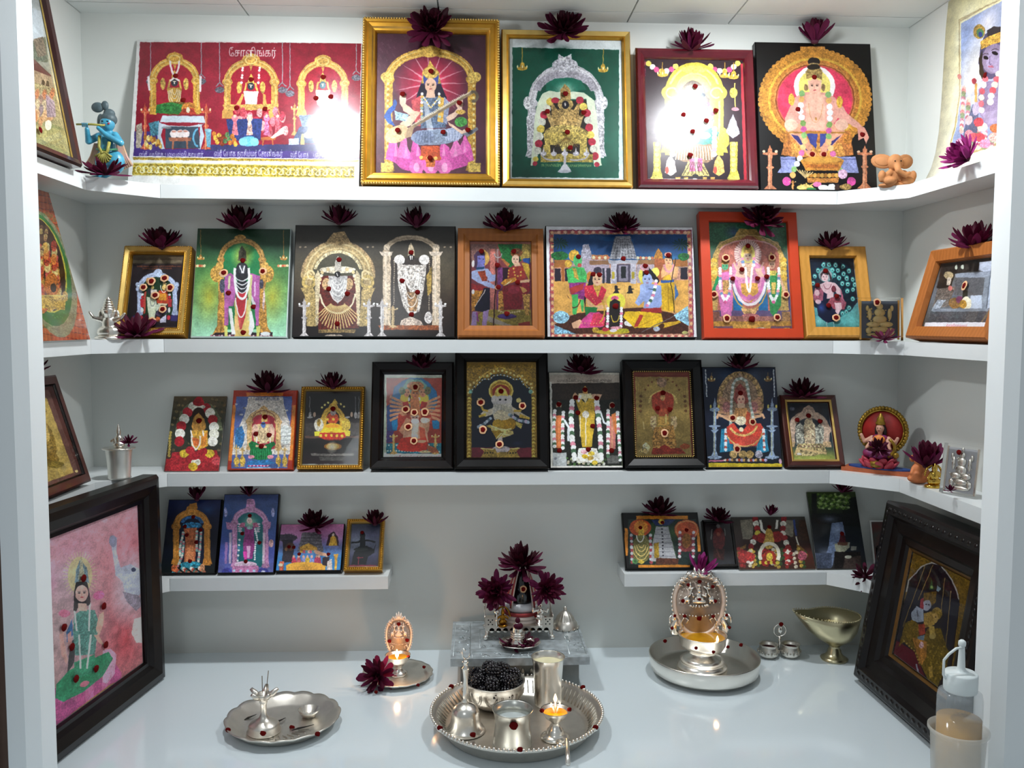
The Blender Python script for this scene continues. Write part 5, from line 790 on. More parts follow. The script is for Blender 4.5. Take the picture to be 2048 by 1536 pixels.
def p_sage(P):
    P.vg('cfcfc0', 'cfcfc0'); p, e, l, ar, bd = P.p, P.e, P.l, P.ar, P.bd
    p('3030a0', 235, 900, 247, 330, 250, 1190, 862, 1185, 865, 1212, 225, 1216); p('b4c0a8', 245, 325, 880, 325, 868, 1190, 240, 1200); p('e4e4d8', 250, 1130, 865, 1140, 862, 1190, 245, 1196)
    p('a83828', 278, 345, 868, 345, 862, 1140, 276, 1140, n=.1); p('1c6ca4', 440, 380, 520, 345, 650, 345, 720, 390, 800, 480, 820, 600, 760, 700, 330, 660, 330, 560, 360, 440, n=.1); p('6c9c8c', 500, 360, 640, 360, 700, 420, 730, 560, 700, 640, 460, 640, 420, 560, 440, 450, n=.15)
    p('2c4880', 280, 640, 420, 560, 420, 880, 280, 940, n=.15); p('1880b8', 330, 790, 440, 780, 400, 900, 340, 890); p('1880b8', 740, 790, 830, 790, 830, 880, 770, 880)
    p('443070', 278, 900, 350, 900, 350, 1010, 278, 1030, n=.2); p('1c7890', 276, 1030, 860, 1030, 862, 1138, 276, 1138, n=.25); bd(['d0e8d8', '30908c', 'c8d060'], 9, 300, 1050, 850, 1050, st=28); bd(['d0e8d8', 'e8e0d0'], 9, 290, 1110, 860, 1120, st=30)
    e('e8c040', 490, 560, 70, 60); e('e8c040', 650, 560, 70, 60)
    for x, y, c in ((490, 500, 'd89068'), (660, 500, 'd89068'), (440, 480, '5c7450'), (710, 480, '6c6c40')): P.face(x, y, 34, c)
    e('b8703c', 580, 430, 90, 50, n=.4); P.face(578, 510, 46, 'cc7c48'); e('2c2420', 520, 560, 14, 40); e('e4e4e0', 622, 565, 12, 20); e('e4e4e0', 515, 572, 12, 20)
    for s in (-1, 1):
        for k in range(6): l('d09068', 26, 575+s*90, 620+k*20, 575+s*220, 560+k*42, 575+s*260, 540+k*50)
        p('b02c28', 575+s*70, 590, 575+s*130, 600, 575+s*110, 680, 575+s*50, 670, n=.2); p('b83828', 575+s*90, 760, 575+s*170, 720, 575+s*190, 900, 575+s*110, 900, n=.2)
    p('c87848', 530, 560, 620, 560, 640, 760, 520, 760, n=.15); p('cc8c68', 400, 900, 490, 760, 530, 780, 470, 960, n=.1); p('d49c74', 640, 760, 740, 760, 720, 900, 690, 950, 630, 850, n=.1); e('e8d8c8', 680, 790, 50, 30, n=.2)
    p('e0a884', 500, 840, 560, 800, 640, 810, 700, 900, 720, 1020, 440, 1010, 460, 900, n=.06); p('ecd8c8', 540, 830, 620, 820, 600, 960, 540, 970, n=.1); P.face(575, 765, 42, 'e0a088'); e('f0e8e0', 575, 800, 44, 30); e('f0e8e0', 575, 745, 44, 14, a=.5); p('f0ece4', 540, 940, 610, 940, 600, 980, 550, 980)
    p('d83424', 380, 1080, 430, 980, 520, 960, 600, 990, 690, 960, 720, 1060, 700, 1110, 560, 1120, 420, 1110, n=.12); p('e04c30', 620, 850, 680, 880, 690, 980, 630, 990, n=.1, a=.8); e('e0a880', 640, 1010, 60, 16); e('d09878', 500, 900, 30, 60, rot=20)
    for x in (352, 790): P.lamp(x, 920, 1140, 'd0a050', 90); l('e0c070', 10, x, 940, x, 1120)
    p('b86038', 700, 1050, 800, 1080, 830, 1130, 720, 1130, n=.3); e('e8c890', 680, 1120, 60, 14, n=.4); P.text('ஸ்ரீ ராகேவந்திர சுவாமி', 600, 1172, 20, 'a04868', wid=480); P.text('OM SRI', 580, 360, 20, '203c50', wid=130)
def p_tanjore(P):
    P.vg('8c6820', '8c6820'); p, e, l, ar, bd = P.p, P.e, P.l, P.ar, P.bd
    p('94701c', 1115, 205, 1845, 205, 1850, 1210, 1112, 1210, n=.45)
    p('101828', 1170, 520, 1180, 440, 1250, 390, 1280, 340, 1350, 350, 1380, 310, 1480, 300, 1570, 320, 1620, 350, 1680, 340, 1720, 400, 1780, 430, 1800, 520, 1800, 1080, 1170, 1080)
    bd(['e8d080', 'a87c28'], 13, 1140, 500, 1150, 420, 1240, 370, 1270, 320, 1350, 320, 1400, 275, 1480, 265, 1570, 290, 1640, 325, 1700, 325, 1740, 390, 1800, 410, 1815, 520, st=22); bd(['d8e4dc', '9c7c30'], 8, 1172, 500, 1185, 450, 1250, 405, 1290, 355, 1360, 360, 1400, 322, 1480, 312, 1560, 328, 1620, 362, 1680, 352, 1715, 412, 1775, 445, 1790, 500, st=18)
    ar('caa040', 14, 1480, 560, 290, 320, 20, 160, n=.5)
    for x in (1145, 1820): bd(['e0bc50', 'a07820'], 17, x, 560, x, 1200, st=18, n=.3)
    for x in (1160, 1790): e('70a090', x, 490, 20, 24, n=.5)
    bd(['e8d070', '9c7420'], 12, 1120, 1196, 1845, 1196, st=20)
    p('16182c', 1172, 760, 1800, 760, 1800, 1080, 1170, 1080); P.gl('28305c', 1650, 1030, 80, 40, .6); p('782030', 1170, 1075, 1798, 1075, 1798, 1180, 1170, 1180, n=.1)
    # dancing elephant-headed figure
    e('c89c30', 1480, 480, 132, 118, n=.3); ar('f0d878', 8, 1480, 480, 122, 108, 0, 360); ar('8c6418', 8, 1480, 480, 100, 88, 0, 360); e('8c2418', 1480, 490, 92, 75); p('e0b850', 1400, 540, 1430, 460, 1480, 430, 1530, 470, 1560, 540, n=.4)
    e('b8b0b0', 1490, 590, 105, 62, n=.08); e('c4bcb8', 1410, 570, 34, 44, n=.1); e('c4bcb8', 1570, 570, 30, 44, n=.1); e('181418', 1470, 572, 12, 10); e('181418', 1530, 572, 12, 10)
    p('bcb4a8', 1400, 620, 1580, 610, 1620, 680, 1600, 800, 1500, 860, 1420, 800, 1380, 690, n=.25); e('c8b898', 1490, 750, 90, 70, n=.25); p('b4ac98', 1470, 620, 1540, 640, 1600, 680, 1660, 690, 1600, 720, 1500, 690, n=.2)
    p('c4b49c', 1390, 660, 1300, 690, 1260, 720, 1310, 750, 1390, 730, n=.15); p('c4b49c', 1590, 640, 1680, 700, 1780, 760, 1770, 780, 1660, 740, 1590, 700, n=.15); p('d0a838', 1240, 740, 1320, 710, 1320, 740, 1250, 765, n=.3); p('d0a838', 1680, 720, 1785, 765, 1775, 785, 1670, 760, n=.3)
    l('caa440', 22, 1265, 600, 1290, 680, 1340, 690); l('caa440', 22, 1705, 630, 1680, 690, 1620, 690); p('e0cc80', 1232, 560, 1250, 600, 1290, 600, 1275, 550); e('d8c070', 1665, 580, 26, 26, n=.4)
    bd(['a8b8c8', '5c7080', 'c8d0dc'], 17, 1370, 770, 1300, 830, 1225, 870, st=26); bd(['a8b8c8', '5c7080', 'c8b8d0'], 17, 1570, 730, 1660, 790, 1775, 810, st=24)
    p('a87c18', 1400, 790, 1500, 790, 1590, 770, 1620, 850, 1580, 900, 1450, 930, 1380, 860, n=.25); e('b08820', 1450, 830, 60, 50, n=.2); e('a87c18', 1580, 830, 55, 60, n=.2); p('dcc070', 1360, 840, 1600, 900, 1610, 930, 1560, 960, 1440, 980, 1380, 900, n=.35); p('b08820', 1380, 900, 1470, 890, 1500, 930, 1430, 990, n=.2); l('f4e4a8', 10, 1370, 840, 1480, 890, 1590, 880); l('f4e4a8', 10, 1430, 980, 1480, 930, 1580, 950); p('c8b050', 1630, 800, 1710, 830, 1690, 880, 1640, 850, n=.3); p('c8b050', 1320, 850, 1370, 830, 1380, 880, n=.3)
    p('d8bcb0', 1450, 980, 1490, 950, 1500, 1060, 1430, 1060, n=.05); e('c8b8b8', 1480, 1095, 95, 36, n=.3); bd(['d8c8d0'], 9, 1400, 1100, 1560, 1090, st=16)
    p('b08c38', 1262, 1080, 1420, 1090, 1440, 1130, 1560, 1120, 1590, 1080, 1675, 1078, 1640, 1120, 1680, 1185, 1262, 1185, 1300, 1120, n=.35); bd(['1c1410'], 8, 1310, 1132, 1420, 1132, st=28); bd(['1c1410'], 8, 1550, 1132, 1640, 1132, st=28); l('f0dc90', 9, 1265, 1085, 1400, 1095); l('f0dc90', 9, 1570, 1090, 1675, 1082)
def p_trio(P):
    P.vg('c8c0b0', '1c2018', '20241c', '2c3424', '5c6450'); p, e, l, ar, bd = P.p, P.e, P.l, P.ar, P.bd
    p('b8a898', 105, 330, 865, 325, 870, 410, 110, 420); p('d0ccc0', 105, 400, 128, 400, 150, 1350, 118, 1350); p('e0dcd4', 118, 1325, 905, 1325, 905, 1360, 118, 1360); P.text('மைலக்ேகாட்ைட   முருகன் துைண', 490, 388, 34, '3c3430', wid=600)
    p('20221c', 128, 420, 868, 412, 895, 1320, 140, 1325, n=.3); p('342820', 128, 420, 868, 412, 872, 600, 130, 600, n=.2)
    # stand
    p('b4b8b8', 135, 1180, 290, 1180, 290, 1325, 145, 1325, n=.12); e('8c9098', 170, 1245, 22, 16, n=.5); p('5c5c58', 730, 1210, 860, 1210, 870, 1300, 740, 1300, n=.3)
    for k in range(50): e(['4c7c38', 'e0e0d0', 'a8b078', '2c4c20', 'd8c8a8'][k % 5], 300+(k*67) % 420, 1240+(k*23) % 80, 16, 12, n=.4, a=.8)
    def fig(cx, top, w, bot, c1, c2):
        e('c09c80', cx, top+40, w*.26, 44, n=.2); e('2c3028', cx, top+110, w*.34, 55, n=.2); p(c1, cx-w*.35, top+150, cx+w*.35, top+150, cx+w*.3, bot, cx-w*.3, bot, n=.12); p(c2, cx-w*.1, top+180, cx+w*.1, top+180, cx+w*.08, bot, cx-w*.08, bot, a=.6)
    fig(205, 620, 110, 1130, 'd87038', 'e88c50'); fig(790, 630, 120, 1140, 'c87068', 'd8a070'); p('d8783c', 780, 760, 830, 740, 850, 980, 820, 960)
    p('c8a030', 380, 560, 430, 540, 540, 540, 650, 560, 640, 640, 600, 700, 600, 860, 560, 1120, 460, 1120, 430, 860, 420, 700, n=.25); p('c89870', 355, 560, 380, 520, 430, 560, 420, 600, 360, 600, n=.2); p('d0a080', 570, 535, 680, 540, 650, 600, 570, 590, n=.15)
    e('2c302c', 490, 580, 34, 48); p('c88c40', 465, 560, 470, 470, 492, 445, 520, 480, 525, 560, n=.4); p('e0d0a0', 420, 530, 560, 530, 580, 590, 520, 580, 500, 640, 470, 590, 420, 600, n=.2); e('e0d8cc', 500, 760, 40, 40, n=.2); p('d8b030', 440, 800, 590, 800, 570, 1120, 460, 1120, n=.1); l('f0e8d8', 10, 500, 780, 500, 1100); l('f0e8d8', 8, 440, 780, 440, 1000)
    W_ = ['f0f0ec', 'f0f0ec', 'e0889c', 'f0f0ec', '4c7050']
    for pth, r_ in (((350, 620, 340, 800, 350, 1000, 380, 1280), 30), ((620, 620, 640, 800, 660, 1000, 670, 1280), 30), ((160, 720, 150, 900, 160, 1130), 20), ((255, 740, 245, 900, 250, 1150), 20), ((745, 720, 745, 900, 745, 1230), 20), ((850, 740, 860, 950, 880, 1270), 20), ((440, 560, 420, 620), 14)): bd(W_, r_, *pth, st=r_*1.3, n=.12)
    l('dce4e8', 26, 270, 830, 310, 900, 310, 1050); l('dce4e8', 18, 660, 720, 700, 850, 760, 880); p('e8e4d8', 420, 1130, 620, 1130, 650, 1220, 680, 1290, 400, 1290, n=.3)
    for x, y, c in ((490, 1220, 'd8b020'), (550, 1240, 'c8a040'), (600, 1290, 'd8b838'), (560, 1190, 'd8b838'), (480, 1170, 'e8a0a8')): e(c, x, y, 34, 24, n=.4)
def p_goldfoil(P):
    P.vg('7c2c1c', '7c2c1c'); p, e, l, ar, bd = P.p, P.e, P.l, P.ar, P.bd
    p('a08444', 1042, 335, 1618, 335, 1665, 1230, 1058, 1230, n=.12); P.gl('7c6430', 1300, 360, 300, 100, .6); p('6c2014', 1040, 330, 1620, 330, 1620, 348, 1040, 348)
    for k in range(8): l('7c5c28', 4, 1070+k*18, 350, 1072+k*18, 560-k*22); l('7c5c28', 4, 1590-k*18, 350, 1592-k*18, 560-k*22)
    for k in range(9):
        a = PI*(.12+.76*k/8); e('6c3c20', 1340+200*math.cos(a), 560-190*math.sin(a), 11, 11)
    for s in (-1, 1): P.bd(['6c4824'], 17, 1345+s*240, 560, 1350+s*250, 740, st=54, n=.4)
    ar('c8ac60', 30, 1345, 640, 150, 130, 0, 180, n=.3); ar('8c6c34', 6, 1345, 640, 128, 110, 0, 180); e('8c6c54', 1335, 410, 55, 55, n=.5)
    p('a83c28', 1225, 560, 1260, 530, 1340, 500, 1440, 530, 1465, 580, 1460, 700, 1400, 760, 1290, 760, 1230, 690, n=.25); p('b85030', 1300, 700, 1410, 700, 1400, 800, 1310, 800, n=.2); e('c8985c', 1345, 575, 26, 36, n=.3)
    p('c89848', 1300, 780, 1410, 780, 1420, 880, 1290, 880, n=.3); l('e8c870', 20, 1380, 760, 1380, 860)
    for s in (-1, 1): p('c8a878', 1355+s*80, 780, 1355+s*140, 780, 1355+s*150, 880, 1355+s*100, 960, 1355+s*80, 880, n=.55); l('f0e0b0', 10, 1355+s*100, 890, 1355+s*110, 1080, 1355+s*80, 1180)
    p('b88440', 1250, 900, 1460, 880, 1500, 1100, 1480, 1180, 1240, 1180, 1230, 1040, n=.6); p('a02c24', 1310, 1120, 1360, 1090, 1430, 1130, 1400, 1180, 1330, 1180, n=.1); p('983020', 1240, 1130, 1540, 1130, 1600, 1190, 1220, 1200, n=.35); e('b8582c', 1590, 1110, 55, 30, n=.3)
    e('e8d8a8', 1160, 1130, 40, 60, n=.8); e('c8a868', 1140, 1160, 60, 26, n=.6); p('e0cc90', 1150, 1080, 1170, 1070, 1210, 1120, 1180, 1180, n=.5); l('d8c080', 10, 1130, 840, 1140, 920)
def p_bluegoddess(P):
    P.vg('18243c', '101c34', '101830', '101c30', '141820'); p, e, l, ar, bd = P.p, P.e, P.l, P.ar, P.bd
    P.gl('2c4468', 330, 330, 120, 120, .7); P.gl('2c4468', 650, 330, 120, 120, .6); p('c8b020', 148, 1292, 962, 1300, 962, 1350, 150, 1350); P.text('அருள்மிகு அங்காளம்மன்  பரேமஸ்வரி ஆலயம்   மேலமைலயனூர்', 550, 1332, 26, '9c5c10', wid=760)
    for x in (115, 860): bd(['c8ccd0', 'c8ccd0', '8c98a8'], 8, x, 275, x+12, 570, st=12)
    P.hang(180, 300, 360, '8c6838', 80); P.hang(800, 300, 360, '8c6838', 80)
    for k in range(46):
        a = math.radians(-20+k*220/45); e(['a08050', '7c6040', 'b8945c'][k % 3], 495+225*math.cos(a), 620-300*math.sin(a), 34, 34, n=.5)
    e('8c7058', 495, 600, 200, 260, n=.45)
    p('8c7460', 440, 380, 490, 290, 540, 380, n=.5)
    for s in (-1, 1):
        for k in range(5): p('b08060', 495+s*100, 620+k*36, 495+s*220, 560+k*50, 495+s*240, 590+k*50, 495+s*110, 660+k*36, n=.3)
        e('a86c68', 495+s*150, 680, 46, 60, n=.45); l('d0a078', 26, 495+s*120, 820, 495+s*240, 760, 495+s*260, 800)
    bd(['d0d4cc', '8c9c90'], 17, 390, 880, 400, 600, 415, 440, 440, 385, 500, 365, 560, 390, 580, 470, 600, 620, 640, 820, st=26)
    p('8c4038', 420, 600, 440, 480, 495, 420, 550, 480, 590, 620, 500, 700, n=.4); P.face(505, 600, 44, 'e0a890'); p('d8b090', 460, 640, 550, 640, 540, 700, 470, 700); p('c08850', 440, 690, 570, 690, 600, 820, 420, 820, n=.4); p('c04830', 570, 720, 610, 760, 580, 900, 540, 860, n=.2); e('e0d0b0', 500, 830, 60, 50, n=.35)
    p('1878a0', 285, 920, 400, 900, 420, 1160, 270, 1180, n=.25); p('1878a0', 640, 900, 760, 900, 815, 1170, 680, 1180, n=.25)
    for k in range(5): l('3c98c0', 5, 300+k*22, 940, 285+k*24, 1170); l('3c98c0', 5, 720+k*16, 920, 710+k*22, 1160)
    p('d04030', 345, 900, 420, 850, 500, 960, 600, 850, 720, 860, 760, 920, 730, 1010, 600, 1110, 500, 1100, 380, 1080, 350, 980, n=.2); p('d83c30', 480, 1010, 730, 1000, 680, 1100, 520, 1120, n=.15)
    for k in range(12): l('e87860', 4, 500+k*18, 1010, 490+k*17, 1120)
    ar('d8a860', 26, 530, 860, 150, 130, 200, 350, n=.4); ar('d8a860', 14, 540, 930, 200, 180, 200, 350, n=.4); e('f0dcb0', 505, 925, 28, 26); p('e0a080', 420, 1080, 480, 1080, 480, 1150, 430, 1140)
    for x in (335, 750): bd(['e4e4e8', 'e4e4e8', 'c85848'], 16, x, 930, x+(10 if x > 500 else 0), 1160, st=24)
    for x, c in ((420, 'b09058'), (520, 'a88850'), (600, 'a08048'), (700, '9c98a8')): e(c, x, 1200, 44, 44, n=.5)
    for k in range(18): e(['c8b8a8', '8c3020', '9c94b8', 'c89850', '3c3028'][k % 5], 330+k*26, 1262, 18, 16, n=.4)
    for x in (215, 845): P.lamp(x, 570, 1250, '8498b4', 110, 'd8c858'); e('8498b4', x, 890, 66, 12); p('8498b4', x-46, 930, x+46, 930, x+16, 960, x-16, 960, n=.3); e('8498b4', x, 1230, 80, 18, n=.3)
    l('c86c8c', 18, 155, 1272, 310, 1268); e('c89cb0', 935, 1275, 16, 30)
def p_silvertrio(P):
    P.vg('2c3034', '1c2430', '24303c', '2c3c44', 'a8b048'); p, e, l, ar, bd = P.p, P.e, P.l, P.ar, P.bd
    p('a4ac50', 1050, 1235, 1535, 1235, 1540, 1285, 1060, 1285); p('b09c58', 1055, 1262, 1535, 1262, 1540, 1290, 1060, 1290, n=.2); P.gl('4c5c68', 1240, 700, 120, 80, .5)
    P.arch(1245, 760, 190, 930, 1080, 80, 'b89c88', 'd8c0ac', '343c44', n=.25, tip=True, base=False)
    for s in (-1, 1): p('c0a078', 1250+s*150, 1060, 1250+s*240, 1060, 1250+s*250, 1120, 1250+s*160, 1120, n=.35); e('5c6070', 1065, 700, 26, 20, n=.4)
    for x, w_, t in ((1150, 50, 860), (1365, 50, 870)): p('9c9c90', x-w_, t+40, x, t-10, x+w_, t+40, x+w_*.8, 1090, x-w_*.8, 1090, n=.7)
    p('c0a888', 1190, 880, 1250, 800, 1320, 880, 1320, 1080, 1200, 1080, n=.55); e('c8b08c', 1245, 850, 46, 50, n=.4); e('a89078', 1255, 790, 30, 40, n=.4)
    p('a89468', 1090, 1180, 1130, 1080, 1400, 1080, 1450, 1180, 1300, 1215, 1100, 1215, n=.7); l('c8ac78', 20, 1095, 1200, 1140, 1130, 1440, 1190); e('d0ccc8', 1140, 1195, 26, 12); bd(['7c5c50', 'c8b890'], 10, 1160, 1110, 1400, 1110, st=22)
def p_t1(P):
    P.vg('0c1c50', '0c1434', '0a1024', '0c1220', '101818'); p, e, l, ar, bd = P.p, P.e, P.l, P.ar, P.bd
    P.gl('1c4880', 440, 290, 120, 80, .7); P.arch(305, 310, 130, 430, 745, 52, 'b87428', 'd89c4c', '101830', n=.25); p('b87428', 290, 240, 350, 232, 355, 280, 285, 285, n=.2)
    for k in range(14): a = math.radians(10+k*12); e('2c64a0', 310+80*math.cos(a), 400-50*math.sin(a), 16, 12, n=.5)
    e('2878a8', 310, 420, 80, 26, n=.6); p('b86038', 240, 445, 350, 440, 345, 560, 335, 720, 240, 740, 255, 560, n=.35); p('c87848', 270, 600, 320, 590, 325, 740, 250, 740, n=.3)
    for pth in ((235, 480, 210, 600, 205, 680), (385, 480, 375, 600, 360, 740), (350, 470, 345, 560, 350, 640), (240, 560, 225, 680, 190, 760)): bd(['b0c4b8', 'c87880', '78a8a0', 'e0d0c0'], 11, *pth, st=16)
    e('2888a0', 300, 750, 90, 30, n=.6)
    for k in range(22): e(['c87050', '3c90a0', 'd8c8b8', 'b84838', '487870'][k % 5], 150+(k*13) % 270, 770+(k*11) % 60, 16, 18, n=.4)
    e('b85830', 160, 780, 26, 30, n=.5); e('c88860', 395, 775, 22, 34, n=.5); p('54603c', 115, 842, 410, 848, 405, 862, 110, 858, n=.4); e('303c68', 440, 838, 22, 16)
def p_t2(P):
    P.vg('38487c', '2c4c88', '304c90', '3c4898', '6068b0'); p, e, l, ar, bd = P.p, P.e, P.l, P.ar, P.bd
    for x in (590, 985): e('8c90c0', x, 310, 14, 40, n=.5)
    P.arch(795, 290, 130, 400, 770, 44, 'b078a4', 'd8b0d0', '10646c', n=.3); p('b078a4', 760, 270, 770, 200, 830, 200, 840, 270, n=.4); P.gl('d8e0b0', 795, 400, 80, 90, .8)
    for s in (-1, 1): p('b078a4', 780+s*125, 400, 780+s*190, 390, 780+s*180, 450, 780+s*135, 460, n=.3); p('d8c0cc', 770+s*130, 480, 770+s*150, 480, 765+s*150, 740, 765+s*130, 740, a=.8); p('c07cac', 770+s*160, 560, 770+s*185, 560, 760+s*180, 740, 760+s*160, 740, a=.6)
    for s in (-1, 1):
        for k in range(4): e('c8b8c8', 785+s*76, 410+k*20, 18, 8, n=.3)
        p('a85878', 785+s*30, 400, 785+s*60, 395, 785+s*85, 430, 785+s*40, 440, n=.3)
    e('e8d8d0', 790, 380, 22, 26); P.face(792, 382, 18, 'e8c8c0')
    p('8c3078', 745, 430, 830, 430, 825, 520, 835, 600, 810, 700, 790, 700, 745, 700, 735, 580, 750, 500, n=.25); p('e4b8d8', 765, 590, 800, 590, 790, 690, 770, 690, a=.8); p('d838a0', 735, 640, 770, 640, 765, 715, 745, 715, n=.2); e('8cb0b0', 790, 440, 26, 16, n=.3)
    bd(['e8e8f0'], 9, 835, 450, 860, 560); bd(['e8e8f0', '3c70a0'], 9, 705, 540, 690, 720, st=22); bd(['e8e8f0'], 8, 840, 560, 830, 720, st=18)
    e('d8b8d0', 755, 745, 95, 26, n=.2); p('c078a8', 650, 760, 860, 755, 880, 840, 630, 850, n=.3); bd(['a8d0e8', 'b86898'], 11, 660, 800, 860, 798, st=28); e('3c40a0', 600, 810, 44, 34, n=.25); e('3c40a0', 905, 810, 44, 34, n=.3); e('c0c0e0', 905, 815, 20, 20, n=.5); p('c888b8', 560, 845, 970, 850, 970, 860, 555, 860, n=.3); e('c89898', 970, 570, 20, 34, n=.5)
def p_t3(P):
    P.vg('c0689c', 'b878ac', '6c78b4', '2c78b8', '2878b8'); p, e, l, ar, bd = P.p, P.e, P.l, P.ar, P.bd
    p('6c6870', 1230, 480, 1380, 475, 1410, 640, 1190, 640, n=.35)
    for k in range(5): l('4c4850', 6, 1225, 500+k*26, 1395, 500+k*26)
    e('443c4c', 1100, 525, 85, 34, n=.3)
    for k in range(9): p('3c3444', 1030+k*18, 530, 1035+k*18, 480+(k % 3)*10, 1050+k*18, 530)
    p('2c2430', 1060, 540, 1150, 540, 1160, 620, 1150, 730, 1060, 730, 1070, 620, n=.3); e('5c3c30', 1130, 600, 40, 34, n=.4); e('a07048', 1095, 620, 12, 14)
    p('c8583c', 1040, 720, 1080, 720, 1070, 810, 1035, 810, n=.4); e('d8c8a8', 1050, 750, 20, 14)
    p('d89c38', 1210, 600, 1280, 570, 1350, 600, 1360, 650, 1210, 650, n=.35); bd(['c85070', '4c8ca0', 'e0b0a0'], 13, 1250, 640, 1350, 640, st=18)
    for x, c in ((1160, 'c03050'), (1200, 'b8505c'), (1240, '8080b8'), (1275, 'd8b038'), (1310, '7888c8'), (1350, 'c03860'), (1370, 'b03050')): p(c, x-26, 755, x-14, 690, x, 665, x+14, 690, x+26, 755, n=.3); e('e0a890', x, 680, 10, 12)
    e('e0a030', 1262, 760, 168, 34, n=.12); p('e09c30', 1095, 760, 1425, 760, 1420, 812, 1095, 812, n=.15); p('e0a888', 1330, 620, 1440, 660, 1440, 685, 1340, 660); p('2c1c24', 1400, 690, 1460, 680, 1440, 760, 1400, 750); p('c8b8b0', 1440, 720, 1475, 700, 1485, 810, 1435, 810, n=.3); p('d89c38', 1490, 660, 1535, 660, 1525, 690, 1515, 810, 1500, 810, 1500, 690, n=.2)
    p('3c2030', 1430, 590, 1450, 500, 1490, 470, 1530, 520, 1535, 590, n=.3); p('d8a030', 1450, 590, 1470, 520, 1490, 500, 1515, 530, 1525, 590, n=.3); e('e0c8b0', 1488, 500, 10, 12)
def p_t4(P):
    P.vg('34384c', '50506c', '5c6074', '3c3c54', '302c3c'); p, e, l, ar, bd = P.p, P.e, P.l, P.ar, P.bd
    P.gl('8c94a8', 1700, 560, 110, 130, .9); p('1c1c20', 1640, 750, 1660, 650, 1700, 600, 1770, 590, 1830, 620, 1845, 570, 1835, 650, 1780, 680, 1760, 750, n=.15); e('1c1c20', 1735, 500, 22, 28); p('1c1c20', 1715, 520, 1755, 520, 1760, 600, 1710, 600); l('1c1c20', 14, 1640, 565, 1700, 560, 1730, 545, 1780, 545, 1840, 560); e('2c3030', 1720, 620, 60, 14); l('8c2c3c', 6, 1700, 680, 1700, 745); l('8c2c3c', 6, 1690, 690, 1740, 690); p('6c2838', 1630, 750, 1850, 750, 1850, 768, 1610, 768)
def p_u1(P):
    P.vg('0c0a0a', '100e0c', '0c0a0a'); p, e, l, ar, bd = P.p, P.e, P.l, P.ar, P.bd
    p('c87820', 190, 297, 570, 297, 570, 322, 190, 322); p('c87820', 105, 388, 130, 388, 130, 590, 108, 590); p('c87820', 635, 390, 655, 390, 662, 560, 640, 560); p('c87820', 205, 655, 585, 655, 585, 680, 205, 680)
    p('1c2c28', 130, 322, 628, 322, 632, 655, 140, 655, n=.3); p('244020', 280, 380, 330, 330, 420, 340, 500, 640, 300, 640, n=.4); p('2c3868', 300, 325, 480, 325, 430, 370, 330, 370, n=.2); P.gl('40602c', 460, 420, 60, 100, .8)
    e('b84820', 220, 385, 80, 62, n=.2); e('c87828', 225, 380, 50, 50, n=.3); e('b84c28', 560, 400, 90, 76, n=.25); ar('c88850', 8, 560, 400, 80, 66, 0, 360)
    p('c8a030', 205, 440, 215, 370, 240, 370, 250, 440, n=.4); p('6c6838', 165, 600, 170, 480, 200, 440, 260, 440, 290, 480, 300, 600, 240, 645, 190, 640, n=.35)
    for k in range(4): ar('d8b868', 6, 228, 500, 20+k*15, 30+k*30, 190, 350, n=.2)
    for x in (160, 300): bd(['b8bcc0', '9c3c44'], 12, x-5, 440, x, 640, st=22)
    ar('d8d4cc', 8, 220, 430, 28, 60, 190, 350); e('4c8048', 180, 630, 20, 18, n=.5); e('c8a838', 228, 635, 22, 14, n=.3)
    p('a4a4a8', 335, 376, 425, 376, 490, 630, 300, 630, 310, 500, n=.12)
    for k in range(7): l('787880', 5, 332-k*3, 400+k*32, 432+k*9, 400+k*32)
    bd(['24242c'], 6, 380, 395, 388, 600, st=24); e('d8a838', 375, 340, 22, 22, n=.4); p('a88420', 320, 500, 355, 490, 358, 600, 325, 610, n=.3); p('5c3020', 340, 605, 500, 610, 500, 652, 330, 652, n=.35)
    p('7c3030', 520, 440, 610, 440, 620, 560, 510, 560, n=.4); e('8c5828', 560, 480, 34, 55, n=.4)
    for x in (510, 610): bd(['c8c4c8', '90404c'], 12, x, 420, x-2, 600, st=22)
def p_u2(P):
    P.vg('1c1416', '201618', '1c1618', '38383c'); P.e('5c1c1c', 795, 470, 45, 90, n=.4); P.e('6c2420', 795, 420, 20, 28, n=.3); P.l('6c6c68', 6, 745, 395, 740, 470); P.l('6c6c68', 6, 840, 390, 842, 440); P.e('8c4c3c', 792, 430, 12, 14); P.p('3c1c18', 750, 540, 840, 540, 830, 620, 760, 620, n=.5); P.p('48484c', 700, 652, 920, 652, 925, 680, 700, 680); P.e('605858', 790, 372, 14, 16); P.l('5c3028', 10, 780, 540, 800, 600)
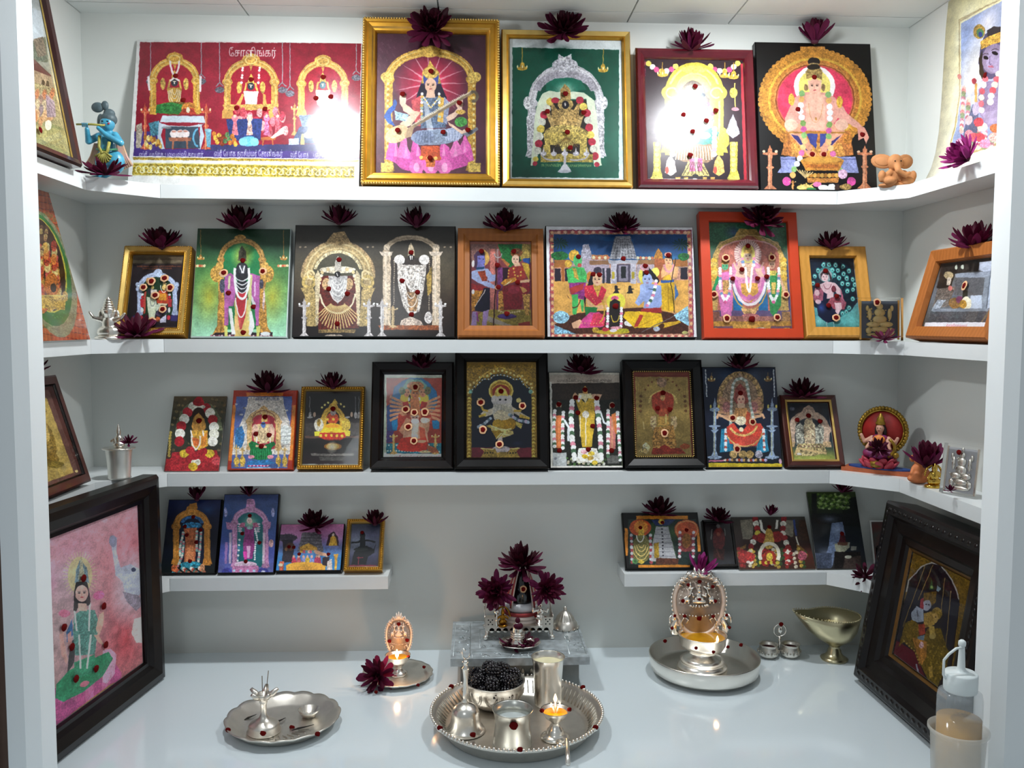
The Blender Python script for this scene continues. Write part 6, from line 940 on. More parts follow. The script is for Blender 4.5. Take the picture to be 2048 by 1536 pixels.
def p_u3(P):
    P.vg('3c3834', '30241c', '341c18', '4c1c14', '3c2418'); p, e, l, ar, bd = P.p, P.e, P.l, P.ar, P.bd
    p('787060', 950, 330, 1050, 320, 1040, 470, 970, 470, n=.2); p('787060', 1260, 330, 1340, 330, 1340, 450, 1280, 470, n=.2); p('3c2418', 1380, 330, 1450, 330, 1450, 480, 1380, 470, n=.3); l('2c3c78', 16, 1345, 330, 1360, 440); l('dcd8c8', 10, 1360, 450, 1385, 540)
    ar('7c5420', 24, 1180, 600, 255, 120, 0, 180, n=.3); e('2c1410', 1180, 540, 190, 130, n=.3); P.bd(['8c1c20', 'd8d4c4', '8c1c20', 'c8b838'], 22, 1060, 320, 1080, 420, 1030, 520, 1030, 660, st=36, n=.3); P.bd(['8c1c20', 'd8d4c4', '8c1c20', 'd8d0c0'], 22, 1270, 320, 1260, 420, 1300, 520, 1300, 660, st=36, n=.3)
    for k in range(80): e(['9c2020', 'c8c0a8', '2c4c24', '7c1818', 'b89838'][k % 5], 940+(k*67) % 500, 540+(k*29) % 135, 14, 13, n=.3, a=.9)
    e('8c2020', 1220, 450, 50, 40, n=.3); e('8c2020', 1110, 460, 44, 36, n=.3); l('d8d4c8', 18, 1100, 330, 1110, 400, 1150, 430); l('d8d4c8', 18, 1225, 330, 1215, 390); p('b89038', 1130, 480, 1140, 400, 1165, 380, 1190, 420, 1200, 490, n=.3); e('b89440', 1160, 500, 40, 40, n=.4)
    ar('dcd4c0', 26, 1165, 580, 70, 80, -30, 210, n=.1); e('9c2c1c', 1165, 600, 50, 50, n=.3); e('d0b038', 1165, 600, 22, 34, n=.4); bd(['c8b838', '8c2018'], 13, 1100, 640, 1230, 640, st=20); e('a04858', 1405, 590, 34, 36, n=.6); e('a82c28', 1000, 600, 60, 40, n=.4); e('c8b8b0', 1010, 635, 16, 10)
def p_u4(P):
    P.vg('38481c', '202c14', '141a1c', '1a2028', '20242c', '2a2624'); p, e, l, ar, bd = P.p, P.e, P.l, P.ar, P.bd
    p('0c100c', 1475, 135, 1510, 135, 1510, 300, 1475, 300); p('0e120e', 1700, 180, 1830, 150, 1830, 330, 1700, 300, n=.4)
    for k in range(90): e(['5c8428', '88a850', '2c4418', '3c5820', 'a8c078'][k % 5], 1520+(k*43) % 230, 140+(k*29) % 110, 12, 9, n=.4, a=.7)
    p('101214', 1475, 280, 1830, 280, 1830, 380, 1475, 350, n=.5); P.gl('8c98b8', 1600, 320, 90, 40, .6); p('5c6c8c', 1620, 350, 1700, 340, 1720, 440, 1660, 520, 1620, 680, 1560, 680, 1600, 500, n=.2); P.gl('a8b8d8', 1660, 400, 50, 70, .7); P.gl('98a4c4', 1580, 600, 70, 90, .8); p('40485c', 1480, 570, 1620, 570, 1620, 682, 1480, 682, n=.3)
    p('8c8c78', 1640, 500, 1755, 490, 1750, 530, 1690, 580, 1650, 560, n=.15); p('4c1c24', 1670, 490, 1690, 410, 1715, 440, 1725, 490, n=.3); p('5c3c30', 1660, 490, 1740, 490, 1735, 515, 1665, 510); p('787870', 1760, 520, 1805, 520, 1800, 550, 1760, 550); p('1c1818', 1640, 560, 1830, 560, 1835, 682, 1640, 682, n=.4); p('3c302c', 1720, 600, 1835, 590, 1835, 682, 1700, 682, n=.3); e('a8a898', 1740, 598, 24, 12)
def p_lakshmi(P):
    P.vg('c8a0ac', 'c89098', 'b48c94', 'b0848c', 'b48084'); p, e, l, ar, bd = P.p, P.e, P.l, P.ar, P.bd
    P.gl('d87888', 700, 420, 260, 260, .7); P.gl('d4788c', 350, 420, 220, 120, .5); P.gl('b8a8c0', 340, 560, 200, 160, .7); P.gl('c8404c', 640, 880, 200, 260, .75); P.gl('b4a8a8', 300, 800, 200, 260, .6); P.gl('b89878', 420, 1200, 200, 80, .5); P.gl('c8b0c8', 240, 560, 60, 100, .6); P.gl('d898b8', 260, 600, 40, 60, .6); P.gl('ac988c', 240, 1100, 120, 250, .6)
    # elephant
    P.gl('c8ccd8', 660, 620, 95, 150, .9, .8); p('b0b8cc', 560, 390, 575, 360, 592, 370, 590, 440, 610, 520, 660, 500, 710, 530, 720, 640, 680, 690, 630, 640, 620, 590, 585, 560, 575, 480, n=.08); e('8890a8', 572, 385, 20, 30); e('38405c', 676, 530, 12, 10); p('8c8494', 620, 640, 700, 660, 730, 700, 690, 740, 640, 690, n=.2); p('d8ccc8', 680, 780, 740, 760, 745, 900, 690, 900, 665, 850, n=.15); P.gl('dcd8dc', 710, 820, 60, 80, .7)
    for k in range(36):
        a = k*10*PI/180; l('c8c49c', 4, 405+60*math.cos(a), 560-90*math.sin(a), 405+88*math.cos(a), 560-122*math.sin(a), a=.7)
    e('c4bc8c', 405, 560, 62, 96, a=.9)
    # lotus seat
    for k in range(9): x = 250+k*42; y = 1150+ (4-k)*26; p(['b85088', 'c86898'][k % 2], x-24, y+120, x-30, y+20, x, y-40, x+30, y+10, x+20, y+110, n=.15)
    p('b04c84', 225, 1170, 280, 1130, 420, 1220, 300, 1320, 245, 1300, n=.15); p('d09cb8', 520, 940, 560, 930, 590, 960, 580, 1060, 540, 1110, 520, 1100, n=.15); p('b08848', 360, 1260, 560, 1110, 640, 1080, 460, 1230, 330, 1310, n=.1)
    # figure
    p('3c3c40', 355, 900, 385, 870, 375, 1000, 340, 1055, n=.2); p('2c8c60', 285, 1110, 350, 1040, 450, 990, 550, 945, 572, 980, 520, 1070, 420, 1150, 320, 1200, 280, 1180, n=.2); p('38906c', 375, 1000, 480, 960, 480, 1050, 380, 1080, n=.2)
    p('588c84', 375, 760, 420, 730, 480, 735, 500, 800, 480, 960, 380, 965, 370, 860, n=.3); l('c8d8d0', 9, 375, 720, 388, 840); l('c8d8d0', 9, 455, 700, 450, 840); l('c8d0cc', 10, 400, 860, 408, 1030); l('c8d0cc', 10, 460, 860, 440, 1030)
    p('c89890', 300, 860, 320, 810, 325, 900, 345, 990, 335, 1010, 310, 960); p('3c6ca0', 335, 850, 365, 780, 370, 860, 340, 900, n=.2); p('c8908c', 340, 860, 360, 840, 365, 920, 345, 920); p('d8a898', 500, 760, 525, 740, 525, 800, 500, 870, 485, 830); p('d8a898', 475, 860, 500, 860, 530, 920, 500, 900)
    p('20242c', 375, 640, 385, 590, 440, 590, 458, 680, 445, 700, 382, 730, 372, 740, n=.1); p('c8a89c', 395, 700, 440, 700, 440, 740, 395, 740); P.face(414, 650, 33, 'd0a8a0', '20242c'); p('6c8898', 378, 600, 385, 530, 405, 480, 440, 520, 452, 600, 415, 580, n=.3); p('a8a890', 395, 580, 405, 500, 410, 460, 420, 500, 430, 580, n=.3)
    e('38383c', 382, 715, 10, 26); e('38383c', 447, 690, 10, 22); e('d87898', 325, 752, 30, 20, n=.2); e('d870a0', 500, 660, 30, 22, rot=-20, n=.2); e('d07088', 428, 1108, 26, 14, rot=-25)
    p('1c1014', 195, 400, 195, 440, 760, 225, 760, 205) if False else None
def p_swing(P):
    P.vg('1c141c', '1c141c'); p, e, l, ar, bd = P.p, P.e, P.l, P.ar, P.bd
    p('806018', 560, 560, 1460, 900, 1250, 2900, 250, 2300, n=.35)
    p('1c101c', 680, 1190, 690, 1080, 770, 960, 900, 870, 1030, 860, 1120, 950, 1200, 1050, 1270, 1230, 1290, 1330, 1150, 2450, 900, 2350, 430, 1900, 560, 1500, n=.1)
    bd(['c0c0c0'], 9, 665, 1190, 690, 1060, 770, 980, 840, 900, 960, 855, 1060, 880, 1130, 960, 1200, 1060, 1260, 1200, 1280, 1300, st=16); ar('a07820', 14, 960, 1050, 300, 260, 20, 150, n=.4)
    p('24283a', 690, 1130, 1290, 1290, 1150, 2200, 530, 1800, 600, 1500, a=.7)
    P.o = (1660, 960); P.sc = 2.667
    p('6c1428', 345, 850, 450, 915, 520, 1080, 600, 1180, 590, 1230, 300, 1000, n=.12); p('84384c', 430, 1040, 560, 1110, 600, 1180, 590, 1210, n=.1)
    l('a08040', 4, 508, 455, 388, 780); l('a08040', 4, 548, 452, 470, 640); l('a08040', 4, 612, 520, 590, 720); l('a08040', 4, 645, 590, 617, 880)
    p('7c5c14', 500, 600, 568, 592, 565, 650, 530, 680, 498, 640, n=.4); p('285c38', 530, 585, 541, 528, 553, 585); e('8cb060', 542, 570, 7, 9); p('7c98a8', 568, 590, 572, 560, 592, 575, 578, 595)
    e('b4b8cc', 516, 668, 23, 30, rot=15, n=.06); e('241c28', 512, 662, 6, 3); e('241c28', 527, 665, 5, 3); p('b83848', 482, 640, 500, 625, 498, 690, 478, 690, n=.3)
    p('a4b0c4', 432, 710, 460, 670, 498, 690, 500, 750, 470, 760, 436, 745, n=.12); p('60606c', 462, 680, 472, 725, 465, 730, n=.2)
    e('a08030', 568, 712, 30, 34, n=.4); e('d0a858', 556, 735, 22, 28, n=.1); e('281c14', 562, 730, 4, 3); p('b08c3c', 500, 710, 540, 700, 560, 770, 500, 790, n=.3)
    p('806418', 375, 850, 400, 760, 440, 745, 490, 780, 470, 850, 460, 910, 400, 860, 365, 890, n=.4); p('786018', 520, 790, 590, 790, 620, 890, 640, 920, 620, 1000, 570, 1110, 520, 1060, 470, 960, 490, 860, n=.4)
    p('b0402c', 470, 770, 505, 765, 508, 820, 475, 830, n=.3); p('70889c', 465, 835, 505, 825, 500, 855, 470, 855); p('c08030', 440, 840, 515, 860, 515, 940, 490, 985, 465, 960, n=.3); e('c8b060', 548, 830, 18, 20, n=.1); p('c0a048', 525, 770, 555, 780, 560, 830, 530, 820, n=.2); e('d8a8b0', 487, 880, 12, 18, n=.5)
    bd(['b0b8c8'], 5, 460, 985, 475, 1040, 500, 1075, st=9); bd(['c0a040', '6c5414'], 5, 395, 860, 455, 915, 480, 990, st=9); p('c8a040', 525, 1000, 545, 990, 550, 1050, 530, 1050, n=.3)
    for k in range(40): e('c8a438', 520+(k*17) % 90, 880+(k*29) % 200, 5, 4, n=.3, a=.7)
# ============================================================ the recess: walls, ceiling, counter, posts
Z1, Z2, Z3, Z4, TH = .82962, .56533, .33019, .14309, .02293
ZC = 1.164
struct('wall_back', MB().box((-.95, 0, -.1), (.95, .08, ZC+.1)), WALL)
struct('wall_left', MB().box((-.83, -.50, -.1), (-.75, 0, ZC+.1)), WALL)
struct('wall_right', MB().box((.75, -.50, -.1), (.83, 0, ZC+.1)), WALL)
cl = struct('ceiling', MB().box((-.95, -.50, ZC+.006), (.95, 0, ZC+.05)), WALL)
CEILP = mat('ceiling_board', 'e2e6e4', .6, var=.01, scale=6)
xs = [-.75, -.44, -.17, .10, .24, .47, .75]; xs = [-.75, -.455, -.115, .225, .41, .75]
for a, b in zip(xs[:-1], xs[1:]):
    o = MB().box((a+.0014, -.052, ZC), (b-.0014, 0, ZC+.0058)).build('ceiling_panel', CEILP, cl)
    o = MB().box((a+.0014, -.50, ZC), (b-.0014, -.0545, ZC+.0058)).build('ceiling_panel', CEILP, cl)
# recessed lamps in the ceiling (just above the frame)
for lx in LAMPS:
    r = empty('ceiling_light', (lx, LAMPY, ZC), 'round white recessed ceiling lamp above the %s half of the shelves' % ('left' if lx < 0 else 'right'), 'lamp', 'lamps recessed in the ceiling')
    MB().lathe([(.040, 0), (.052, -.0005), (.053, -.003), (.050, -.0045), (.041, -.0045), (.039, -.001)], 32, cap=False).build('trim_ring', WHITE, r)
COUNTER = mat('white_counter', 'd9e3e8', .08, var=.015, scale=3, coat=.6)
struct('floor_of_recess', MB().box((-.95, -.66, -.04), (.95, 0, 0)), COUNTER)
bpy.data.objects['floor_of_recess'].name = 'floor'
JL, JR = -.605, .638
def jamb(x, s, w, nm):      # post with a bevelled inner edge
    pts = [(x, -.47), (x, -.508), (x+s*.013, -.522), (x+s*w, -.522), (x+s*w, -.47)]
    if s < 0: pts = pts[::-1]
    struct(nm, MB().prism(pts, -.3, ZC+.3), mat('post_paint', 'eef3f5', .45, var=.01, scale=5))
jamb(JL, -1, .035, 'trim_1'); jamb(JR, 1, .050, 'trim_2')
struct('trim_3', MB().box((-.75, -.515, -.3), (-.640, -.475, ZC+.3)), mat('brown_edge', '6a5348', .6, var=.1, scale=20))
struct('trim_4', MB().box((.688, -.515, -.3), (.80, -.475, ZC+.3)), mat('brown_edge', '6a5348', .6))
dr = empty('cabinet_door', (-.70, -.53, .3), 'pale grey door leaf at the far left beside the white post', 'door'); MB().box((-.10, -.012, -.6), (.046, .006, .9)).build('panel', mat('door_paint', 'c9cfd6', .5, var=.03, scale=5), dr)
MB().box((-.02, -.018, -.60), (.0405, -.0125, -.205)).build('grey_inset', mat('grey_inset', '70757c', .5, var=.15, scale=30), dr)
# ------------------------------------------------------------ shelves
XA, YA, XB, YB, YE = .5895, -.080, .6775, -.164, -.468
def shelf(z, name, label, lr=(1, 1), x0=-XA, x1=XA, sides=(1, 1)):
    root = empty(name, (0, 0, z), label, 'shelf')
    g = .0006
    MB().box((x0, YA, 0), (x1, -.0005, TH)).build('board', WHITE, root)
    for s, on, sd in ((-1, lr[0], sides[0]), (1, lr[1], sides[1])):
        if not on: continue
        pts = [(s*(XA+g), -.0005), (s*(XA+g), YA), (s*XB, YB), (s*.7495, YB), (s*.7495, -.0005)]
        MB().prism(pts[::-1] if s < 0 else pts, 0, TH).build('corner_board', WHITE, root)
        if sd: MB().box((min(s*XB, s*.7495), YE, .0), (max(s*XB, s*.7495), YB-g, TH)).build('side_board', WHITE, root)
    return root
shelf(Z1, 'wall_shelf', 'white wraparound wall shelf, topmost, brightest front edge')
shelf(Z2, 'wall_shelf', 'white wraparound wall shelf, second from the top')
shelf(Z3, 'wall_shelf', 'white wraparound wall shelf, third from the top')
xl = at(776, 1165, 1, YA).x; xr = at(1249, 1160, 1, YA).x
shelf(Z4, 'short_shelf', 'short white shelf at lower left holding four small pictures', (1, 0), x1=xl, sides=(0, 0))
shelf(Z4, 'short_shelf', 'short white shelf at lower right behind the large oil lamp', (0, 1), x0=xr, sides=(0, 0))
T1, T2, T3, T4 = Z1+TH, Z2+TH, Z3+TH, Z4+TH
CRIT = .12
# ============================================================ pictures against the back wall
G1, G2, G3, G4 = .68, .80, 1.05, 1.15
def pic(name, label, q, zs, style, paint, o, sc, dots, gain, yb=-.066, **k):
    th = STYLES[style][2] if style in STYLES else k.get('th', .012)
    M, w, h = place(q, zs, yb, th); return picture(name, label, 'picture', M, w, h, style, paint, o, sc, dots, gain, **k)
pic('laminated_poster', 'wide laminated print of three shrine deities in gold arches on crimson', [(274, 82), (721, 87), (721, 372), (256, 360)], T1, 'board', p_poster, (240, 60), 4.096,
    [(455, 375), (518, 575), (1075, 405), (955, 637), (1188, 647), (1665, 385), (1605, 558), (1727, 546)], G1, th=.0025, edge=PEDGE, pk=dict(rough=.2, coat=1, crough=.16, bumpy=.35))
pic('framed_picture', 'gilt framed picture of a goddess with a stringed instrument on a pink lotus', [(724, 45), (997, 50), (1000, 377), (728, 372)], T1, 'gilt', p_veena, (700, 0), 3.84,
    [(622, 553), (405, 728), (840, 795), (367, 1005), (716, 1020), (905, 1003), (614, 1217)], G1, beadspec=[(.0015, -.0145, .0022, GOLDL, 'beaded_edge')], pk=dict(coat=.4))
pic('framed_picture', 'gilt framed picture of a golden goddess in a silver arch on green', [(1003, 67), (1259, 72), (1263, 380), (1003, 377)], T1, 'gilt2', p_silverarch, (980, 0), 3.84,
    [(578, 725), (440, 862), (718, 870), (592, 1020), (615, 1140)], G1)
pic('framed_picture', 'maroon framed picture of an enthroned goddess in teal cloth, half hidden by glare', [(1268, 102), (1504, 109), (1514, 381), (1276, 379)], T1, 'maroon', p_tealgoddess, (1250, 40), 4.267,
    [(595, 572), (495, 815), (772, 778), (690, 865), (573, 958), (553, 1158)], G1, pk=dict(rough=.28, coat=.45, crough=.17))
pic('picture_board', 'black edged board picture of a cross-legged deity before a round gold halo', [(1508, 88), (1742, 89), (1755, 379), (1522, 381)], T1, 'board', p_meditate, (1490, 30), 4.15,
    [(575, 515), (440, 783), (975, 992), (558, 1155), (655, 1157)], G1, th=.016)
pic('framed_picture', 'small ribbed gilt frame with a divine couple under a blue arch', [(248, 502), (382, 503), (378, 676), (241, 675)], T2, 'gilt2', p_smallcouple, (260, 520), 9.6,
    [(425, 425, 1), (675, 362, 1), (272, 540, 1), (783, 548, 1), (495, 690, 1), (640, 960, 1), (432, 1190, 1)], G2, yb=-.07, beadspec=[(.001, -.012, .0016, GOLD, 'ribbed_edge'), (.0095, -.011, .0012, GOLDL, 'ribbed_edge')])
pic('picture_board', 'green board picture of a standing black deity in pink shawl and white garlands', [(389, 459), (579, 461), (577, 677), (386, 677)], T2, 'board', p_greenstand, (370, 390), 4.954,
    [(572, 648), (383, 770, 1), (770, 757, 1), (430, 970), (677, 1108), (577, 1362)], G2, edge=mat('green_white_edge', 'cfdcd8', .5))
pic('picture_board', 'wide dark brown board picture with two garlanded deities side by side', [(591, 454), (908, 457), (914, 677), (583, 677)], T2, 'board', p_double, (570, 390), 4.954,
    [(535, 640, 0), (433, 930), (617, 978), (517, 1275), (1250, 570), (1160, 850), (1312, 962), (1253, 1185)], G2, th=.018)
pic('framed_picture', 'plain brown wooden frame with a blue man offering a bowl to a seated woman', [(916, 464), (1087, 466), (1087, 677), (915, 677)], T2, 'wood', p_couple, (890, 400), 5.118,
    [(372, 530), (703, 532), (535, 672), (545, 897), (743, 848), (632, 1168)], G2, inset=.022)
pic('picture_board', 'board picture of a seaside temple with a kneeling couple and bright blue sky', [(1092, 456), (1388, 458), (1393, 680), (1092, 679)], T2, 'board', p_temple, (1070, 400), 5.12,
    [(445, 580), (905, 600), (1130, 675), (1140, 742), (595, 760), (660, 765), (1365, 565), (825, 1088, 0, 1.2)], G2, th=.018)
pic('framed_picture', 'red and orange painted frame with a deity between two garlanded consorts', [(1398, 430), (1589, 431), (1603, 680), (1403, 680)], T2, 'red', p_threefig, (1380, 400), 5.12,
    [(588, 475), (360, 597, 1), (833, 595, 1), (525, 717), (432, 812), (685, 808), (778, 790), (238, 970, 1), (975, 975, 1), (372, 1217, 1), (628, 1225, 0, 1.3), (887, 1207, 1)], G2)
fr = bpy.data.objects['framed_picture.004'] if 'framed_picture.004' in bpy.data.objects else None
pic('framed_picture', 'light wooden frame with a youth seated on a peacock', [(1597, 501), (1731, 502), (1738, 680), (1604, 680)], T2, 'pine', p_peacock, (1380, 400), 5.12,
    [(1380, 730), (1300, 880), (1495, 990), (1412, 1085), (1487, 1210, 1)], G2)
pic('picture_card', 'unframed shrine photo card buried in red and white garlands', [(346, 796), (452, 793), (440, 944), (331, 945)], T3, 'board', p_garland, (310, 720), 4.551, [(400, 552)], G3, th=.003, edge=PEDGE, dr=.0052)
pic('picture_board', 'orange and red bordered board picture of a goddess in green before a white tower', [(467, 786), (594, 784), (587, 942), (454, 942)], T3, 'board', p_orangepanel, (310, 720), 4.551, [(1000, 518), (918, 673), (1038, 683), (967, 785)], G3, edge=ORANGE)
pic('framed_picture', 'twisted gilt frame with a dark shrine photo lettered SHREE MOOKAMBIKA', [(606, 780), (732, 778), (724, 940), (593, 941)], T3, 'smallgilt', p_flamephoto, (310, 720), 4.551, [(1622, 447)], G3, beadspec=[(.0028, -.0075, .0028, GOLD, 'twisted_edge', .0042)])
pic('framed_picture', 'dark wooden frame with a seated sage in red below a many-armed deity', [(746, 730), (905, 731), (910, 937), (741, 938)], T3, 'dark', p_sage, (720, 690), 5.251,
    [(583, 447, 1), (480, 678, 1), (572, 712, 1), (682, 707, 1), (507, 862, 1), (567, 1010, 1)], G3)
pic('framed_picture', 'wide black frame with a gold relief dancing elephant-headed figure', [(911, 706), (1092, 706), (1100, 936), (909, 937)], T3, 'black', p_tanjore, (720, 690), 5.251,
    [(1480, 488), (1267, 605, 1), (1705, 643, 1), (1290, 893, 1), (1463, 1045, 1)], G3, yb=-.07)
pic('picture_board', 'white captioned board picture of three garlanded standing idols', [(1096, 748), (1241, 748), (1246, 937), (1100, 937)], T3, 'board', p_trio, (1080, 690), 5.485,
    [(493, 490), (392, 577), (622, 582), (415, 742), (578, 890), (207, 650), (793, 662), (213, 1158), (530, 1145), (785, 1157)], G3)
pic('framed_picture', 'black frame with beaded inner edge around a gold foil deity', [(1244, 726), (1401, 726), (1408, 934), (1247, 935)], T3, 'black', p_goldfoil, (1080, 690), 5.485,
    [(1345, 527), (1287, 697), (1420, 710), (1362, 970, 1)], G3, beadspec=[(.0205, -.0055, .0013, GOLDL, 'beaded_slip', .0038)])
pic('picture_board', 'dark blue board picture of a goddess in red and blue skirt, yellow caption strip', [(1404, 737), (1552, 738), (1565, 936), (1412, 936)], T3, 'board', p_bluegoddess, (1390, 690), 5.487,
    [(498, 527), (412, 800, 1), (632, 845, 1), (462, 1142, 1)], G3)
pic('framed_picture', 'small red-brown frame with gold slip around a silvery triple shrine picture', [(1559, 797), (1669, 797), (1685, 937), (1570, 936)], T3, 'redgold', p_silvertrio, (1390, 690), 5.487, [(1238, 780), (1115, 828), (1365, 842)], G3)
kp = dict(rough=.4, coat=.3)
pic('picture_board', 'small dark blue board with an orange-robed deity in an amber arch', [(334, 1004), (441, 1004), (434, 1156), (324, 1157)], T4, 'board', p_t1, (310, 950), 4.18, [(320, 350), (250, 430), (380, 460), (265, 502), (345, 562), (292, 720)], G4, dr=.0036, pk=kp)
pic('picture_board', 'small black edged board with a pink goddess standing in a mauve arch', [(446, 993), (558, 993), (549, 1154), (437, 1156)], T4, 'board', p_t2, (310, 950), 4.18, [(792, 340), (730, 490), (873, 566), (758, 722)], G4, yb=-.068, dr=.0036, pk=kp)
pic('picture_board', 'low wide board with a tower and seated group on pink and blue', [(562, 1055), (689, 1055), (683, 1151), (550, 1153)], T4, 'board', p_t3, (310, 950), 4.18, [(1120, 600), (1160, 605), (1450, 662), (1205, 660)], G4, dr=.0034, pk=kp)
pic('framed_picture', 'tiny gilt frame with a dark dancing silhouette', [(695, 1046), (771, 1046), (764, 1147), (688, 1147)], T4, 'smallgilt', p_t4, (310, 950), 4.18, [(1733, 485)], G4, dr=.0034, beadspec=[(.0028, -.0075, .0022, GOLD, 'twisted_edge', .0036)], pk=kp)
pic('picture_board', 'wide black and orange bordered board with a white temple tower', [(1245, 1031), (1399, 1031), (1404, 1137), (1250, 1138)], T4, 'board', p_u1, (1220, 950), 3.657, [(222, 385), (383, 348), (560, 403)], G4, dr=.0036, pk=kp)
pic('framed_picture', 'tiny dark frame with a dim red figure between two wider pictures', [(1406, 1046), (1465, 1046), (1474, 1137), (1411, 1137)], T4, 'thin', p_u2, (1220, 950), 3.657, [], G4, yb=-.055, pk=kp)
pic('picture_card', 'wide unframed photo card of a flower-covered altar', [(1465, 1034), (1617, 1038), (1623, 1137), (1475, 1137)], T4, 'board', p_u3, (1220, 950), 3.657, [(1165, 380)], G4, th=.003, edge=PEDGE, dr=.004, pk=kp)
pic('picture_card', 'tall unframed card of a waterfall in dark forest', [(1622, 985), (1721, 986), (1723, 1138), (1625, 1138)], T4, 'board', p_u4, (1220, 950), 3.657, [(1697, 428)], G4, th=.003, edge=PEDGE, dr=.004, pk=kp)
# ------------------------------------------------------------ pictures along the two side walls
def spic(name, label, side, y0, w, xb, xt, h, zs, style, paint, o, sc, dots, gain, yaw=0, **k):
    th = STYLES[style][2] if style in STYLES else k.get('th', .012)
    lean = math.asin(min(.9, abs(xt-xb)/h)); az = (PI/2 if side < 0 else -PI/2)+yaw
    along = Vector((math.cos(az), math.sin(az), 0))       # local x: towards the back wall on the left, towards the camera on the right
    c = Vector((xb, y0, zs)) - along*w/2 if side < 0 else Vector((xb, y0, zs)) + along*w/2
    return picture(name, label, 'picture', sideplace(c, az, lean, th), w, h, style, paint, o, sc, dots, gain, **k)
spic('framed_picture', 'dark brown framed pastoral painting against the left wall, top shelf', -1, -.211, .245, -.674, -.722, .285, T1, 'frameL', p_pastoral, (0, 0), 3.84, [(290, 1000)], G1)
spic('picture_board', 'large print with an oval picture on orange roof tiles, left wall', -1, -.180, .26, -.672, -.730, .240, T2, 'board', p_tile, (0, 360), 4.267, [], G1, th=.003, edge=PEDGE, pk=dict(rough=.25, coat=1, crough=.12))
spic('framed_picture', 'red-brown plaque frame with an engraved gold sheet, left wall', -1, -.186, .19, -.684, -.735, .180, T3, 'burg', p_goldplaque, (0, 690), 4.518, [], G2, glass=True)
spic('framed_picture', 'large glossy black-brown frame with a goddess on pink, leaning at lower left', -1, -.112, .385, -.605, -.608, .357, .0, 'walnutbig', p_lakshmi, (0, 930), 2.533,
     [(412, 573), (515, 715), (313, 822), (353, 921), (525, 911), (476, 1031), (374, 1082)], 1.3, yaw=-.155, dr=.006)
spic('framed_picture', 'oak framed shrine photograph with white caption strip, right wall', 1, -.165, .235, .693, .733, .152, T2, 'oak', p_shrinephoto, (1720, 400), 4.518, [(962, 780, 1)], G2)
spic('framed_picture', 'large carved dark frame with a gold relief couple on a swing', 1, -.167, .302, .629, .679, .312, .0, 'carved', p_swing, (1700, 980), 5.885, [], .62, yaw=.02,
     beadspec=[(.013, -.0265, .0042, DARKB, 'carved_beading', .0155, 1.6)])
# ============================================================ chrysanthemums
def petmat(name, c, c2, rough=.6):
    m = mat(name, c, rough, var=.3, scale=60, col2=c2, spec=.25); b = m.node_tree.nodes['Principled BSDF']
    nt = m.node_tree; L = nt.nodes.new('ShaderNodeBsdfTranslucent'); L.inputs[0].default_value = lin(c); mx = nt.nodes.new('ShaderNodeMixShader'); mx.inputs[0].default_value = .22
    o = nt.nodes['Material Output']; nt.links.new(b.outputs[0], mx.inputs[1]); nt.links.new(L.outputs[0], mx.inputs[2]); nt.links.new(mx.outputs[0], o.inputs[0]); return m
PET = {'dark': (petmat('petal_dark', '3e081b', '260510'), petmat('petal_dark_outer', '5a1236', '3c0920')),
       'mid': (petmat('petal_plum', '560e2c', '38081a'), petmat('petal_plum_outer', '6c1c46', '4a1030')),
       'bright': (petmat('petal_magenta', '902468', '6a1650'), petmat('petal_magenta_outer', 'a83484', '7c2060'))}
HEADM = mat('flower_eye', '5a1c38', .8, var=.4, scale=300); CALYX = mat('calyx_green', '2c3a1c', .7, var=.2)
def petalmesh(k, curl, wd, ms, kind=0):
    r = random.Random(k); st = [(0, .25), (.25, .7), (.55, 1), (.8, .85), (.95, .4), (1, .03)] if kind == 0 else [(0, .3), (.4, .55), (.75, 1), (.92, .8), (1, .25)]
    vs = []; fs = []
    for i, (t, w_) in enumerate(st):
        z = t; y = curl*t*t; w2 = w_*wd*.5; d = .35*w2
        vs += [(-w2, y-d, z), (0, y+d*.5, z), (w2, y-d, z)]
        if i:
            a = (i-1)*3
            for j in (0, 1): fs.append((a+j, a+j+1, a+j+4, a+j+3))
    b = MB(); b.add(vs, fs, 0); o = b.build('petal', ms); me = o.data; bpy.data.objects.remove(o); return me
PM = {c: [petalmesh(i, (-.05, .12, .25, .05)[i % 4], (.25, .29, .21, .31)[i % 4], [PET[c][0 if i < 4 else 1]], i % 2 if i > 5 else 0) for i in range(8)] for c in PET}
def headmesh():
    b = MB(); b.sph((0, 0, .06), .16, seg=10, rings=6, sc=(1, 1, .8))
    for k in range(26):
        a = k*2.4; r_ = .15*math.sqrt(k/26); b.tube([(r_*math.cos(a), r_*math.sin(a), .1), (r_*1.3*math.cos(a), r_*1.3*math.sin(a), .26)], [.016, .008], 4)
    o = b.build('flower_eye', HEADM); me = o.data; bpy.data.objects.remove(o)
    b = MB(); b.lathe([(.015, -.10), (.05, -.06), (.13, -.01), (.12, .03)], 10); o = b.build('calyx', CALYX); mc = o.data; bpy.data.objects.remove(o); return me, mc
HM, CM = headmesh()
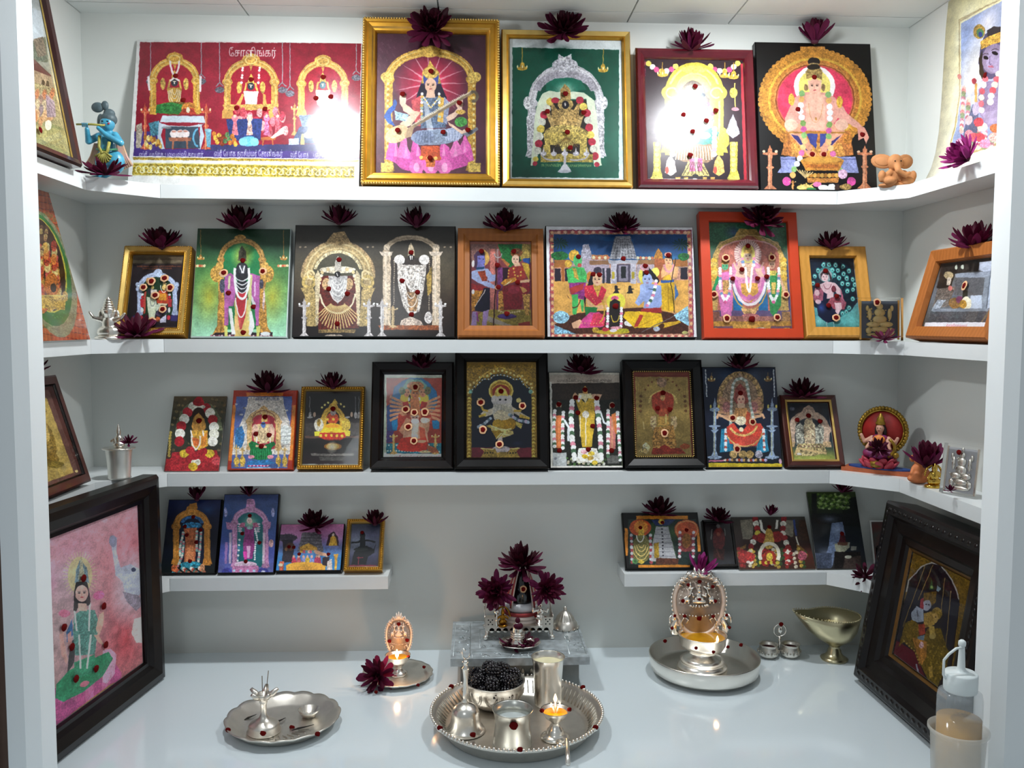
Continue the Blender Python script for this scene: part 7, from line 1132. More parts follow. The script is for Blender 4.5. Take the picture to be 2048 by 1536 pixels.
def flower(px, py, depth, label, R, el=(8, 78), n=34, axis=(0, -.12, 1), col='dark', seed=0, spread=360, sq=1.0, loc=None, stem=True, rnd=.22, group=None):
    """px, py: photographed stem foot; R petal length; el: petal angle range off the flower axis"""
    r = random.Random(seed*13+int(px)); p = Vector(loc) if loc else at(px, py, 1, depth); ax = Vector(axis).normalized()
    Q = Vector((0, 0, 1)).rotation_difference(ax)
    root = empty('chrysanthemum', label=label, cat='flower', group=group, M=Matrix.Translation(p) @ Q.to_matrix().to_4x4())
    for k, (me, nm) in enumerate(((HM, 'flower_eye'), (CM, 'calyx'))):
        if k == 1 and not stem: continue
        o = bpy.data.objects.new(nm, me); COL.objects.link(o); o.parent = root; o.scale = (R*1.0, R*1.0, R*.9); o.location = (0, 0, R*.08)
    for i in range(n):
        t = (i+.5)/n; e = math.radians(el[0]+(el[1]-el[0])*t**.85+r.uniform(-6, 6)); a = i*2.39996+r.uniform(-rnd, rnd)
        if spread < 360: a = math.radians(r.uniform(-spread/2, spread/2))+PI/2*3
        d = Vector((math.sin(e)*math.cos(a), math.sin(e)*math.sin(a), math.cos(e)))
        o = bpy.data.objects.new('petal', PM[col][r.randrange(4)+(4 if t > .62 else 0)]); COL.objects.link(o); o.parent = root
        q = Vector((0, 0, 1)).rotation_difference(d); roll = Quaternion((0, 0, 1), a+PI/2)
        z = Vector(d); yv = (Vector((0, 0, 1))-z*z.z); yv = yv.normalized() if yv.length > 1e-4 else Vector((0, 1, 0)); xv = yv.cross(z)
        mm = Matrix((xv, yv, z)).transposed().to_4x4(); L = R*(.82+.18*t)*r.uniform(.82, 1.08)
        mm = Matrix.Translation(d*R*.06+Vector((0, 0, R*.05))) @ mm @ Matrix.Diagonal((L, L, L*sq, 1)); o.matrix_local = mm
    return root
UPF = 'chrysanthemums laid on top of the pictures'
for i, (x, y, lab, R, el, ax, col, n) in enumerate([
 (864, 60, 'dark maroon flower drooping over the frame of the goddess with the stringed instrument', .045, (0, 88), (0, -.9, .25), 'dark', 44),
 (1127, 66, 'dark maroon flower drooping over the gilt frame of the green picture', .044, (0, 88), (0, -.8, .45), 'dark', 44),
 (1382, 104, 'plum flower standing on the maroon frame', .042, (0, 76), (0, -.25, 1), 'mid', 36),
 (1629, 90, 'plum flower bunched narrow on top of the round-halo picture', .046, (0, 52), (0, -.15, 1), 'mid', 34),
 (324, 500, 'cup shaped dark flower on the small ribbed gilt frame', .044, (5, 66), (0, -.15, 1), 'dark', 32),
 (484, 462, 'dark flower on the green board picture, petals leaning left', .046, (0, 72), (-.05, -.15, 1), 'dark', 36),
 (678, 451, 'dark flower above the left deity of the wide double picture', .038, (5, 70), (0, -.1, 1), 'dark', 32),
 (834, 457, 'dark flower above the right deity of the wide double picture', .038, (0, 62), (-.1, -.15, 1), 'dark', 32),
 (1010, 464, 'dark flower on the plain brown wooden frame', .044, (0, 78), (0, -.3, 1), 'dark', 36),
 (1243, 462, 'dark flower hanging over the top of the seaside temple picture', .036, (0, 85), (0, -.5, .8), 'dark', 38),
 (1522, 444, 'dark flower drooping over the red and orange frame', .043, (0, 88), (.1, -.8, .5), 'dark', 42),
 (1663, 500, 'small dark open flower on the light wooden frame', .038, (12, 72), (0, -.1, 1), 'dark', 26),
 (536, 786, 'dark spiky flower on the orange bordered board', .042, (5, 86), (.0, -.1, 1), 'dark', 28),
 (666, 779, 'dark thin flower on the twisted gilt frame', .034, (10, 70), (0, -.1, 1), 'dark', 22),
 (845, 738, 'dark flower squeezed under the shelf on the seated sage frame', .032, (0, 70), (0, -.2, 1), 'dark', 26),
 (1163, 748, 'dark flower on the white captioned picture of three idols', .040, (0, 84), (0, -.15, 1), 'dark', 32),
 (1338, 727, 'dark flower mostly hidden under the shelf on the gold foil frame', .026, (0, 62), (0, -.2, 1), 'dark', 22),
 (1482, 739, 'dark flower on the dark blue goddess picture', .036, (0, 86), (0, -.1, 1), 'dark', 28),
 (1605, 796, 'dark starry flower on the small red-brown frame', .040, (5, 88), (0, -.1, 1), 'dark', 34),
 (394, 1003, 'small dark flower on the board with the amber arch', .027, (0, 42), (0, -.1, 1), 'dark', 20),
 (499, 993, 'small dark flower on the board with the mauve arch', .025, (0, 50), (-.05, -.1, 1), 'dark', 18),
 (630, 1056, 'dark flower on the low pink and blue board', .036, (0, 82), (0, -.3, 1), 'dark', 36),
 (750, 1052, 'small dark flower on the tiny gilt frame', .030, (0, 60), (.0, -.15, 1), 'dark', 24),
 (1318, 1030, 'dark flower on the white tower picture', .038, (5, 80), (0, -.1, 1), 'dark', 34),
 (1436, 1044, 'dark spiky flower on the tiny dark frame', .032, (0, 84), (.05, -.15, 1), 'dark', 26),
 (1540, 1031, 'small dark flower on the flower-covered altar card', .022, (0, 60), (.15, -.1, 1), 'mid', 16),
 (1683, 986, 'small flower under the shelf on the waterfall card', .026, (10, 72), (.1, -.1, 1), 'mid', 18)]):
    flower(x, y, -.030-(.008 if ax[1] < -.6 else 0), lab, R, el, int(n*1.25), ax, col, i)
flower(216, 350, 0, 'dark plum flower lying at the feet of the blue figurine', .040, (40, 88), 30, (0, -.25, 1), 'mid', 41, loc=(-.653, -.150, T1+.002), stem=False)
flower(1915, 330, 0, 'magenta flower on the top shelf before the yellow poster', .040, (5, 62), 34, (-.75, -.1, .55), 'bright', 42, loc=at(1938, 322, 0, .68))
flower(1950, 497, 0, 'large plum flower on the oak framed photograph', .046, (5, 84), 40, (-.1, -.15, 1), 'mid', 43, loc=at(1950, 499, 0, .727))
flower(238, 676, 0, 'plum flower lying before the silver deity figure', .046, (30, 85), 36, (0, -.3, 1), 'mid', 44, loc=(-.628, -.100, T2+.003), stem=False)
flower(1765, 680, 0, 'small plum flower lying at the foot of the clear gold relief block', .026, (50, 88), 16, (-.2, -.3, 1), 'mid', 45, loc=at(1768, 682, 1, -.155)+Vector((0, 0, .002)), stem=False)
flower(70, 752, 0, 'dark flower on the red-brown plaque frame', .032, (5, 80), 28, (0, -.1, 1), 'dark', 46, loc=at(62, 750, 0, -.728))
flower(1855, 930, 0, 'tall plum flower fanned out behind the small gold deity', .046, (5, 58), 34, (-.05, -.25, 1), 'mid', 47, loc=at(1853, 938, 0, .688), sq=1.0)
flower(1900, 982, 0, 'tiny plum flower at the foot of the clear silver relief block', .011, (0, 80), 18, (-.2, -.4, 1), 'mid', 48, loc=at(1901, 982, 0, .672), stem=False)
flower(256, 882, 0, 'tiny dark flower resting on the silver tumbler lid', .015, (0, 80), 26, (.3, -.6, .7), 'mid', 49, loc=at(257, 886, 1, -.137), stem=False)
flower(1725, 1155, 0, 'small dark flower peeping out behind the carved frame', .026, (20, 100), 24, (-.5, -.4, .3), 'dark', 50, loc=at(1730, 1153, 1, -.115), stem=False)
flower(1762, 882, 0, 'violet-black flower in the lap of the red haloed goddess statue', .022, (20, 90), 34, (-.3, -.7, .6), 'dark', 51, loc=at(1757, 899, 1, -.128), stem=False)
flower(752, 1350, 0, 'dark spiky flower leaning on the rim of the small lamp plate', .036, (10, 96), 40, (-.2, -1, .35), 'mid', 52, loc=at(757, 1352, 1, -.168), stem=False)
# ============================================================ vessels on the counter
def rimdots(parent, pts, r=.0035):
    for k, p in enumerate(pts): 
        o = dot(parent, p, r, 0, k)
FLAME = emit('flame', 'ffb060', 26); WICK = mat('wick', 'f4e8d8', .8)
def flame(parent, loc, h=.014, light=.05):
    f = empty('flame', loc); f.parent = parent
    MB().lathe([(.0003, 0), (h*.16, h*.15), (h*.22, h*.38), (h*.15, h*.68), (h*.03, h)], 12).build('flame_body', FLAME, f)
    ld = bpy.data.lights.new('flame_light', 'POINT'); ld.energy = light; ld.color = (1, .55, .25); ld.shadow_soft_size = .004
    lo = bpy.data.objects.new('flame_light', ld); COL.objects.link(lo); lo.parent = f; lo.location = (0, -.004, h*.5); return f
MILK = mat('milk', 'd8d0a8', .35, var=.03); OIL = mat('yellow_oil', 'd8a010', .05, var=.1, coat=1, col2='b87c08'); WATER = mat('water', 'b8c0c0', .03, .0, var=.02, coat=1)
# big beaded tray
tray = empty('tray', (.0125, -.322, 0), 'large round silver tray with beaded rim at the front centre', 'tray')
MB().lathe([(.0, .0035), (.060, .0035), (.102, .0035), (.108, .006), (.122, .024), (.129, .0285), (.132, .0285), (.1315, .026), (.124, .021), (.110, .002), (.104, .0), (.0, .0)], 72).build('dish', SIL, tray)
b = MB()
for k in range(118): a = 2*PI*k/118; b.sph((.1305*math.cos(a), .1305*math.sin(a), .0293), .0026, seg=6, rings=4)
tag(b.build('beading', SILB, tray), kind='stuff')
b = MB()
for k in range(84): a = 2*PI*k/84; b.tube([(.109*math.cos(a), .109*math.sin(a), .0085), (.1215*math.cos(a+.03), .1215*math.sin(a+.03), .0245)], .0009, 4)
tag(b.build('fluting', SILR, tray), kind='stuff')
for k, (x, y) in enumerate(((902, 1373), (1172, 1373), (888, 1454), (1191, 1455), (1040, 1503))):
    p = at(x, y, 2, .031)-tray.location; p = Vector((p.x, p.y, 0)).normalized()*.1305; s_ = MB().sph((0, 0, 0), 1, seg=8, rings=6, sc=(.0075, .004, .0035)).build('rim_boss', SILB, tray); s_.location = (p.x, p.y, .029); s_.rotation_euler.z = math.atan2(p.y, p.x)+PI/2; dot(tray, (p.x, p.y-.003, .0325), .0042, 0, k)
# bowl of blackberries
bc = at(990, 1418, 2, .008)+Vector((0, .020, 0)); bc.z = .0042
bowl = empty('berry_bowl', bc, 'engraved silver bowl heaped with blackberries on the tray', 'bowl')
MB().lathe([(.0, .0), (.020, 0), (.030, .004), (.041, .016), (.0465, .030), (.0475, .042), (.0488, .0425), (.0488, .044), (.0465, .044), (.0455, .031), (.040, .018), (.028, .006), (.0, .004)], 48).build('cup', SIL, bowl)
b = MB()
for k in range(11):
    for rr in (.0095, .0125):
        pts = []
        for j in range(9):
            t = PI*j/8; a = 2*PI*k/11+rr*22*math.cos(t)*.8; z = .033-rr*1.55*math.sin(t); R = .0472-.0085*max(0, (.030-z)/.02)**1.3; pts.append((R*math.cos(a), R*math.sin(a), z))
        b.tube(pts, .0006, 4)
tag(b.build('engraving', SILR, bowl), kind='stuff')
BERRY = mat('blackberry', '120c14', .22, var=.3, scale=80, coat=.5)
def berrymesh():
    b = MB(); r = random.Random(3)
    for k in range(46):
        z = 1-2*(k+.5)/46; a = k*2.4; q = math.sqrt(1-z*z); b.sph((q*math.cos(a)*.0088, q*math.sin(a)*.0088, z*.0100), .0030, seg=6, rings=4)
    b.sph((0, 0, 0), .0085, seg=8, rings=6); o = b.build('blackberry', BERRY); me = o.data; bpy.data.objects.remove(o); return me
BM = berrymesh(); r = random.Random(11); k = 0
for zz, ring_ in ((.034, [(0, 1), (.019, 6), (.035, 11)]), (.0475, [(.0, 1), (.0165, 5), (.032, 7)]), (.060, [(.010, 3)])):
    for R, n in ring_:
        for i in range(n):
            a = 2*PI*i/n+zz*40+r.uniform(-.1, .1); o = bpy.data.objects.new('blackberry', BM); COL.objects.link(o); o.location = bc+Vector((R*math.cos(a), R*math.sin(a)*(1), zz+r.uniform(-.0015, .002))); o.rotation_euler = (r.uniform(0, 3), r.uniform(0, 3), r.uniform(0, 3)); s_ = r.uniform(.9, 1.08); o.scale = (s_, s_, s_)
            tag(o, 'shiny blackberry heaped in the silver bowl', 'berry', 'blackberries in the silver bowl')
# tumbler of milk
tc = at(1098, 1420, 2, .004)+Vector((0, .022, 0)); tc.z = .0042
t = empty('milk_tumbler', tc, 'tall silver tumbler of milk on the tray behind the lit lamp', 'tumbler')
MB().lathe([(.0, 0), (.0215, 0), (.0222, .003), (.0226, .040), (.0245, .066), (.0268, .078), (.0274, .0785), (.0262, .077), (.0235, .064), (.0212, .04), (.0205, .004), (0, .003)], 40).build('cup', SILB, t)
MB().lathe([(0, .068), (.0246, .068)], 36, cap=False).build('milk', MILK, t)
# bell
bl = at(931, 1474, 2, .004)+Vector((0, .020, 0)); bl.z = .0042
t = empty('hand_bell', bl, 'silver hand bell with tall slender handle at the left of the tray', 'bell')
MB().lathe([(.0290, 0), (.0305, .001), (.0275, .005), (.0235, .011), (.0215, .020), (.0208, .028), (.0190, .034), (.0130, .040), (.0060, .0425), (.0, .045)], 40, cap=False).build('bell_body', SILB, t)
MB().lathe([(.0045, .043), (.006, .046), (.0035, .049), (.0048, .052), (.0040, .060), (.0032, .080), (.0045, .094), (.0058, .096), (.0035, .099), (.003, .104), (.005, .106), (.0028, .109)], 16).build('handle', SILB, t)
MB().tube([(0, 0, .109), (-.004, 0, .114), (-.006, 0, .121), (-.0035, 0, .126), (0, 0, .1235)], [.0016, .0016, .0014, .0013, .001], 8).tube([(0, 0, .110), (.0045, 0, .113), (.006, 0, .119)], [.0016, .0013, .001], 8).build('finial', SILB, t)
dot(t, (.011, -.0265, .006), .0045, 0, 1)
# water cup
wc = at(1027, 1506, 2, .004)+Vector((0, .028, 0)); wc.z = .0042
t = empty('water_cup', wc, 'flared silver cup of water with a red dot, front of the tray', 'cup')
MB().lathe([(.0, 0), (.0295, 0), (.0290, .004), (.0262, .026), (.0262, .038), (.0285, .050), (.0298, .0515), (.0298, .053), (.0278, .052), (.0250, .038), (.0250, .026), (.0272, .003), (0, .0025)], 44).build('cup', mat('brushed_silver', 'cfcfc8', .3, 1, var=.05, scale=30), t)
MB().lathe([(0, .036), (.0250, .036)], 36, cap=False).build('water', WATER, t)
MB().add([(-.020, -.008, .0365), (-.010, -.014, .0365), (-.002, -.013, .0368), (-.008, -.004, .0368), (-.015, .002, .037)], [(0, 1, 2, 3, 4)], 0).build('petal_scrap', mat('pale_scrap', 'c8ccc4', .6), t)
dot(t, (0, -.0282, .040), .0062, 0, 0)
# small standing oil lamp with three wicks
lc = at(1113, 1488, 2, .004)+Vector((0, .020, 0)); lc.z = .0042
lm = empty('oil_lamp', lc, 'small silver pedestal oil lamp burning on the tray', 'oil lamp')
MB().lathe([(.0, 0), (.0215, 0), (.0220, .002), (.0165, .005), (.0125, .008), (.0125, .012), (.0095, .014), (.0080, .018), (.0055, .021), (.0070, .025), (.0150, .031), (.0200, .040), (.0215, .0425), (.0222, .043), (.0200, .0415), (.0140, .033), (0, .0285)], 36).build('bowl', SILB, lm)
MB().lathe([(0, .038), (.0185, .038)], 30, cap=False).build('oil', OIL, lm)
for dx, dy, hh in ((-.004, -.001, .047), (.004, -.001, .047), (.0, .003, .053)):
    MB().tube([(dx*.4, dy, .038), (dx, dy, hh)], .0012, 6).build('wick', WICK, lm)
flame(lm, (.0, .003, .0525), .0125, .035); flame(lm, (-.0065, -.001, .0465), .007, .008); flame(lm, (.0062, -.001, .0465), .007, .008)
dot(lm, (-.0205, -.005, .0435), .0035, 0, 0); dot(lm, (.0205, -.003, .0435), .0035, 0, 1)
# spoon
s0 = at(1134, 1480, 2, .036); s1 = at(1136, 1528, 2, .033)
t = empty('ritual_spoon', s0, 'thin silver spoon handle hanging over the front rim of the tray', 'spoon'); d_ = s1-s0
MB().tube([(-.002, .034, -.020), (0, .018, -.008), (0, 0, 0), d_*.5, d_], [.0022, .0022, .0025, .0028, .0034], 8).build('handle', SILB, t); MB().sph((-.004, .040, -.023), 1, sc=(.008, .011, .0035)).build('spoon_bowl', SILB, t)
# left scalloped plate
lp = empty('scalloped_plate', (-.345, -.303, 0), 'scalloped silver plate with an incense holder, left on the counter', 'plate')
def scal(n, amp):
    return lambda k, a, r, z: (r*(1+(amp*abs(math.sin(a*n/2))**.7 if r > .06 else 0)), z+(.0022*abs(math.sin(a*n/2)) if r > .075 else 0))
MB().lathe([(0, .003), (.055, .003), (.064, .005), (.078, .013), (.0845, .016), (.0855, .0150), (.080, .0105), (.068, .002), (.058, 0), (0, 0)], 96, rim=scal(16, .02)).build('dish', SIL, lp)
b = MB()
for k in range(9):
    a = -2.2+k*.22; b.tube([(.03*math.cos(a)-.0, .03*math.sin(a)-.01, .0034), (.045*math.cos(a+.1), .045*math.sin(a+.1)-.005, .0034), (.052*math.cos(a-.05), .052*math.sin(a-.05), .0036)], .0007, 4)
tag(b.build('engraving', SILR, lp), kind='stuff')
for k, (x, y) in enumerate(((456, 1460), (635, 1468), (584, 1455))): p = at(x, y, 2, .0175 if k < 2 else .004)-lp.location; dot(lp, p, .004, 0, k)
hp = at(524, 1470, 2, .004)+Vector((0, .012, 0))
ih = empty('incense_holder', (hp.x, hp.y, .0034), 'small silver pedestal incense holder with two thin sticks', 'incense holder')
MB().lathe([(0, 0), (.0245, 0), (.0252, .003), (.0225, .007), (.0232, .010), (.0205, .014), (.0125, .018), (.0070, .022), (.0046, .028), (.0044, .042), (.0062, .046), (.0050, .049), (.0095, .054), (.0110, .059), (.008, .059), (0, .050)], 32).build('stand', SIL, ih)
b = MB()
for k in range(5):
    a = 2*PI*k/5+.3; b.tube([(.006*math.cos(a), .006*math.sin(a), .052), (.014*math.cos(a), .014*math.sin(a), .058), (.021*math.cos(a), .021*math.sin(a), .064)], [.003, .0045, .0025], 8)
b.build('socket_arm', SIL, ih)
for dx in (-.002, .006): MB().tube([(dx*.6, 0, .055), (dx*1.2+.001, 0, .088+dx)], .0006, 5).build('incense_stick', mat('incense', '6a5c40', .8), ih)
dot(ih, (.004, -.0225, .008), .0045, 0, 2)
up = at(618, 1432, 2, .004); t = empty('small_cup', (up.x, up.y, .0034), 'tiny silver cup at the right side of the scalloped plate', 'cup')
MB().lathe([(0, 0), (.010, 0), (.015, .008), (.017, .012), (.016, .012), (.010, .003), (0, .002)], 24).build('cup', SILB, t)
r = random.Random(4); b = MB()
for (x, y), L in (((605, 1458), .03), ((560, 1444), .012), ((500, 1437), .014)):
    p = at(x, y, 2, .004); 
    b.tube([p+Vector((-L/2, -.006, .001)), p+Vector((-L*.2, -.001, .0016)), p+Vector((L*.2, .004, .002)), p+Vector((L/2, .012, .001))], [.0006, .0016, .0009, .0004], 5)
tag(b.build('ash', mat('incense_ash', '2c2824', .9)), 'dark burnt incense crumbs lying on the scalloped plate', 'ash', kind='stuff')
# small lamp on plate
sp = empty('lamp_plate', (-.186, -.128, 0), 'small scalloped silver plate under the lit upright-backed lamp', 'plate')
MB().lathe([(0, .003), (.040, .003), (.046, .005), (.056, .009), (.0600, .0105), (.0605, .0098), (.056, .006), (.046, .001), (.04, 0), (0, 0)], 80, rim=lambda k, a, r, z: (r*(1+(.03*abs(math.sin(a*9)) if r > .05 else 0)), z)).build('dish', SIL, sp)
for k, (x, y) in enumerate(((752, 1384), (836, 1370), (848, 1334))): dot(sp, at(x, y, 2, .0115)-sp.location, .003, 0, k)
def backplate(parent, w, h, z0, lean, m, mrim, beads_=0, pts=(), name='back_plate', crown=True):
    # pointed oval upright plate, embossed
    def prof(t, s=1.0): a = PI*t; return (math.sin(a)**.8*w/2*s*(1-.12*math.cos(a)), h*(.5-.5*math.cos(a)))
    n = 24; ol = [(prof(i/n)) for i in range(n+1)]; ring_ = [(-x, z) for x, z in ol]+[(x, z) for x, z in ol[::-1]][1:-1]
    M = Matrix.Translation((0, 0, z0)) @ Matrix.Rotation(-lean, 4, 'X'); b = MB()
    k = len(ring_); vs = [(x, 0, z) for x, z in ring_]+[(x, .0015, z) for x, z in ring_]+[(x*.9, -.0012, h/2+(z-h/2)*.92) for x, z in ring_]+[(x*.84, .0, h/2+(z-h/2)*.86) for x, z in ring_]
    fs = []
    for i in range(k):
        j = (i+1) % k; fs += [(i, j, k+j, k+i), (i, 2*k+i, 2*k+j, j), (2*k+i, 3*k+i, 3*k+j, 2*k+j)]
    fs += [tuple(range(3*k, 4*k)), tuple(range(k, 2*k))[::-1]]; b.add(vs, fs, 0, True, M); o = b.build(name, m, parent)
    if beads_:
        b = MB()
        for i in range(k):
            x, z = ring_[i]; 
            if z > h*.1: b.sph((x*1.03, -.0004, z), beads_, seg=7, rings=5, M=M)
        tag(b.build('beaded_rim', mrim, parent), kind='stuff')
    b = MB(); r_ = w*.024      # embossed seated goddess between two small elephants
    T = lambda x, z, y=-.0012: (x*w, y, z*h)
    for (x, z, a_, c_) in ((0, .735, .042, .038), (0, .645, .06, .055), (0, .565, .15, .036), (-.06, .60, .03, .03), (.06, .60, .03, .03), (-.235, .60, .07, .045), (.235, .60, .07, .045)): b.sph(T(x, z), 1, seg=10, rings=6, sc=(a_*w, .0020, c_*h))
    b.tube([T(0, .76), T(0, .81)], [r_, r_*.3], 6)
    for s in (-1, 1):
        b.tube([T(s*.05, .67), T(s*.12, .64), T(s*.13, .70)], r_*.8, 6); b.tube([T(s*.22, .63), T(s*.17, .68), T(s*.15, .76), T(s*.08, .80)], r_*.8, 6)
        for q in (.20, .27): b.tube([T(s*q, .58), T(s*q, .53)], r_*.8, 6)
        b.tube([T(s*.30, .16), T(s*.34, .24), T(s*.28, .32), T(s*.20, .28), T(s*.24, .22)], r_*.7, 6)
    for (x, z) in ((-.17, .83), (.17, .83), (0, .875)): b.sph(T(x, z), 1, seg=8, rings=6, sc=(.03*w, .0016, .035*h)); b.sph(T(x, z-.055), 1, seg=8, rings=6, sc=(.05*w, .0016, .02*h))
    for i in range(13): b.sph(T(-.36+.06*i, .345-.02*math.cos((i-6)*.5)), r_*.8, seg=6, rings=4)
    for i in range(9): a = PI*i/8; b.tube([T(.13*math.cos(a), .505), T(.20*math.cos(a), .505-.05*math.sin(a))], [r_*.9, r_*.5], 5)
    for i in range(19): a = PI*(.02+.96*i/18); b.sph(T(.375*math.cos(a), .52+.37*math.sin(a)), r_*.55, seg=6, rings=4)
    for v in b.v: v.y = min(v.y, 0)*.8
    b.v = [M @ Vector(v) for v in b.v]
    b.build('relief', mrim, parent)
    if crown:
        b = MB()
        for i in range(5): a = PI*(i+.5)/5; b.tube([(0, -.001, h*.96), (.13*w*math.cos(a), -.001, h*(.97+.07*math.sin(a))), (.15*w*math.cos(a), 0, h*(.98+.16*math.sin(a)))], [r_*1.6, r_*2.4, r_*.6], 6, M=M)
        for s in (-1, 1):
            for q in range(2): b.tube([(s*w*(.12+.13*q), 0, h*(.95-.09*q)), (s*w*(.22+.13*q), -.001, h*(1.02-.11*q)), (s*w*(.26+.13*q), -.001, h*(.95-.11*q)), (s*w*(.18+.13*q), -.001, h*(.92-.1*q))], r_*1.3, 6, M=M)
        b.build('crown', mrim, parent)
    for i, (x, z, rr) in enumerate(pts): dot(parent, M @ Vector((x*w/2, -.002, z*h)), rr, 0, i)
    return M
lc2 = Vector((-.186, -.120, .0034)); kl = empty('kamakshi_lamp', lc2, 'small upright-backed silver lamp glowing orange from its flame', 'oil lamp'); kl.name = 'upright_oil_lamp'
MB().lathe([(0, 0), (.016, 0), (.017, .003), (.012, .006), (.0075, .010), (.0075, .014), (.012, .018), (.019, .026), (.0215, .034), (.0225, .035), (.020, .034), (.014, .024), (0, .019)], 32).build('bowl', SILB, kl)
MB().lathe([(0, .030), (.0188, .030)], 24, cap=False).build('oil', OIL, kl)
PLK = mat('rosy_silver_plate', 'f0dccc', .55, .4, var=.08, scale=90)
backplate(kl, .048, .072, .022, .06, PLK, PLK, .0009, [(0, .84, .0036), (-.68, .42, .0036), (.62, .44, .0036)])
bpy.data.objects[kl.name]
for o in kl.children:
    if o.name.startswith(('back_plate', 'relief', 'crown', 'beaded')) or o.name.startswith('vermilion'): o.location.y += .019
MB().tube([(.0, -.010, .030), (.0, -.018, .038)], .0014, 6).build('wick', WICK, kl); flame(kl, (0, -.017, .036), .015, .22)
dot(kl, (-.019, -.010, .032), .003, 0, 1); dot(kl, (.019, -.008, .034), .003, 0, 0)
# big upright lamp in deep plate
dp = empty('deep_plate', (.353, -.130, 0), 'deep silver plate on small feet under the large upright-backed lamp', 'plate')
MB().lathe([(0, .008), (.080, .008), (.0905, .011), (.0945, .036), (.0960, .0365), (.0965, .035), (.0935, .012), (.084, .005), (0, .005)], 72).build('dish', SILB, dp)
for a in (-1.35, .8, 2.8): MB().sph((.065*math.cos(a), .065*math.sin(a), .0035), .0042, seg=10, rings=6).build('foot', SILB, dp)
for k, (x, y) in enumerate(((1330, 1282), (1482, 1290))): dot(dp, at(x, y, 2, .0385)-dp.location, .0036, 0, k)
bk = empty('upright_oil_lamp', (.353, -.118, .0082), 'large silver oil lamp with a tall dotted back plate and yellow oil', 'oil lamp')
MB().lathe([(0, 0), (.043, 0), (.044, .004), (.038, .007), (.036, .010), (.039, .014), (.031, .019), (.023, .024), (.021, .028), (.025, .033), (.037, .038), (.0405, .044), (.0415, .057), (.0435, .059), (.0435, .0605), (.0405, .0595), (.038, .046), (.03, .041), (0, .039)], 56,
    rim=lambda k, a, r, z: (r*(1+(.16*max(0, math.cos(a+1.25))**8 if z > .035 else 0)), z+(.002*max(0, math.cos(a+1.25))**8 if z > .05 else 0))).build('bowl', SILB, bk)
MB().lathe([(0, .053), (.0395, .053)], 48, cap=False, rim=lambda k, a, r, z: (r*(1+.14*max(0, math.cos(a+1.25))**8), z)).build('oil', OIL, bk)
n0 = set(bk.children)
backplate(bk, .097, .115, .045, .05, PLK, SILB, .0022, [(0, .88, .0036), (-.42, .83, .0034), (.5, .80, .0034), (-.62, .58, .0036), (0, .60, .0032), (.6, .57, .0034), (-.55, .34, .0034), (0, .30, .0046), (.52, .33, .0034)], crown=True)
for s in (-1, 1):
    MB().tube([(s*.034, 0, .050), (s*.046, 0, .056), (s*.049, 0, .068), (s*.043, 0, .078), (s*.050, 0, .086)], [.004, .007, .0085, .006, .004], 10).sph((s*.048, -.002, .083), .0062).tube([(s*.050, -.003, .088), (s*.056, -.006, .083), (s*.055, -.008, .074)], [.003, .002, .0015], 6).build('side_elephant', SILB, bk)
    dot(bk, (s*.052, -.011, .066), .003, 0, 0); dot(bk, (s*.047, -.009, .088), .003, 0, 1)
for o in bk.children:
    if o not in n0: o.location.y += .024
MB().tube([(.008, -.030, .050), (.013, -.046, .0625)], .0015, 6).build('wick', WICK, bk); flame(bk, (.0135, -.046, .062), .011, .02)
for k, (x, y) in enumerate(((1392, 1296), (1456, 1294), (1427, 1304))): dot(bk, at(x, y, 2, .0700)-bk.location, .003, 0, k)
flower(1400, 1142, 0, 'bright magenta half flower stuck behind the large lamp back plate', .042, (5, 62), 16, (.12, -.35, 1), 'bright', 60, loc=at(1402, 1150, 1, -.085)+Vector((0, .006, 0)), stem=False)
# twin kumkum cups with ring handle
tw = empty('twin_cup_holder', (.514, -.058, 0), 'pair of tiny embossed silver pots joined by a peacock ring handle', 'powder holder')
for s in (-1, 1):
    MB().lathe([(0, 0), (.011, 0), (.0175, .006), (.0190, .013), (.0165, .020), (.0160, .023), (.0180, .0255), (.0172, .0258), (.0145, .022), (.012, .012), (0, .008)], 32, M=Matrix.Translation((s*.0205, 0, 0))).build('pot', SIL, tw)
    b = MB()
    for k in range(20): a = 2*PI*k/20; b.sph((s*.0205+.0188*math.cos(a), .0188*math.sin(a), .012), .0018, seg=6, rings=4, sc=(1, 1, 2.2) if k % 2 else (1, 1, 1))
    tag(b.build('embossing', SILR, tw), kind='stuff')
    MB().lathe([(0, .017), (.0145, .019)], 20, M=Matrix.Translation((s*.0205, 0, 0)), cap=False).build('powder', mat('dark_powder', '3a0c0c', .9), tw)
MB().tube([(0, 0, .018), (0, 0, .030), (0, 0, .040)], [.0025, .002, .003], 8).tube([(.0115*math.cos(a), 0, .051+.0115*math.sin(a)) for a in [2*PI*k/20-PI/2 for k in range(21)]], .0014, 6).sph((0, 0, .051), .0042, sc=(1, .5, 1.5)).tube([(0, 0, .045), (.004, 0, .052), (0, 0, .062)], [.003, .002, .0012], 6).build('ring_handle', SILB, tw)
dot(tw, (.001, -.003, .0635), .0042, 0, 0)
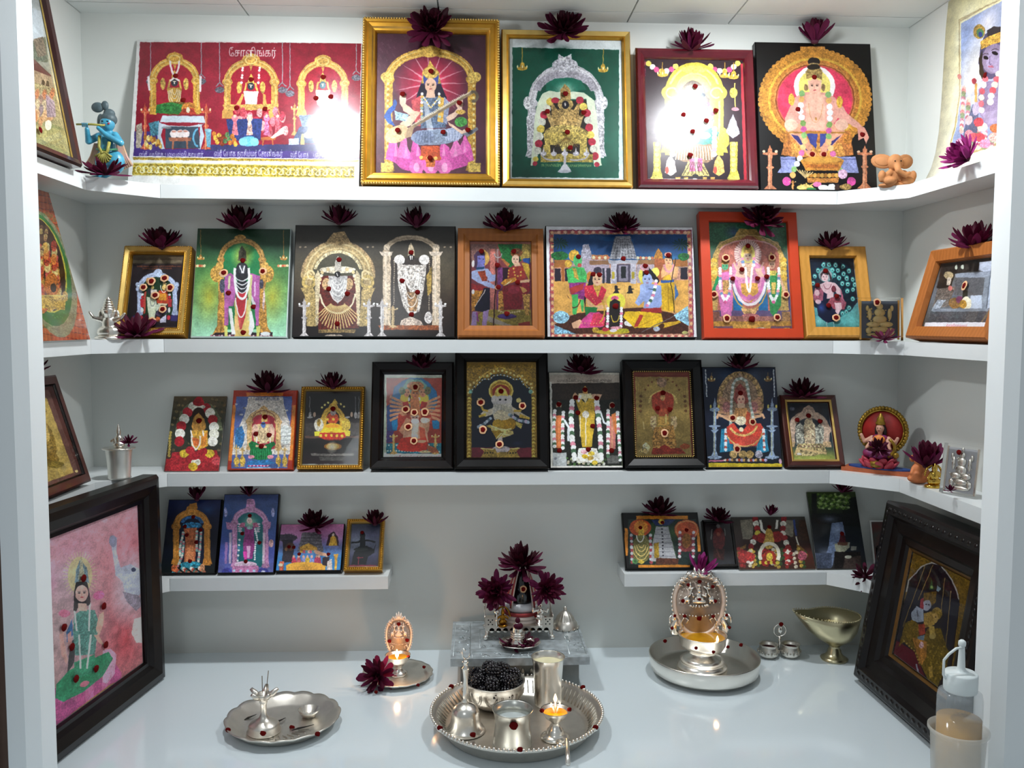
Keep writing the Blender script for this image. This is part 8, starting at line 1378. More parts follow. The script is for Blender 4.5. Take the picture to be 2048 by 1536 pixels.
# boat shaped vessel
bt = empty('spouted_vessel', (.612, -.072, 0), 'pale brass boat shaped vessel with pointed spout and beaded rim', 'vessel')
def boat(k, a, r, z):
    t = max(0, (z-.035)/.05); sp_ = max(0, math.cos(a-PI))**6; return (r*(1+t*.85*sp_), z+t*t*.010*sp_)
MB().lathe([(0, 0), (.0235, 0), (.0245, .003), (.019, .006), (.016, .009), (.0125, .013), (.012, .018), (.0095, .022), (.0100, .027), (.018, .032), (.031, .042), (.039, .056), (.0425, .072), (.0445, .083), (.0432, .083), (.038, .06), (.03, .045), (0, .034)], 64, rim=boat).build('vessel_body', BRASS, bt)
b = MB()
for k in range(70):
    a = 2*PI*k/70; rr, zz = boat(0, a, .0442, .0845)
    b.sph((rr*math.cos(a), rr*math.sin(a), zz), .0013, seg=6, rings=4)
tag(b.build('beading', BRASS, bt), kind='stuff')
bt.rotation_euler.z = .12
# platform (silver clad plank on legs)
PLX0, PLX1, PLY0, PLY1, PLZ = -.092, .141, -.198, -.016, .060
PLM = mat('hammered_silver_sheet', 'c9d2d7', .45, .55, var=.22, scale=70, bump=.5)
pf = empty('low_altar_bench', (.0245, -.107, 0), 'low silver clad bench with embossed top behind the tray', 'bench')
MB().box((PLX0-.0245, PLY0+.107, PLZ-.013), (PLX1-.0245, PLY1+.107, PLZ)).build('top', PLM, pf)
MB().box((-.100, -.078, 0), (.100, .078, PLZ-.0135)).build('base', mat('dull_silver_sheet', '8d8f8c', .5, .7, var=.15, scale=40), pf)
b = MB(); r = random.Random(2)
def scroll(cx, cy, w_, h_):
    b.tube([(cx-w_, cy-h_, PLZ), (cx+w_, cy-h_, PLZ), (cx+w_, cy+h_, PLZ), (cx-w_, cy+h_, PLZ), (cx-w_, cy-h_, PLZ)], .0008, 4)
    for i in range(int(w_*h_*12000)+6):
        x, y = cx+r.uniform(-.85, .85)*w_, cy+r.uniform(-.85, .85)*h_; a0 = r.uniform(0, 6.28); rr = r.uniform(.003, .006)
        b.tube([(x+rr*k/6*math.cos(a0+k), y+rr*k/6*math.sin(a0+k), PLZ+.0002) for k in range(7)], .00075, 4)
scroll(-.098, 0, .014, .078); scroll(.098, 0, .014, .078); scroll(0, -.075, .080, .012); scroll(0, .075, .08, .010); scroll(-.045, 0, .022, .045)
tag(b.build('embossing', mat('embossed_lines', 'd0d8da', .3, .9), pf), kind='stuff')
b = MB()
for k in range(5): b.sph((.02-.015*k, -.0795, .03), .004, seg=6, rings=4, sc=(1, .5, 2))
b.build('front_ornament', SILR, pf)
# throne
TZ = PLZ+.0003; th = empty('silver_throne', (.0265, -.085, TZ), 'small silver throne with ball finials holding the black stone', 'throne')
W2, D2 = .060, .032
MB().box((-W2, -D2, .020), (W2, D2, .024)).build('seat', SIL, th)
for sx in (-1, 1):
    for sy in (-1, 1):
        MB().tube([(sx*(W2-.004), sy*(D2-.003), .020), (sx*(W2-.0035), sy*(D2-.003), .008), (sx*(W2-.002), sy*(D2-.003), .005)], [.0035, .0028, .003], 8).sph((sx*(W2-.001), sy*(D2-.003), .0045), .0044).build('leg', SILB, th)
b = MB(); 
for i in range(9):
    x = -W2+.012+i*(2*W2-.024)/8; b.lathe([(0, 0), (.0044, 0), (.0044, .0010), (0, .0010)], 12, M=Matrix.Translation((x, -D2-.0002, .0185)) @ Matrix.Rotation(PI/2, 4, 'X'))
b.box((-W2, -D2-.0012, .0175), (W2, -D2, .026)); b.build('scalloped_apron', SIL, th)
for sx in (-1, 1):
    MB().box((sx*W2-.0006, -D2, .024), (sx*W2+.0006, D2, .042)).build('side_panel', SILR, th)
    b = MB(); b.box((min(sx*W2, sx*(W2-.019)), -D2-.0008, .024), (max(sx*W2, sx*(W2-.019)), -D2+.0004, .041)); b.build('pierced_panel', SIL, th)
    for hx_, hz in ((.006, .029), (.013, .029), (.0095, .0335), (.006, .037), (.013, .037)): MB().sph((sx*(W2-hx_), -D2-.0009, hz), .0013, seg=6, rings=4, sc=(1, .3, 1)).build('pierced_hole', BLACK, th)
    for (x, y, zt) in ((sx*(W2-.0205), -D2, .052), (sx*W2, D2-.01, .055)):
        MB().tube([(x, y, .024), (x, y, zt-.004)], .0017, 8).sph((x, y, zt), .0052, seg=12, rings=8).build('post', SILB, th)
    MB().tube([(sx*W2, -D2, .042), (sx*W2, D2, .044)], .0013, 6).build('arm_rail', SILB, th)
# stone with cloth
ST = mat('black_stone', '0c0c10', .12, var=.3, coat=.6)
bx = at(1043, 1180, 1, -.078)
sl = empty('black_stone', (bx.x, -.080, TZ+.0245), 'tall oval black stone with a red dot, wrapped in striped cloth on the throne', 'sacred stone')
MB().lathe([(0, .020), (.018, .022), (.0200, .040), (.0195, .062), (.016, .080), (.010, .091), (0, .096)], 32).build('stone', ST, sl)
MB().lathe([(0, .0), (.026, 0), (.024, .004), (.016, .008), (.014, .012), (.024, .018), (.030, .022), (.031, .030), (.027, .034), (.018, .034)], 36, sy=.8).build('pedestal', mat('white_glaze', 'dcdce0', .2, coat=1), sl)
dot(sl, (.002, -.0205, .062), .0040, 1, 0)
CL1 = mat('cloth_red', 'a33a3c', .8, var=.15, scale=90); CL2 = mat('cloth_white', 'd8c8c0', .8, var=.06, scale=90)
b = MB()
for s in (-1, 1):      # folds of the striped cloth hanging down both sides
    n = 9; rows = 10
    for i in range(n):
        vs = []
        for j in range(rows+1):
            t = j/rows; z = .103-.075*t
            for q in (0, 1):
                u = (i+q)/n; x = s*(.004+.010*t**.6+(u*.018+.004)*(t**.7)); y = -.021*(1-u)-.004+.012*u+.0016*math.sin(u*16+t*3)
                vs.append((x, y, z-.004*u))
        fs = [(2*j, 2*j+1, 2*j+3, 2*j+2) for j in range(rows)]; b.add(vs, fs, 0 if (i % 4) in (1, 2) else 1, True)
o = b.build('cloth_drape', [CL1, CL2], sl); sd = o.modifiers.new('t', 'SOLIDIFY'); sd.thickness = .0012
b = MB()
for i, (z, mi) in enumerate(((.016, 0), (.009, 1), (.002, 1))): b.lathe([(.030, z-.0035), (.0325, z), (.0305, z+.0035), (.028, z+.001)], 36, mi=mi, sy=.86, cap=False)
b.build('cloth_band', [CL1, CL2], sl)
flower(1045, 1112, 0, 'large dark flower crowning the black stone', .044, (0, 102), 60, (.05, -.25, 1), 'dark', 61, loc=(bx.x, -.085, TZ+.122), stem=True)
flower(992, 1180, 0, 'dark flower at the left side of the throne', .038, (0, 92), 60, (-.15, -1, .25), 'mid', 62, loc=at(992, 1182, 1, -.105), stem=False)
flower(1093, 1178, 0, 'dark flower at the right side of the throne', .034, (0, 92), 56, (.15, -1, .3), 'mid', 63, loc=at(1092, 1178, 1, -.105), stem=False)
# lid
ld_ = at(1132, 1262, 2, PLZ); t = empty('domed_lid', (ld_.x, ld_.y+.018, PLZ+.0003), 'fluted silver domed lid with knob right of the throne', 'lid')
MB().lathe([(.0245, 0), (.0250, .002), (.0240, .004), (.0225, .010), (.0180, .014), (.0165, .016), (.0150, .020), (.0110, .026), (.0060, .030), (.0025, .032), (.0035, .035), (.0022, .0385), (0, .040)], 60, rim=lambda k, a, r, z: (r*(1+(.05*math.sin(a*15) if .014 < z < .029 else 0)), z)).build('dome', SIL, t)
b = MB()
for k in range(14): a = 2*PI*k/14; b.sph((.0245*math.cos(a), .0245*math.sin(a), .0018), .002, seg=6, rings=4)
tag(b.build('foot_beads', SILR, t), kind='stuff')
# dish with petals
dc = at(1041, 1306, 2, PLZ); dc = Vector((dc.x, dc.y+.024, PLZ+.0003)); t = empty('petal_dish', dc, 'shallow silver dish of dark petals before the throne', 'dish')
MB().lathe([(0, 0), (.018, 0), (.028, .004), (.0355, .0095), (.0365, .0095), (.0355, .011), (.028, .0065), (.018, .002), (0, .002)], 44, sy=.85).build('dish', SILB, t)
r = random.Random(8)
for k in range(52):
    o = bpy.data.objects.new('loose_petal', PM['dark' if k % 2 else 'mid'][k % 8]); COL.objects.link(o); a = r.uniform(0, 6.28); q = .026*math.sqrt(r.random()); o.location = dc+Vector((q*math.cos(a), q*.8*math.sin(a), .008+r.uniform(0, .006)*(1-q/.03)))
    o.rotation_euler = (PI/2+r.uniform(-.7, .7), r.uniform(-.6, .6), r.uniform(0, 6.28)); s_ = r.uniform(.013, .019); o.scale = (s_*1.8, s_*1.8, s_); tag(o, 'loose plum petal lying in the shallow silver dish', 'petal', 'loose petals in the silver dish')
t = empty('small_idol', dc+Vector((-.004, -.002, .0055)), 'tiny silver ringed pillar idol with a pink flower cap in the petal dish', 'figurine')
MB().lathe([(0, 0), (.012, 0), (.013, .006), (.009, .010), (.010, .014), (.0115, .018), (.008, .021), (.009, .026), (.0075, .036), (.005, .042), (0, .045)], 24).build('idol_body', SILB, t)
b = MB()
for k in range(3): b.tube([(.0118*math.cos(a), .0118*math.sin(a), .014+k*.004) for a in [2*PI*i/16 for i in range(17)]], .0008, 5)
b.build('rings', SILB, t); MB().tube([(.012, -.004, .008), (.022, -.006, .012), (.028, -.004, .008)], [.003, .0025, .002], 6).build('spout', SILB, t)
MB().sph((.001, -.003, .034), .008, sc=(1.05, .9, .8)).sph((0, -.002, .043), .0045, sc=(1, 1, 1.4)).build('flower_cap', PET['mid'][0], t)
# squeeze bottle standing in a plastic cup
BY = -.537; q_ = at(1917, 1455, 1, BY); BX = q_.x; HR = q_.z; zb = at(1917, 1375, 1, BY).z-.006; zt = at(1917, 1344, 1, BY).z; zn = at(1917, 1290, 1, BY).z; za = at(1917, 1438, 1, BY).z; R2 = .0275
pc = empty('plastic_cup', (BX, BY, 0), 'translucent plastic cup holding the squeeze bottle, lower right', 'cup')
PLAS = mat('milky_plastic', 'f0efe8', .3, var=.02, alpha=.32); PLAS2 = mat('bottle_plastic', 'dce8f0', .22, var=.02, alpha=.26, coat=.4); CAPM = mat('white_cap', 'e4ecec', .35, var=.02, sss=.2)
MB().lathe([(0, 0), (.0285, 0), (.030, .002), (.0335, HR-.008), (.0355, HR-.006), (.0370, HR-.004), (.0370, HR), (.0352, HR), (.0325, HR-.009), (.0290, .004), (0, .002)], 48).build('cup', PLAS, pc)
sq = empty('squeeze_bottle', (BX+.001, BY+.001, .0035), 'translucent squeeze bottle of amber oil with nozzle and strap', 'bottle')
MB().lathe([(0, 0), (.025, 0), (R2, .003), (R2, zb-.012), (.026, zb-.004), (.019, zb)], 44, cap=False).build('bottle_body', PLAS2, sq)
MB().lathe([(0, .001), (.0262, .001), (.0268, .004), (.0268, za-.002), (0, za-.002)], 40).build('amber_oil', mat('amber_liquid', 'c4922e', .1, var=.05, coat=.5), sq)
MB().lathe([(.0195, zb-.002), (.0205, zb), (.0205, zt-.006), (.019, zt-.004), (.010, zt-.003), (.0062, zt-.001), (.0048, zt+.003), (.0035, zn-.008), (.0030, zn-.002), (0, zn-.001)], 36).build('nozzle_cap', CAPM, sq)
MB().tube([(.0, -.003, zn-.006), (-.010, -.004, zn-.007), (-.020, -.005, zn-.014), (-.0255, -.004, (zn+zt)/2-.004), (-.0245, -.002, zt-.006), (-.0205, 0, zt-.012)], .0017, 8).build('strap', CAPM, sq)
MB().lathe([(.0032, 0), (.0044, 0), (.0048, .003), (.0044, .006), (.002, .008), (0, .008)], 14, M=Matrix.Translation((0, 0, zn-.005))).build('tip_cover', CAPM, sq)
# ============================================================ figurines and small things on the shelves
BLUE = mat('turquoise_glaze', '4fa6c4', .35, var=.12, scale=70, coat=.4, col2='2e7c98'); GREYB = mat('grey_blue_glaze', '55666c', .5, var=.2, scale=90); YEL = mat('mustard_paint', 'a9a24c', .5, var=.2, scale=90); ROSE = mat('dusty_rose_cloth', 'b98a92', .6, var=.15, scale=60, col2='c0a070')
# blue flute player, about 11 cm
k0 = Vector((-.662, -.120, T1)); s = 1.0
fl = empty('figurine', k0, 'turquoise flute playing figurine with feather crown, top shelf corner', 'figurine')
body('body', [((0, .004, .040), (.0, .004, .066), .0135, .0125), (0, .004, .074, (.0150, .0095, .009)), (-.004, .004, .030, (.0165, .0125, .021)), (.012, .003, .030, (.0165, .0125, .020)),
    ((-.010, .001, .018), (-.012, -.002, .004), .0075, .0055), ((.006, .002, .016), (-.010, -.008, .003), .008, .0055), (-.016, -.008, .0032, (.009, .006, .0032)),
    ((0, .003, .078), (.001, .001, .086), .0055, .0055), (.003, 0, .092, (.0120, .0110, .0125)),
    ((.014, .003, .074), (.026, -.006, .060), .0065, .0058), ((.026, -.006, .060), (.006, -.014, .071), .0056, .0045), ((.006, -.014, .071), (-.006, -.015, .082), .0042, .0035),
    ((-.013, .002, .072), (-.026, -.006, .062), .0062, .0055), ((-.026, -.006, .062), (-.024, -.015, .080), .005, .0038)], BLUE, fl, .0013)
MB().tube([(.004, -.013, .0865), (-.016, -.017, .0872), (-.040, -.017, .0868)], [.0016, .0018, .0016], 8).build('flute', YEL, fl)
b = MB()
for k in range(4): b.tube([(-.022-k*.0026, -.019, .089), (-.0225-k*.0026, -.0165, .083)], .0011, 5)
b.build('fingers', BLUE, fl)
body('hair', [(.004, .003, .100, (.0138, .0125, .011)), (.004, .006, .110, (.0095, .009, .008)), (-.010, .006, .096, (.006, .007, .014))], GREYB, fl, .0014)
MB().sph((-.013, .002, .119), 1, sc=(.0105, .004, .0085), seg=12, rings=8).sph((-.001, .002, .122), 1, sc=(.006, .004, .008)).build('feather', GREYB, fl)
MB().sph((-.001, -.0105, .094), 1, sc=(.0018, .001, .001)).sph((.007, -.0100, .094), 1, sc=(.0018, .001, .001)).build('eyes', BLACK, fl); MB().sph((.002, -.0112, .0885), 1, sc=(.0022, .0012, .0009)).sph((.009, -.010, .0905), 1, sc=(.002, .001, .0016)).build('lips', mat('coral_paint', 'c04858', .5), fl)
for s_ in (-1, 1):
    b = MB(); n = 6
    for i in range(n):
        x0 = s_*(.014+i*.0022); b.tube([(x0*.9, .010, .062), (x0+s_*.004, .010, .040), (x0+s_*(.006+.0012*i), .010, .018+i*.0016)], [.0016, .0026, .0028], 6)
    b.build('shawl_tail', ROSE, fl)
b = MB(); b.tube([(-.006, -.011, .070), (-.006, -.014, .052), (.0, -.017, .040), (.008, -.015, .044), (.010, -.012, .060)], .0026, 6)
for k in range(9): a = PI*(1.1+.8*k/8); b.tube([(.002, -.016, .044), (.002+.014*math.cos(a), -.0185, .040+.016*math.sin(a))], [.0018, .0022], 5)
b.build('garland', YEL, fl)
MB().tube([(-.014, -.004, .050), (-.006, -.0125, .047), (.008, -.0125, .047), (.020, -.004, .050)], .0018, 6).build('belt', mat('green_paint', '3c7a58', .5), fl)
# clay elephant-headed figure
CLAY = mat('terracotta', 'b87c4c', .75, var=.12, scale=60)
g0 = at(1800, 372, 2, T1); g0 = Vector((.668, -.135, T1))
ce = empty('figurine', g0, 'small unglazed clay figurine with big elephant ears, top shelf right', 'figurine')
MB().sph((0, 0, .002), 1, sc=(.031, .013, .006)).build('base', CLAY, ce)
body('body', [(0, .002, .018, (.0150, .0115, .015)), (-.004, -.003, .040, (.0135, .0115, .0145)), ((-.004, -.010, .036), (-.006, -.019, .024), .0058, .0050), ((-.006, -.019, .024), (.006, -.020, .016), .005, .0042), ((.006, -.020, .016), (.014, -.018, .020), .0042, .0035),
    ((-.012, -.002, .022), (-.026, -.004, .012), .0062, .0060), ((.012, -.002, .022), (.026, -.004, .012), .0062, .0060), (-.027, -.005, .018, (.0062, .006, .009)), (.027, -.005, .018, (.006, .006, .009)), (-.014, -.010, .008, (.011, .009, .008)), (.015, -.010, .008, (.011, .009, .008))], CLAY, ce, .0013)
for s_ in (-1, 1):
    b = MB(); M_ = Matrix.Translation((-.004+s_*.020, .002, .043)) @ Matrix.Rotation(s_*-.25, 4, 'Y') @ Matrix.Rotation(s_*.35, 4, 'Z'); b.sph((0, 0, 0), 1, sc=(.0185, .0028, .0125), M=M_, seg=16, rings=8).sph((0, -.002, -.001), 1, sc=(.0125, .0018, .0075), M=M_); b.build('ear', CLAY, ce)
MB().sph((-.009, -.0135, .041), .0012).sph((.001, -.0145, .041), .0012).build('eyes', BLACK, ce)
# yellow curled poster on the right wall
def curled():
    prof = [(.690, .0015), (.703, .0035), (.714, .012), (.7225, .030), (.729, .055), (.7335, .09), (.736, .14), (.7375, .20), (.739, .26), (.742, .305)]
    y0, y1 = -.148, -.44
    q = [pj((.7375, y0, T1+.305)), pj((.7375, y1, T1+.305)), pj((.694, y1, T1+.0035)), pj((.694, y0, T1+.0035))]
    root = empty('curled_poster', (0, 0, T1), 'cream poster of a crowned blue child with flowers, curling down the right wall', 'poster')
    ny = 6; nz = len(prof); L = [0]
    for i in range(1, nz): L.append(L[-1]+math.dist(prof[i], prof[i-1]))
    # the drawing is unrolled: each row of the sheet takes its own photographed row
    W, H = 560, 860; P = Paint(q, W, H, (1740, 0), 3.84); p_child(P); im0 = P.c.copy()
    out = np.zeros((H, W, 3)); hh = P.h
    for j in range(H):
        s_ = (1-j/(H-1))*L[-1]; x = np.interp(s_, L, [a for a, _ in prof]); z = np.interp(s_, L, [c for _, c in prof])
        a = np.array(pj((x, y0, T1+z))); c = np.array(pj((x, y1, T1+z))); tt = np.linspace(0, 1, W)
        # perspective-correct steps along the row
        da = (Vector((x, y0, T1+z))-CP).dot(_fw); dc_ = (Vector((x, y1, T1+z))-CP).dot(_fw); uu = tt*da/(tt*da+(1-tt)*dc_) if False else (tt/dc_)/((1-tt)/da+tt/dc_)
        pts = a[None]+(c-a)[None]*uu[:, None]; Q = np.c_[pts, np.ones(W)] @ hh.T; X = np.clip(Q[:, 0]/Q[:, 2], 0, W-1).astype(int); Y = np.clip(Q[:, 1]/Q[:, 2], 0, H-1).astype(int); out[j] = im0[Y, X]
    P.c = out; im = P.image('curled_poster', 1.0)
    vs = []; uvs = []
    for i, (x, z) in enumerate(prof):
        for j in range(ny+1): vs.append((x, y0+(y1-y0)*j/ny, z)); uvs.append((j/ny, L[i]/L[-1]))
    fs = [(i*(ny+1)+j, i*(ny+1)+j+1, (i+1)*(ny+1)+j+1, (i+1)*(ny+1)+j) for i in range(nz-1) for j in range(ny)]
    b = MB(); b.add(vs, fs, 0, True); o = b.build('print', printmat('print_poster', im, .3, .6, .2), root); o.data.validate()
    uv = o.data.uv_layers.new(name='UVMap')
    for lp, li in zip(uv.data, o.data.loops): lp.uv = uvs[li.vertex_index]
    sd = o.modifiers.new('paper', 'SOLIDIFY'); sd.thickness = .0006; sd.offset = 1
    for k, (x, y) in enumerate(((1020, 325), (888, 578), (908, 805), (833, 910))):
        c = at(1740+x/3.84, y/3.84, 0, .7360); dt = dot(root, (c.x-.001, c.y, c.z-T1), .0046, 0, k); dt.rotation_euler.z = -PI/2
    return root
curled()
# silver deity figure, second shelf left corner
sf = empty('figurine', (-.664, -.125, T2), 'small silver seated deity figure with pointed crown behind a plum flower', 'figurine')
body('body', [(0, 0, .012, (.020, .013, .012)), (0, 0, .026, (.011, .008, .013)), ((-.010, 0, .032), (-.024, -.002, .036), .0045, .0035), ((.010, 0, .032), (.022, -.002, .036), .0045, .0035), ((-.024, -.002, .036), (-.031, -.001, .045), .0032, .0025), ((.022, -.002, .036), (.027, -.002, .043), .0032, .0025), (0, 0, .042, (.0085, .0075, .009)), ((0, 0, .047), (0, 0, .070), .0105, .0018), (-.013, .002, .040, (.005, .003, .010)), (.013, .002, .040, (.005, .003, .010))], SILB, sf, .0012)
MB().lathe([(0, 0), (.022, 0), (.023, .003), (.019, .006), (0, .006)], 28).build('base', SILB, sf)
b = MB()
for k in range(5): b.lathe([(.0100-k*.0016, .048+k*.0042), (.0118-k*.0016, .0500+k*.0042), (.0092-k*.0016, .052+k*.0042)], 16, cap=False)
b.build('crown_rings', SILB, sf)
# tumbler with lid figure, third shelf
tb = empty('lidded_tumbler', (-.652, -.128, T3), 'frosted silver tumbler with a flat lid and tiny figure, third shelf left', 'tumbler')
MB().lathe([(0, 0), (.0180, 0), (.0190, .002), (.0178, .004), (.0192, .028), (.0212, .050), (.0212, .051), (0, .051)], 40).build('cup', mat('satin_silver', 'ecece6', .35, .75, var=.05, scale=30), tb)
MB().lathe([(0, .0512), (.0262, .0512), (.0268, .0522), (.026, .0532), (0, .0532)], 40).build('lid', SILB, tb)
body('small_figure', [(0, 0, .058, (.010, .007, .006)), (0, 0, .067, (.0065, .005, .008)), ((-.005, 0, .068), (-.012, -.001, .064), .0028, .0025), (0, 0, .0775, (.0042, .004, .0048)), ((0, 0, .081), (0, 0, .092), .004, .0012)], SILB, tb, .001)
# clear block with gold relief, second shelf right
def block(name, label, tl, tr, br, bl, plane, zs, M, w, h, back, rel, seed, edge=None):
    root = empty(name, M=M, label=label, cat='keepsake'); t = .010
    MB().box((-w/2, -t, 0), (w/2, 0, h)).build('clear_body', CLEAR, root)
    MB().box((-w*.40, -t*.55, h*.06), (w*.40, -t*.45, h*.93)).build('backing', back, root)
    b = MB(); r = random.Random(seed)
    # little enthroned figure with raised arms and pedestal in relief
    for (x, z, a_, c_) in ((0, .80, .08, .07), (0, .66, .13, .10), (0, .50, .17, .10), (-.14, .38, .16, .07), (.14, .38, .16, .07), (0, .26, .22, .07), (0, .14, .30, .05), (-.22, .62, .05, .14), (.22, .62, .05, .14), (-.27, .76, .04, .07), (.27, .76, .04, .07), (-.24, .24, .07, .08), (.25, .22, .08, .09), (0, .90, .035, .05)):
        b.sph((x*w, -t*.6, z*h), 1, seg=10, rings=6, sc=(a_*w, .0022, c_*h))
    for k in range(26): b.sph((r.uniform(-.3, .3)*w, -t*.75, r.uniform(.12, .75)*h), r.uniform(.0008, .002), seg=6, rings=4)
    b.build('relief', rel, root)
    if edge:
        for s_ in (-1, 1): MB().box((s_*w*.42-.0015, -t*.62, h*.03), (s_*w*.42+.0015, -t*.4, h*.95)).build('side_strip', edge, root)
    return root
cb = at(1779, 684, 2, T2); cb = Vector((.650, -.132, T2))
bq = [at(1733, 683, 2, T2), at(1826, 684, 2, T2)]
M_ = Matrix.Translation(((bq[0].x+bq[1].x)/2, -.128, T2+.0006)) @ Matrix.Rotation(-.06, 4, 'Z') @ Matrix.Rotation(-.08, 4, 'X')
o = block('relief_block', 'clear block with a gold deity relief on slate grey, second shelf right', 0, 0, 0, 0, 0, T2, M_, .078, .074, mat('slate_card', '4c5560', .5), mat('gold_relief', 'e4cb8c', .4, .3, var=.1), 1, GOLDL)
dot(o, (-.006, -.0102, .066), .0042, 1, 0)
a0 = at(1885, 983, 2, T3); a1 = at(1930, 998, 2, T3); az_ = -1.12
M_ = Matrix.Translation((.700, -.312, T3+.0006)) @ Matrix.Rotation(az_, 4, 'Z') @ Matrix.Rotation(-.12, 4, 'X')
o = block('relief_block', 'clear block with a silver deity relief at the right end of the third shelf', 0, 0, 0, 0, 0, T3, M_, .060, .078, mat('grey_card', 'a8a8ac', .4), SILB, 2, SILB)
dot(o, (-.004, -.0103, .066), .0042, 0, 0)
# red haloed seated goddess statue
HALO = mat('halo_red', '9c2420', .5, var=.15, scale=80); HGOLD = mat('halo_gold', 'a8842c', .35, .5, var=.3, scale=150, bump=.6); PINK = mat('lotus_pink', 'c04858', .45, var=.15, scale=50, col2='a03044'); SKIN = mat('painted_skin', 'cf9a84', .5); SARI = mat('magenta_cloth', '8c2048', .5, var=.2, scale=80, col2='4c1c60')
RB = Matrix.Translation((.673, -.098, T3)) @ Matrix.Rotation(-.72, 4, 'Z')
gs = empty('statue', M=RB, label='seated goddess statue on a pink lotus before a red and gold halo', cat='statue')
MB().box((-.060, -.022, 0), (.060, .026, .007)).build('plinth', mat('orange_plinth', 'b86038', .6, var=.15, scale=90), gs); MB().prism([(.054*math.cos(2*PI*k/28), .002+.021*math.sin(2*PI*k/28)) for k in range(28)], .0071, .0095).build('blue_mat', mat('blue_mat', '2c4a8c', .5), gs)
RC = .074
MB().lathe([(0, -.0015), (.038, -.0015), (.038, .0015), (0, .0015)], 40, M=Matrix.Translation((0, .014, RC)) @ Matrix.Rotation(PI/2, 4, 'X')).build('halo', HALO, gs)
b = MB()
for k in range(44):
    a = 2*PI*k/44; b.sph((.0405*math.cos(a), .014, RC+.0405*math.sin(a)), .0042, seg=7, rings=5)
b.tube([(.0365*math.cos(2*PI*k/40), .011, RC+.0365*math.sin(2*PI*k/40)) for k in range(41)], .0014, 6); b.build('halo_rim', HGOLD, gs)
for ring_, n, z, R, L in ((0, 9, .014, .026, .020), (1, 9, .020, .022, .018)):
    for k in range(n):
        a = 2*PI*k/n+ring_*.3; M2 = Matrix.Translation((R*math.cos(a), -.004+R*.62*math.sin(a), z)) @ Matrix.Rotation(a, 4, 'Z') @ Matrix.Rotation(.75, 4, 'Y'); MB().sph((0, 0, 0), 1, sc=(.0035, .0085, L*.62), M=M2, seg=10, rings=6).build('lotus_petal', PINK, gs)
body('body', [(0, -.002, .034, (.024, .014, .010)), ((-.020, -.006, .034), (.006, -.014, .030), .008, .006), ((.020, -.006, .034), (-.004, -.014, .030), .008, .006), (0, 0, .050, (.0125, .009, .016)), (0, 0, .062, (.0145, .008, .007))], SARI, gs, .0013)
MB().sph((0, -.007, .060), 1, sc=(.011, .005, .008)).sph((.0, -.006, .050), 1, sc=(.009, .006, .008)).build('blouse', mat('orange_cloth', 'c8502c', .5, var=.25, scale=200, col2='e09a40'), gs)
body('arms_and_head', [((-.014, 0, .062), (-.026, -.004, .054), .004, .0035), ((-.026, -.004, .054), (-.031, -.006, .066), .0033, .003), ((.014, 0, .062), (.026, -.004, .054), .004, .0035), ((.026, -.004, .054), (.031, -.006, .064), .0033, .003),
    ((-.013, -.002, .058), (-.020, -.010, .044), .0038, .003), ((.013, -.002, .058), (.020, -.010, .044), .0038, .003), ((0, -.001, .066), (0, -.002, .074), .0045, .004), (0, -.003, .0795, (.0070, .0070, .0088))], SKIN, gs, .0011)
body('hair', [(0, .001, .0835, (.0082, .0072, .0078)), (-.007, .002, .074, (.0035, .004, .010)), (.007, .002, .074, (.0035, .004, .010))], mat('statue_hair', '1c1010', .5), gs, .0012)
MB().lathe([(.0078, .086), (.0085, .089), (.0062, .093), (.0066, .096), (.004, .101), (.0015, .106), (0, .107)], 20, M=Matrix.Translation((0, -.001, 0))).build('crown', HGOLD, gs)
MB().sph((-.0025, -.0095, .0805), 1, sc=(.0012, .0006, .0006)).sph((.0025, -.0095, .0805), 1, sc=(.0012, .0006, .0006)).build('eyes', BLACK, gs); MB().sph((0, -.0098, .0755), 1, sc=(.0018, .0006, .0006)).build('lips', VERM, gs)
b = MB(); b.tube([(.018+.010*math.sin(t_*.5), -.012-.002*math.cos(t_), .030+t_*.0055) for t_ in range(7)], .0028, 8); b.sph((.030, -.010, .034), .0055).build('gold_pot', HGOLD, gs)
MB().sph((0, -.020, .017), 1, sc=(.012, .007, .0065)).tube([(-.010, -.020, .020), (0, -.022, .0225), (.010, -.020, .020)], .002, 6).build('offering_bowl', HGOLD, gs)
# orange figure and gold figure
ORG = mat('orange_clay', 'd8804c', .6, var=.15, scale=70)
of = empty('figurine', at(1829, 968, 2, T3)+Vector((.010, .006, 0)), 'small orange and buff clay figurine half hidden by the tall plum flower', 'figurine')
body('body', [(0, 0, .008, (.019, .014, .008)), (-.006, -.004, .012, (.010, .009, .010)), (.008, -.004, .012, (.010, .009, .010)), (0, 0, .024, (.012, .010, .012)), ((-.009, 0, .026), (-.014, -.004, .018), .004, .0035), ((.009, 0, .026), (.014, -.004, .018), .004, .0035), (-.002, -.001, .040, (.0085, .008, .0085))], ORG, of, .0013)
MB().sph((-.012, 0, .042), 1, sc=(.005, .002, .006)).sph((.008, 0, .042), 1, sc=(.005, .002, .006)).build('ears', ORG, of); MB().sph((-.005, -.0085, .041), .001).sph((.001, -.0085, .041), .001).build('eyes', BLACK, of)
gg = empty('figurine', at(1861, 976, 2, T3)+Vector((.008, .004, 0)), 'tiny shiny gold seated deity beside the orange figurine', 'figurine')
BG = mat('polished_gold', 'e0b858', .15, 1, var=.1)
MB().lathe([(0, 0), (.0150, 0), (.0160, .002), (.0140, .005), (0, .005)], 24, sy=.7).build('base', BG, gg)
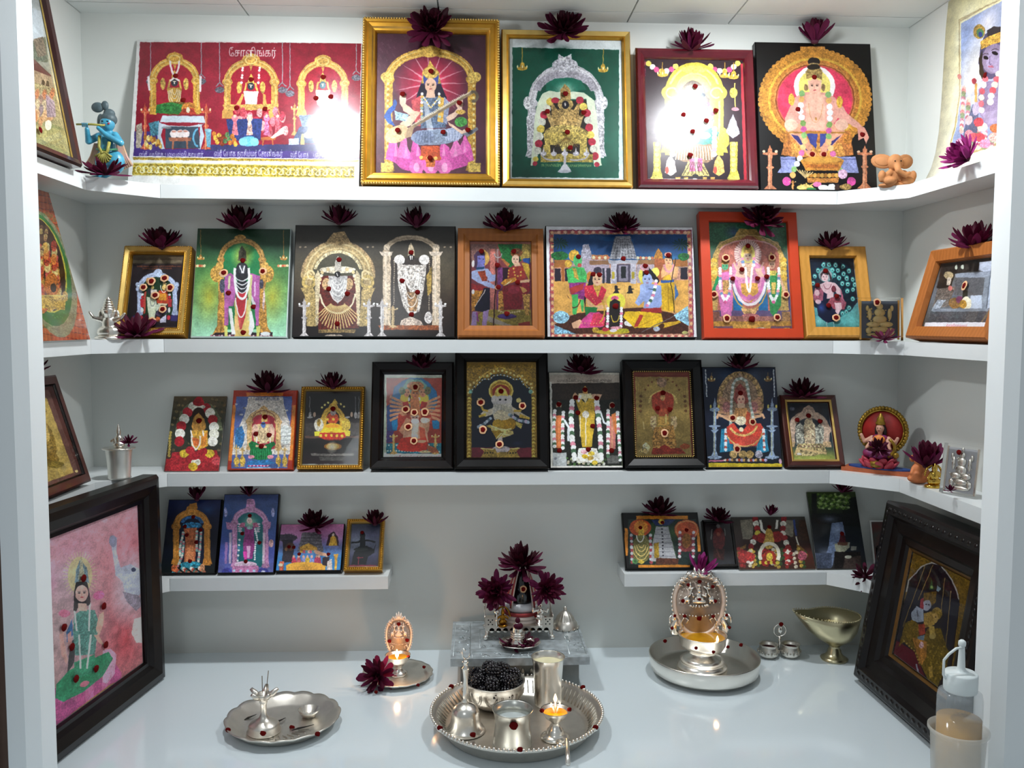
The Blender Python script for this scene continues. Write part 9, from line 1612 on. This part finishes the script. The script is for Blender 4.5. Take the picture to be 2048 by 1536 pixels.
body('body', [(0, 0, .010, (.0125, .008, .006)), (0, 0, .020, (.0075, .006, .009)), ((-.006, 0, .024), (-.012, -.003, .016), .003, .0025), ((.006, 0, .024), (.012, -.003, .016), .003, .0025), (0, 0, .031, (.0048, .0045, .005)), ((0, 0, .034), (0, 0, .044), .0045, .0012)], BG, gg, .001)
MB().tube([(.014*math.cos(a), .004, .020+.017*math.sin(a)) for a in [PI*k/14 for k in range(15)]], .0017, 8).build('arch', BG, gg)
b = MB(); r = random.Random(5)
for k in range(18): a = PI*k/17; b.sph((.014*math.cos(a), .003, .020+.017*math.sin(a)), .0019, seg=6, rings=4)
b.build('arch_beads', BG, gg)
# things peeping out behind the carved frame
gl_ = empty('glass_tumbler', (.690, -.112, T4+.0005), 'clear glass with orange and red sticks behind the carved frame', 'glass')
MB().lathe([(0, 0), (.020, 0), (.021, .003), (.023, .052), (.022, .052), (.020, .004), (0, .003)], 32).build('glass', CLEAR, gl_)
for k, (c, dx) in enumerate((('c83020', -.010), ('e08868', -.004), ('d8d0c8', .003))): MB().tube([(dx, 0, .004), (dx-.002, 0, .036-k*.004)], .003, 8).build('stick', mat('stick_%s' % c, c, .5), gl_)
lc_ = place([(1748, 1042), (1790, 1042), (1790, 1137), (1744, 1137)], T4, -.030, .004)
c4 = empty('small_card', M=lc_[0], label='pale edged card showing only a sliver beside the carved frame', cat='card'); MB().box((-.024, 0, 0), (.024, .003, lc_[2])).build('card', PEDGE, c4); MB().box((-.021, -.0006, .003), (.021, 0, lc_[2]-.003)).build('card_print', mat('card_print', '46504c', .4, var=.4, scale=40, col2='6a2c2c'), c4)
# two small idols standing on the throne
p_ = at(1079, 1240, 2, TZ+.0245)
si = empty('figurine', (p_.x-.001, -.112, TZ+.0243), 'small silver goddess figurine with red marks, right front of the throne seat', 'figurine')
MB().lathe([(0, 0), (.0105, 0), (.0105, .003), (.0085, .0035), (.0085, .007), (.0070, .0075), (.0070, .011), (0, .011)], 4).build('stepped_base', SILB, si)
body('body', [(0, 0, .0155, (.0095, .006, .005)), (0, 0, .024, (.0058, .0045, .0075)), ((-.0055, 0, .028), (-.0125, -.002, .025), .0024, .002), ((-.0125, -.002, .025), (-.0125, -.002, .032), .002, .0018), ((.0055, 0, .028), (.0115, -.002, .024), .0024, .002), ((.0115, -.002, .024), (.0135, -.002, .031), .002, .0018), (0, 0, .0355, (.0040, .0038, .0045)), ((0, 0, .039), (0, 0, .050), .0038, .001)], SILB, si, .0009)
dot(si, (0, -.0038, .0365), .0014, 0, 0); dot(si, (0, -.003, .045), .0022, 0, 1); dot(si, (-.0085, -.0045, .018), .0022, 0, 2); dot(si, (.009, -.0045, .016), .002, 0, 0)
p_ = at(1004, 1236, 2, TZ+.0245)
gi = empty('figurine', (p_.x, -.113, TZ+.0243), 'tiny dark gold deity figurine at the left front of the throne seat', 'figurine'); DG = mat('dark_gold', 'b07c2c', .28, 1, var=.25, scale=200)
MB().lathe([(0, 0), (.0085, 0), (.009, .002), (.007, .004), (0, .004)], 20).build('base', DG, gi)
body('body', [(0, 0, .008, (.0075, .005, .0045)), (0, 0, .015, (.0048, .0038, .006)), ((-.0045, 0, .018), (-.009, -.002, .015), .002, .0018), ((.0045, 0, .018), (.009, -.002, .015), .002, .0018), (0, 0, .0235, (.0035, .0034, .004)), ((0, 0, .026), (0, 0, .034), .0034, .001)], DG, gi, .0009)
MB().tube([(.0125*math.cos(a), .003, .016+.018*math.sin(a)) for a in [PI*k/12 for k in range(13)]], .0018, 6).build('arch', DG, gi)
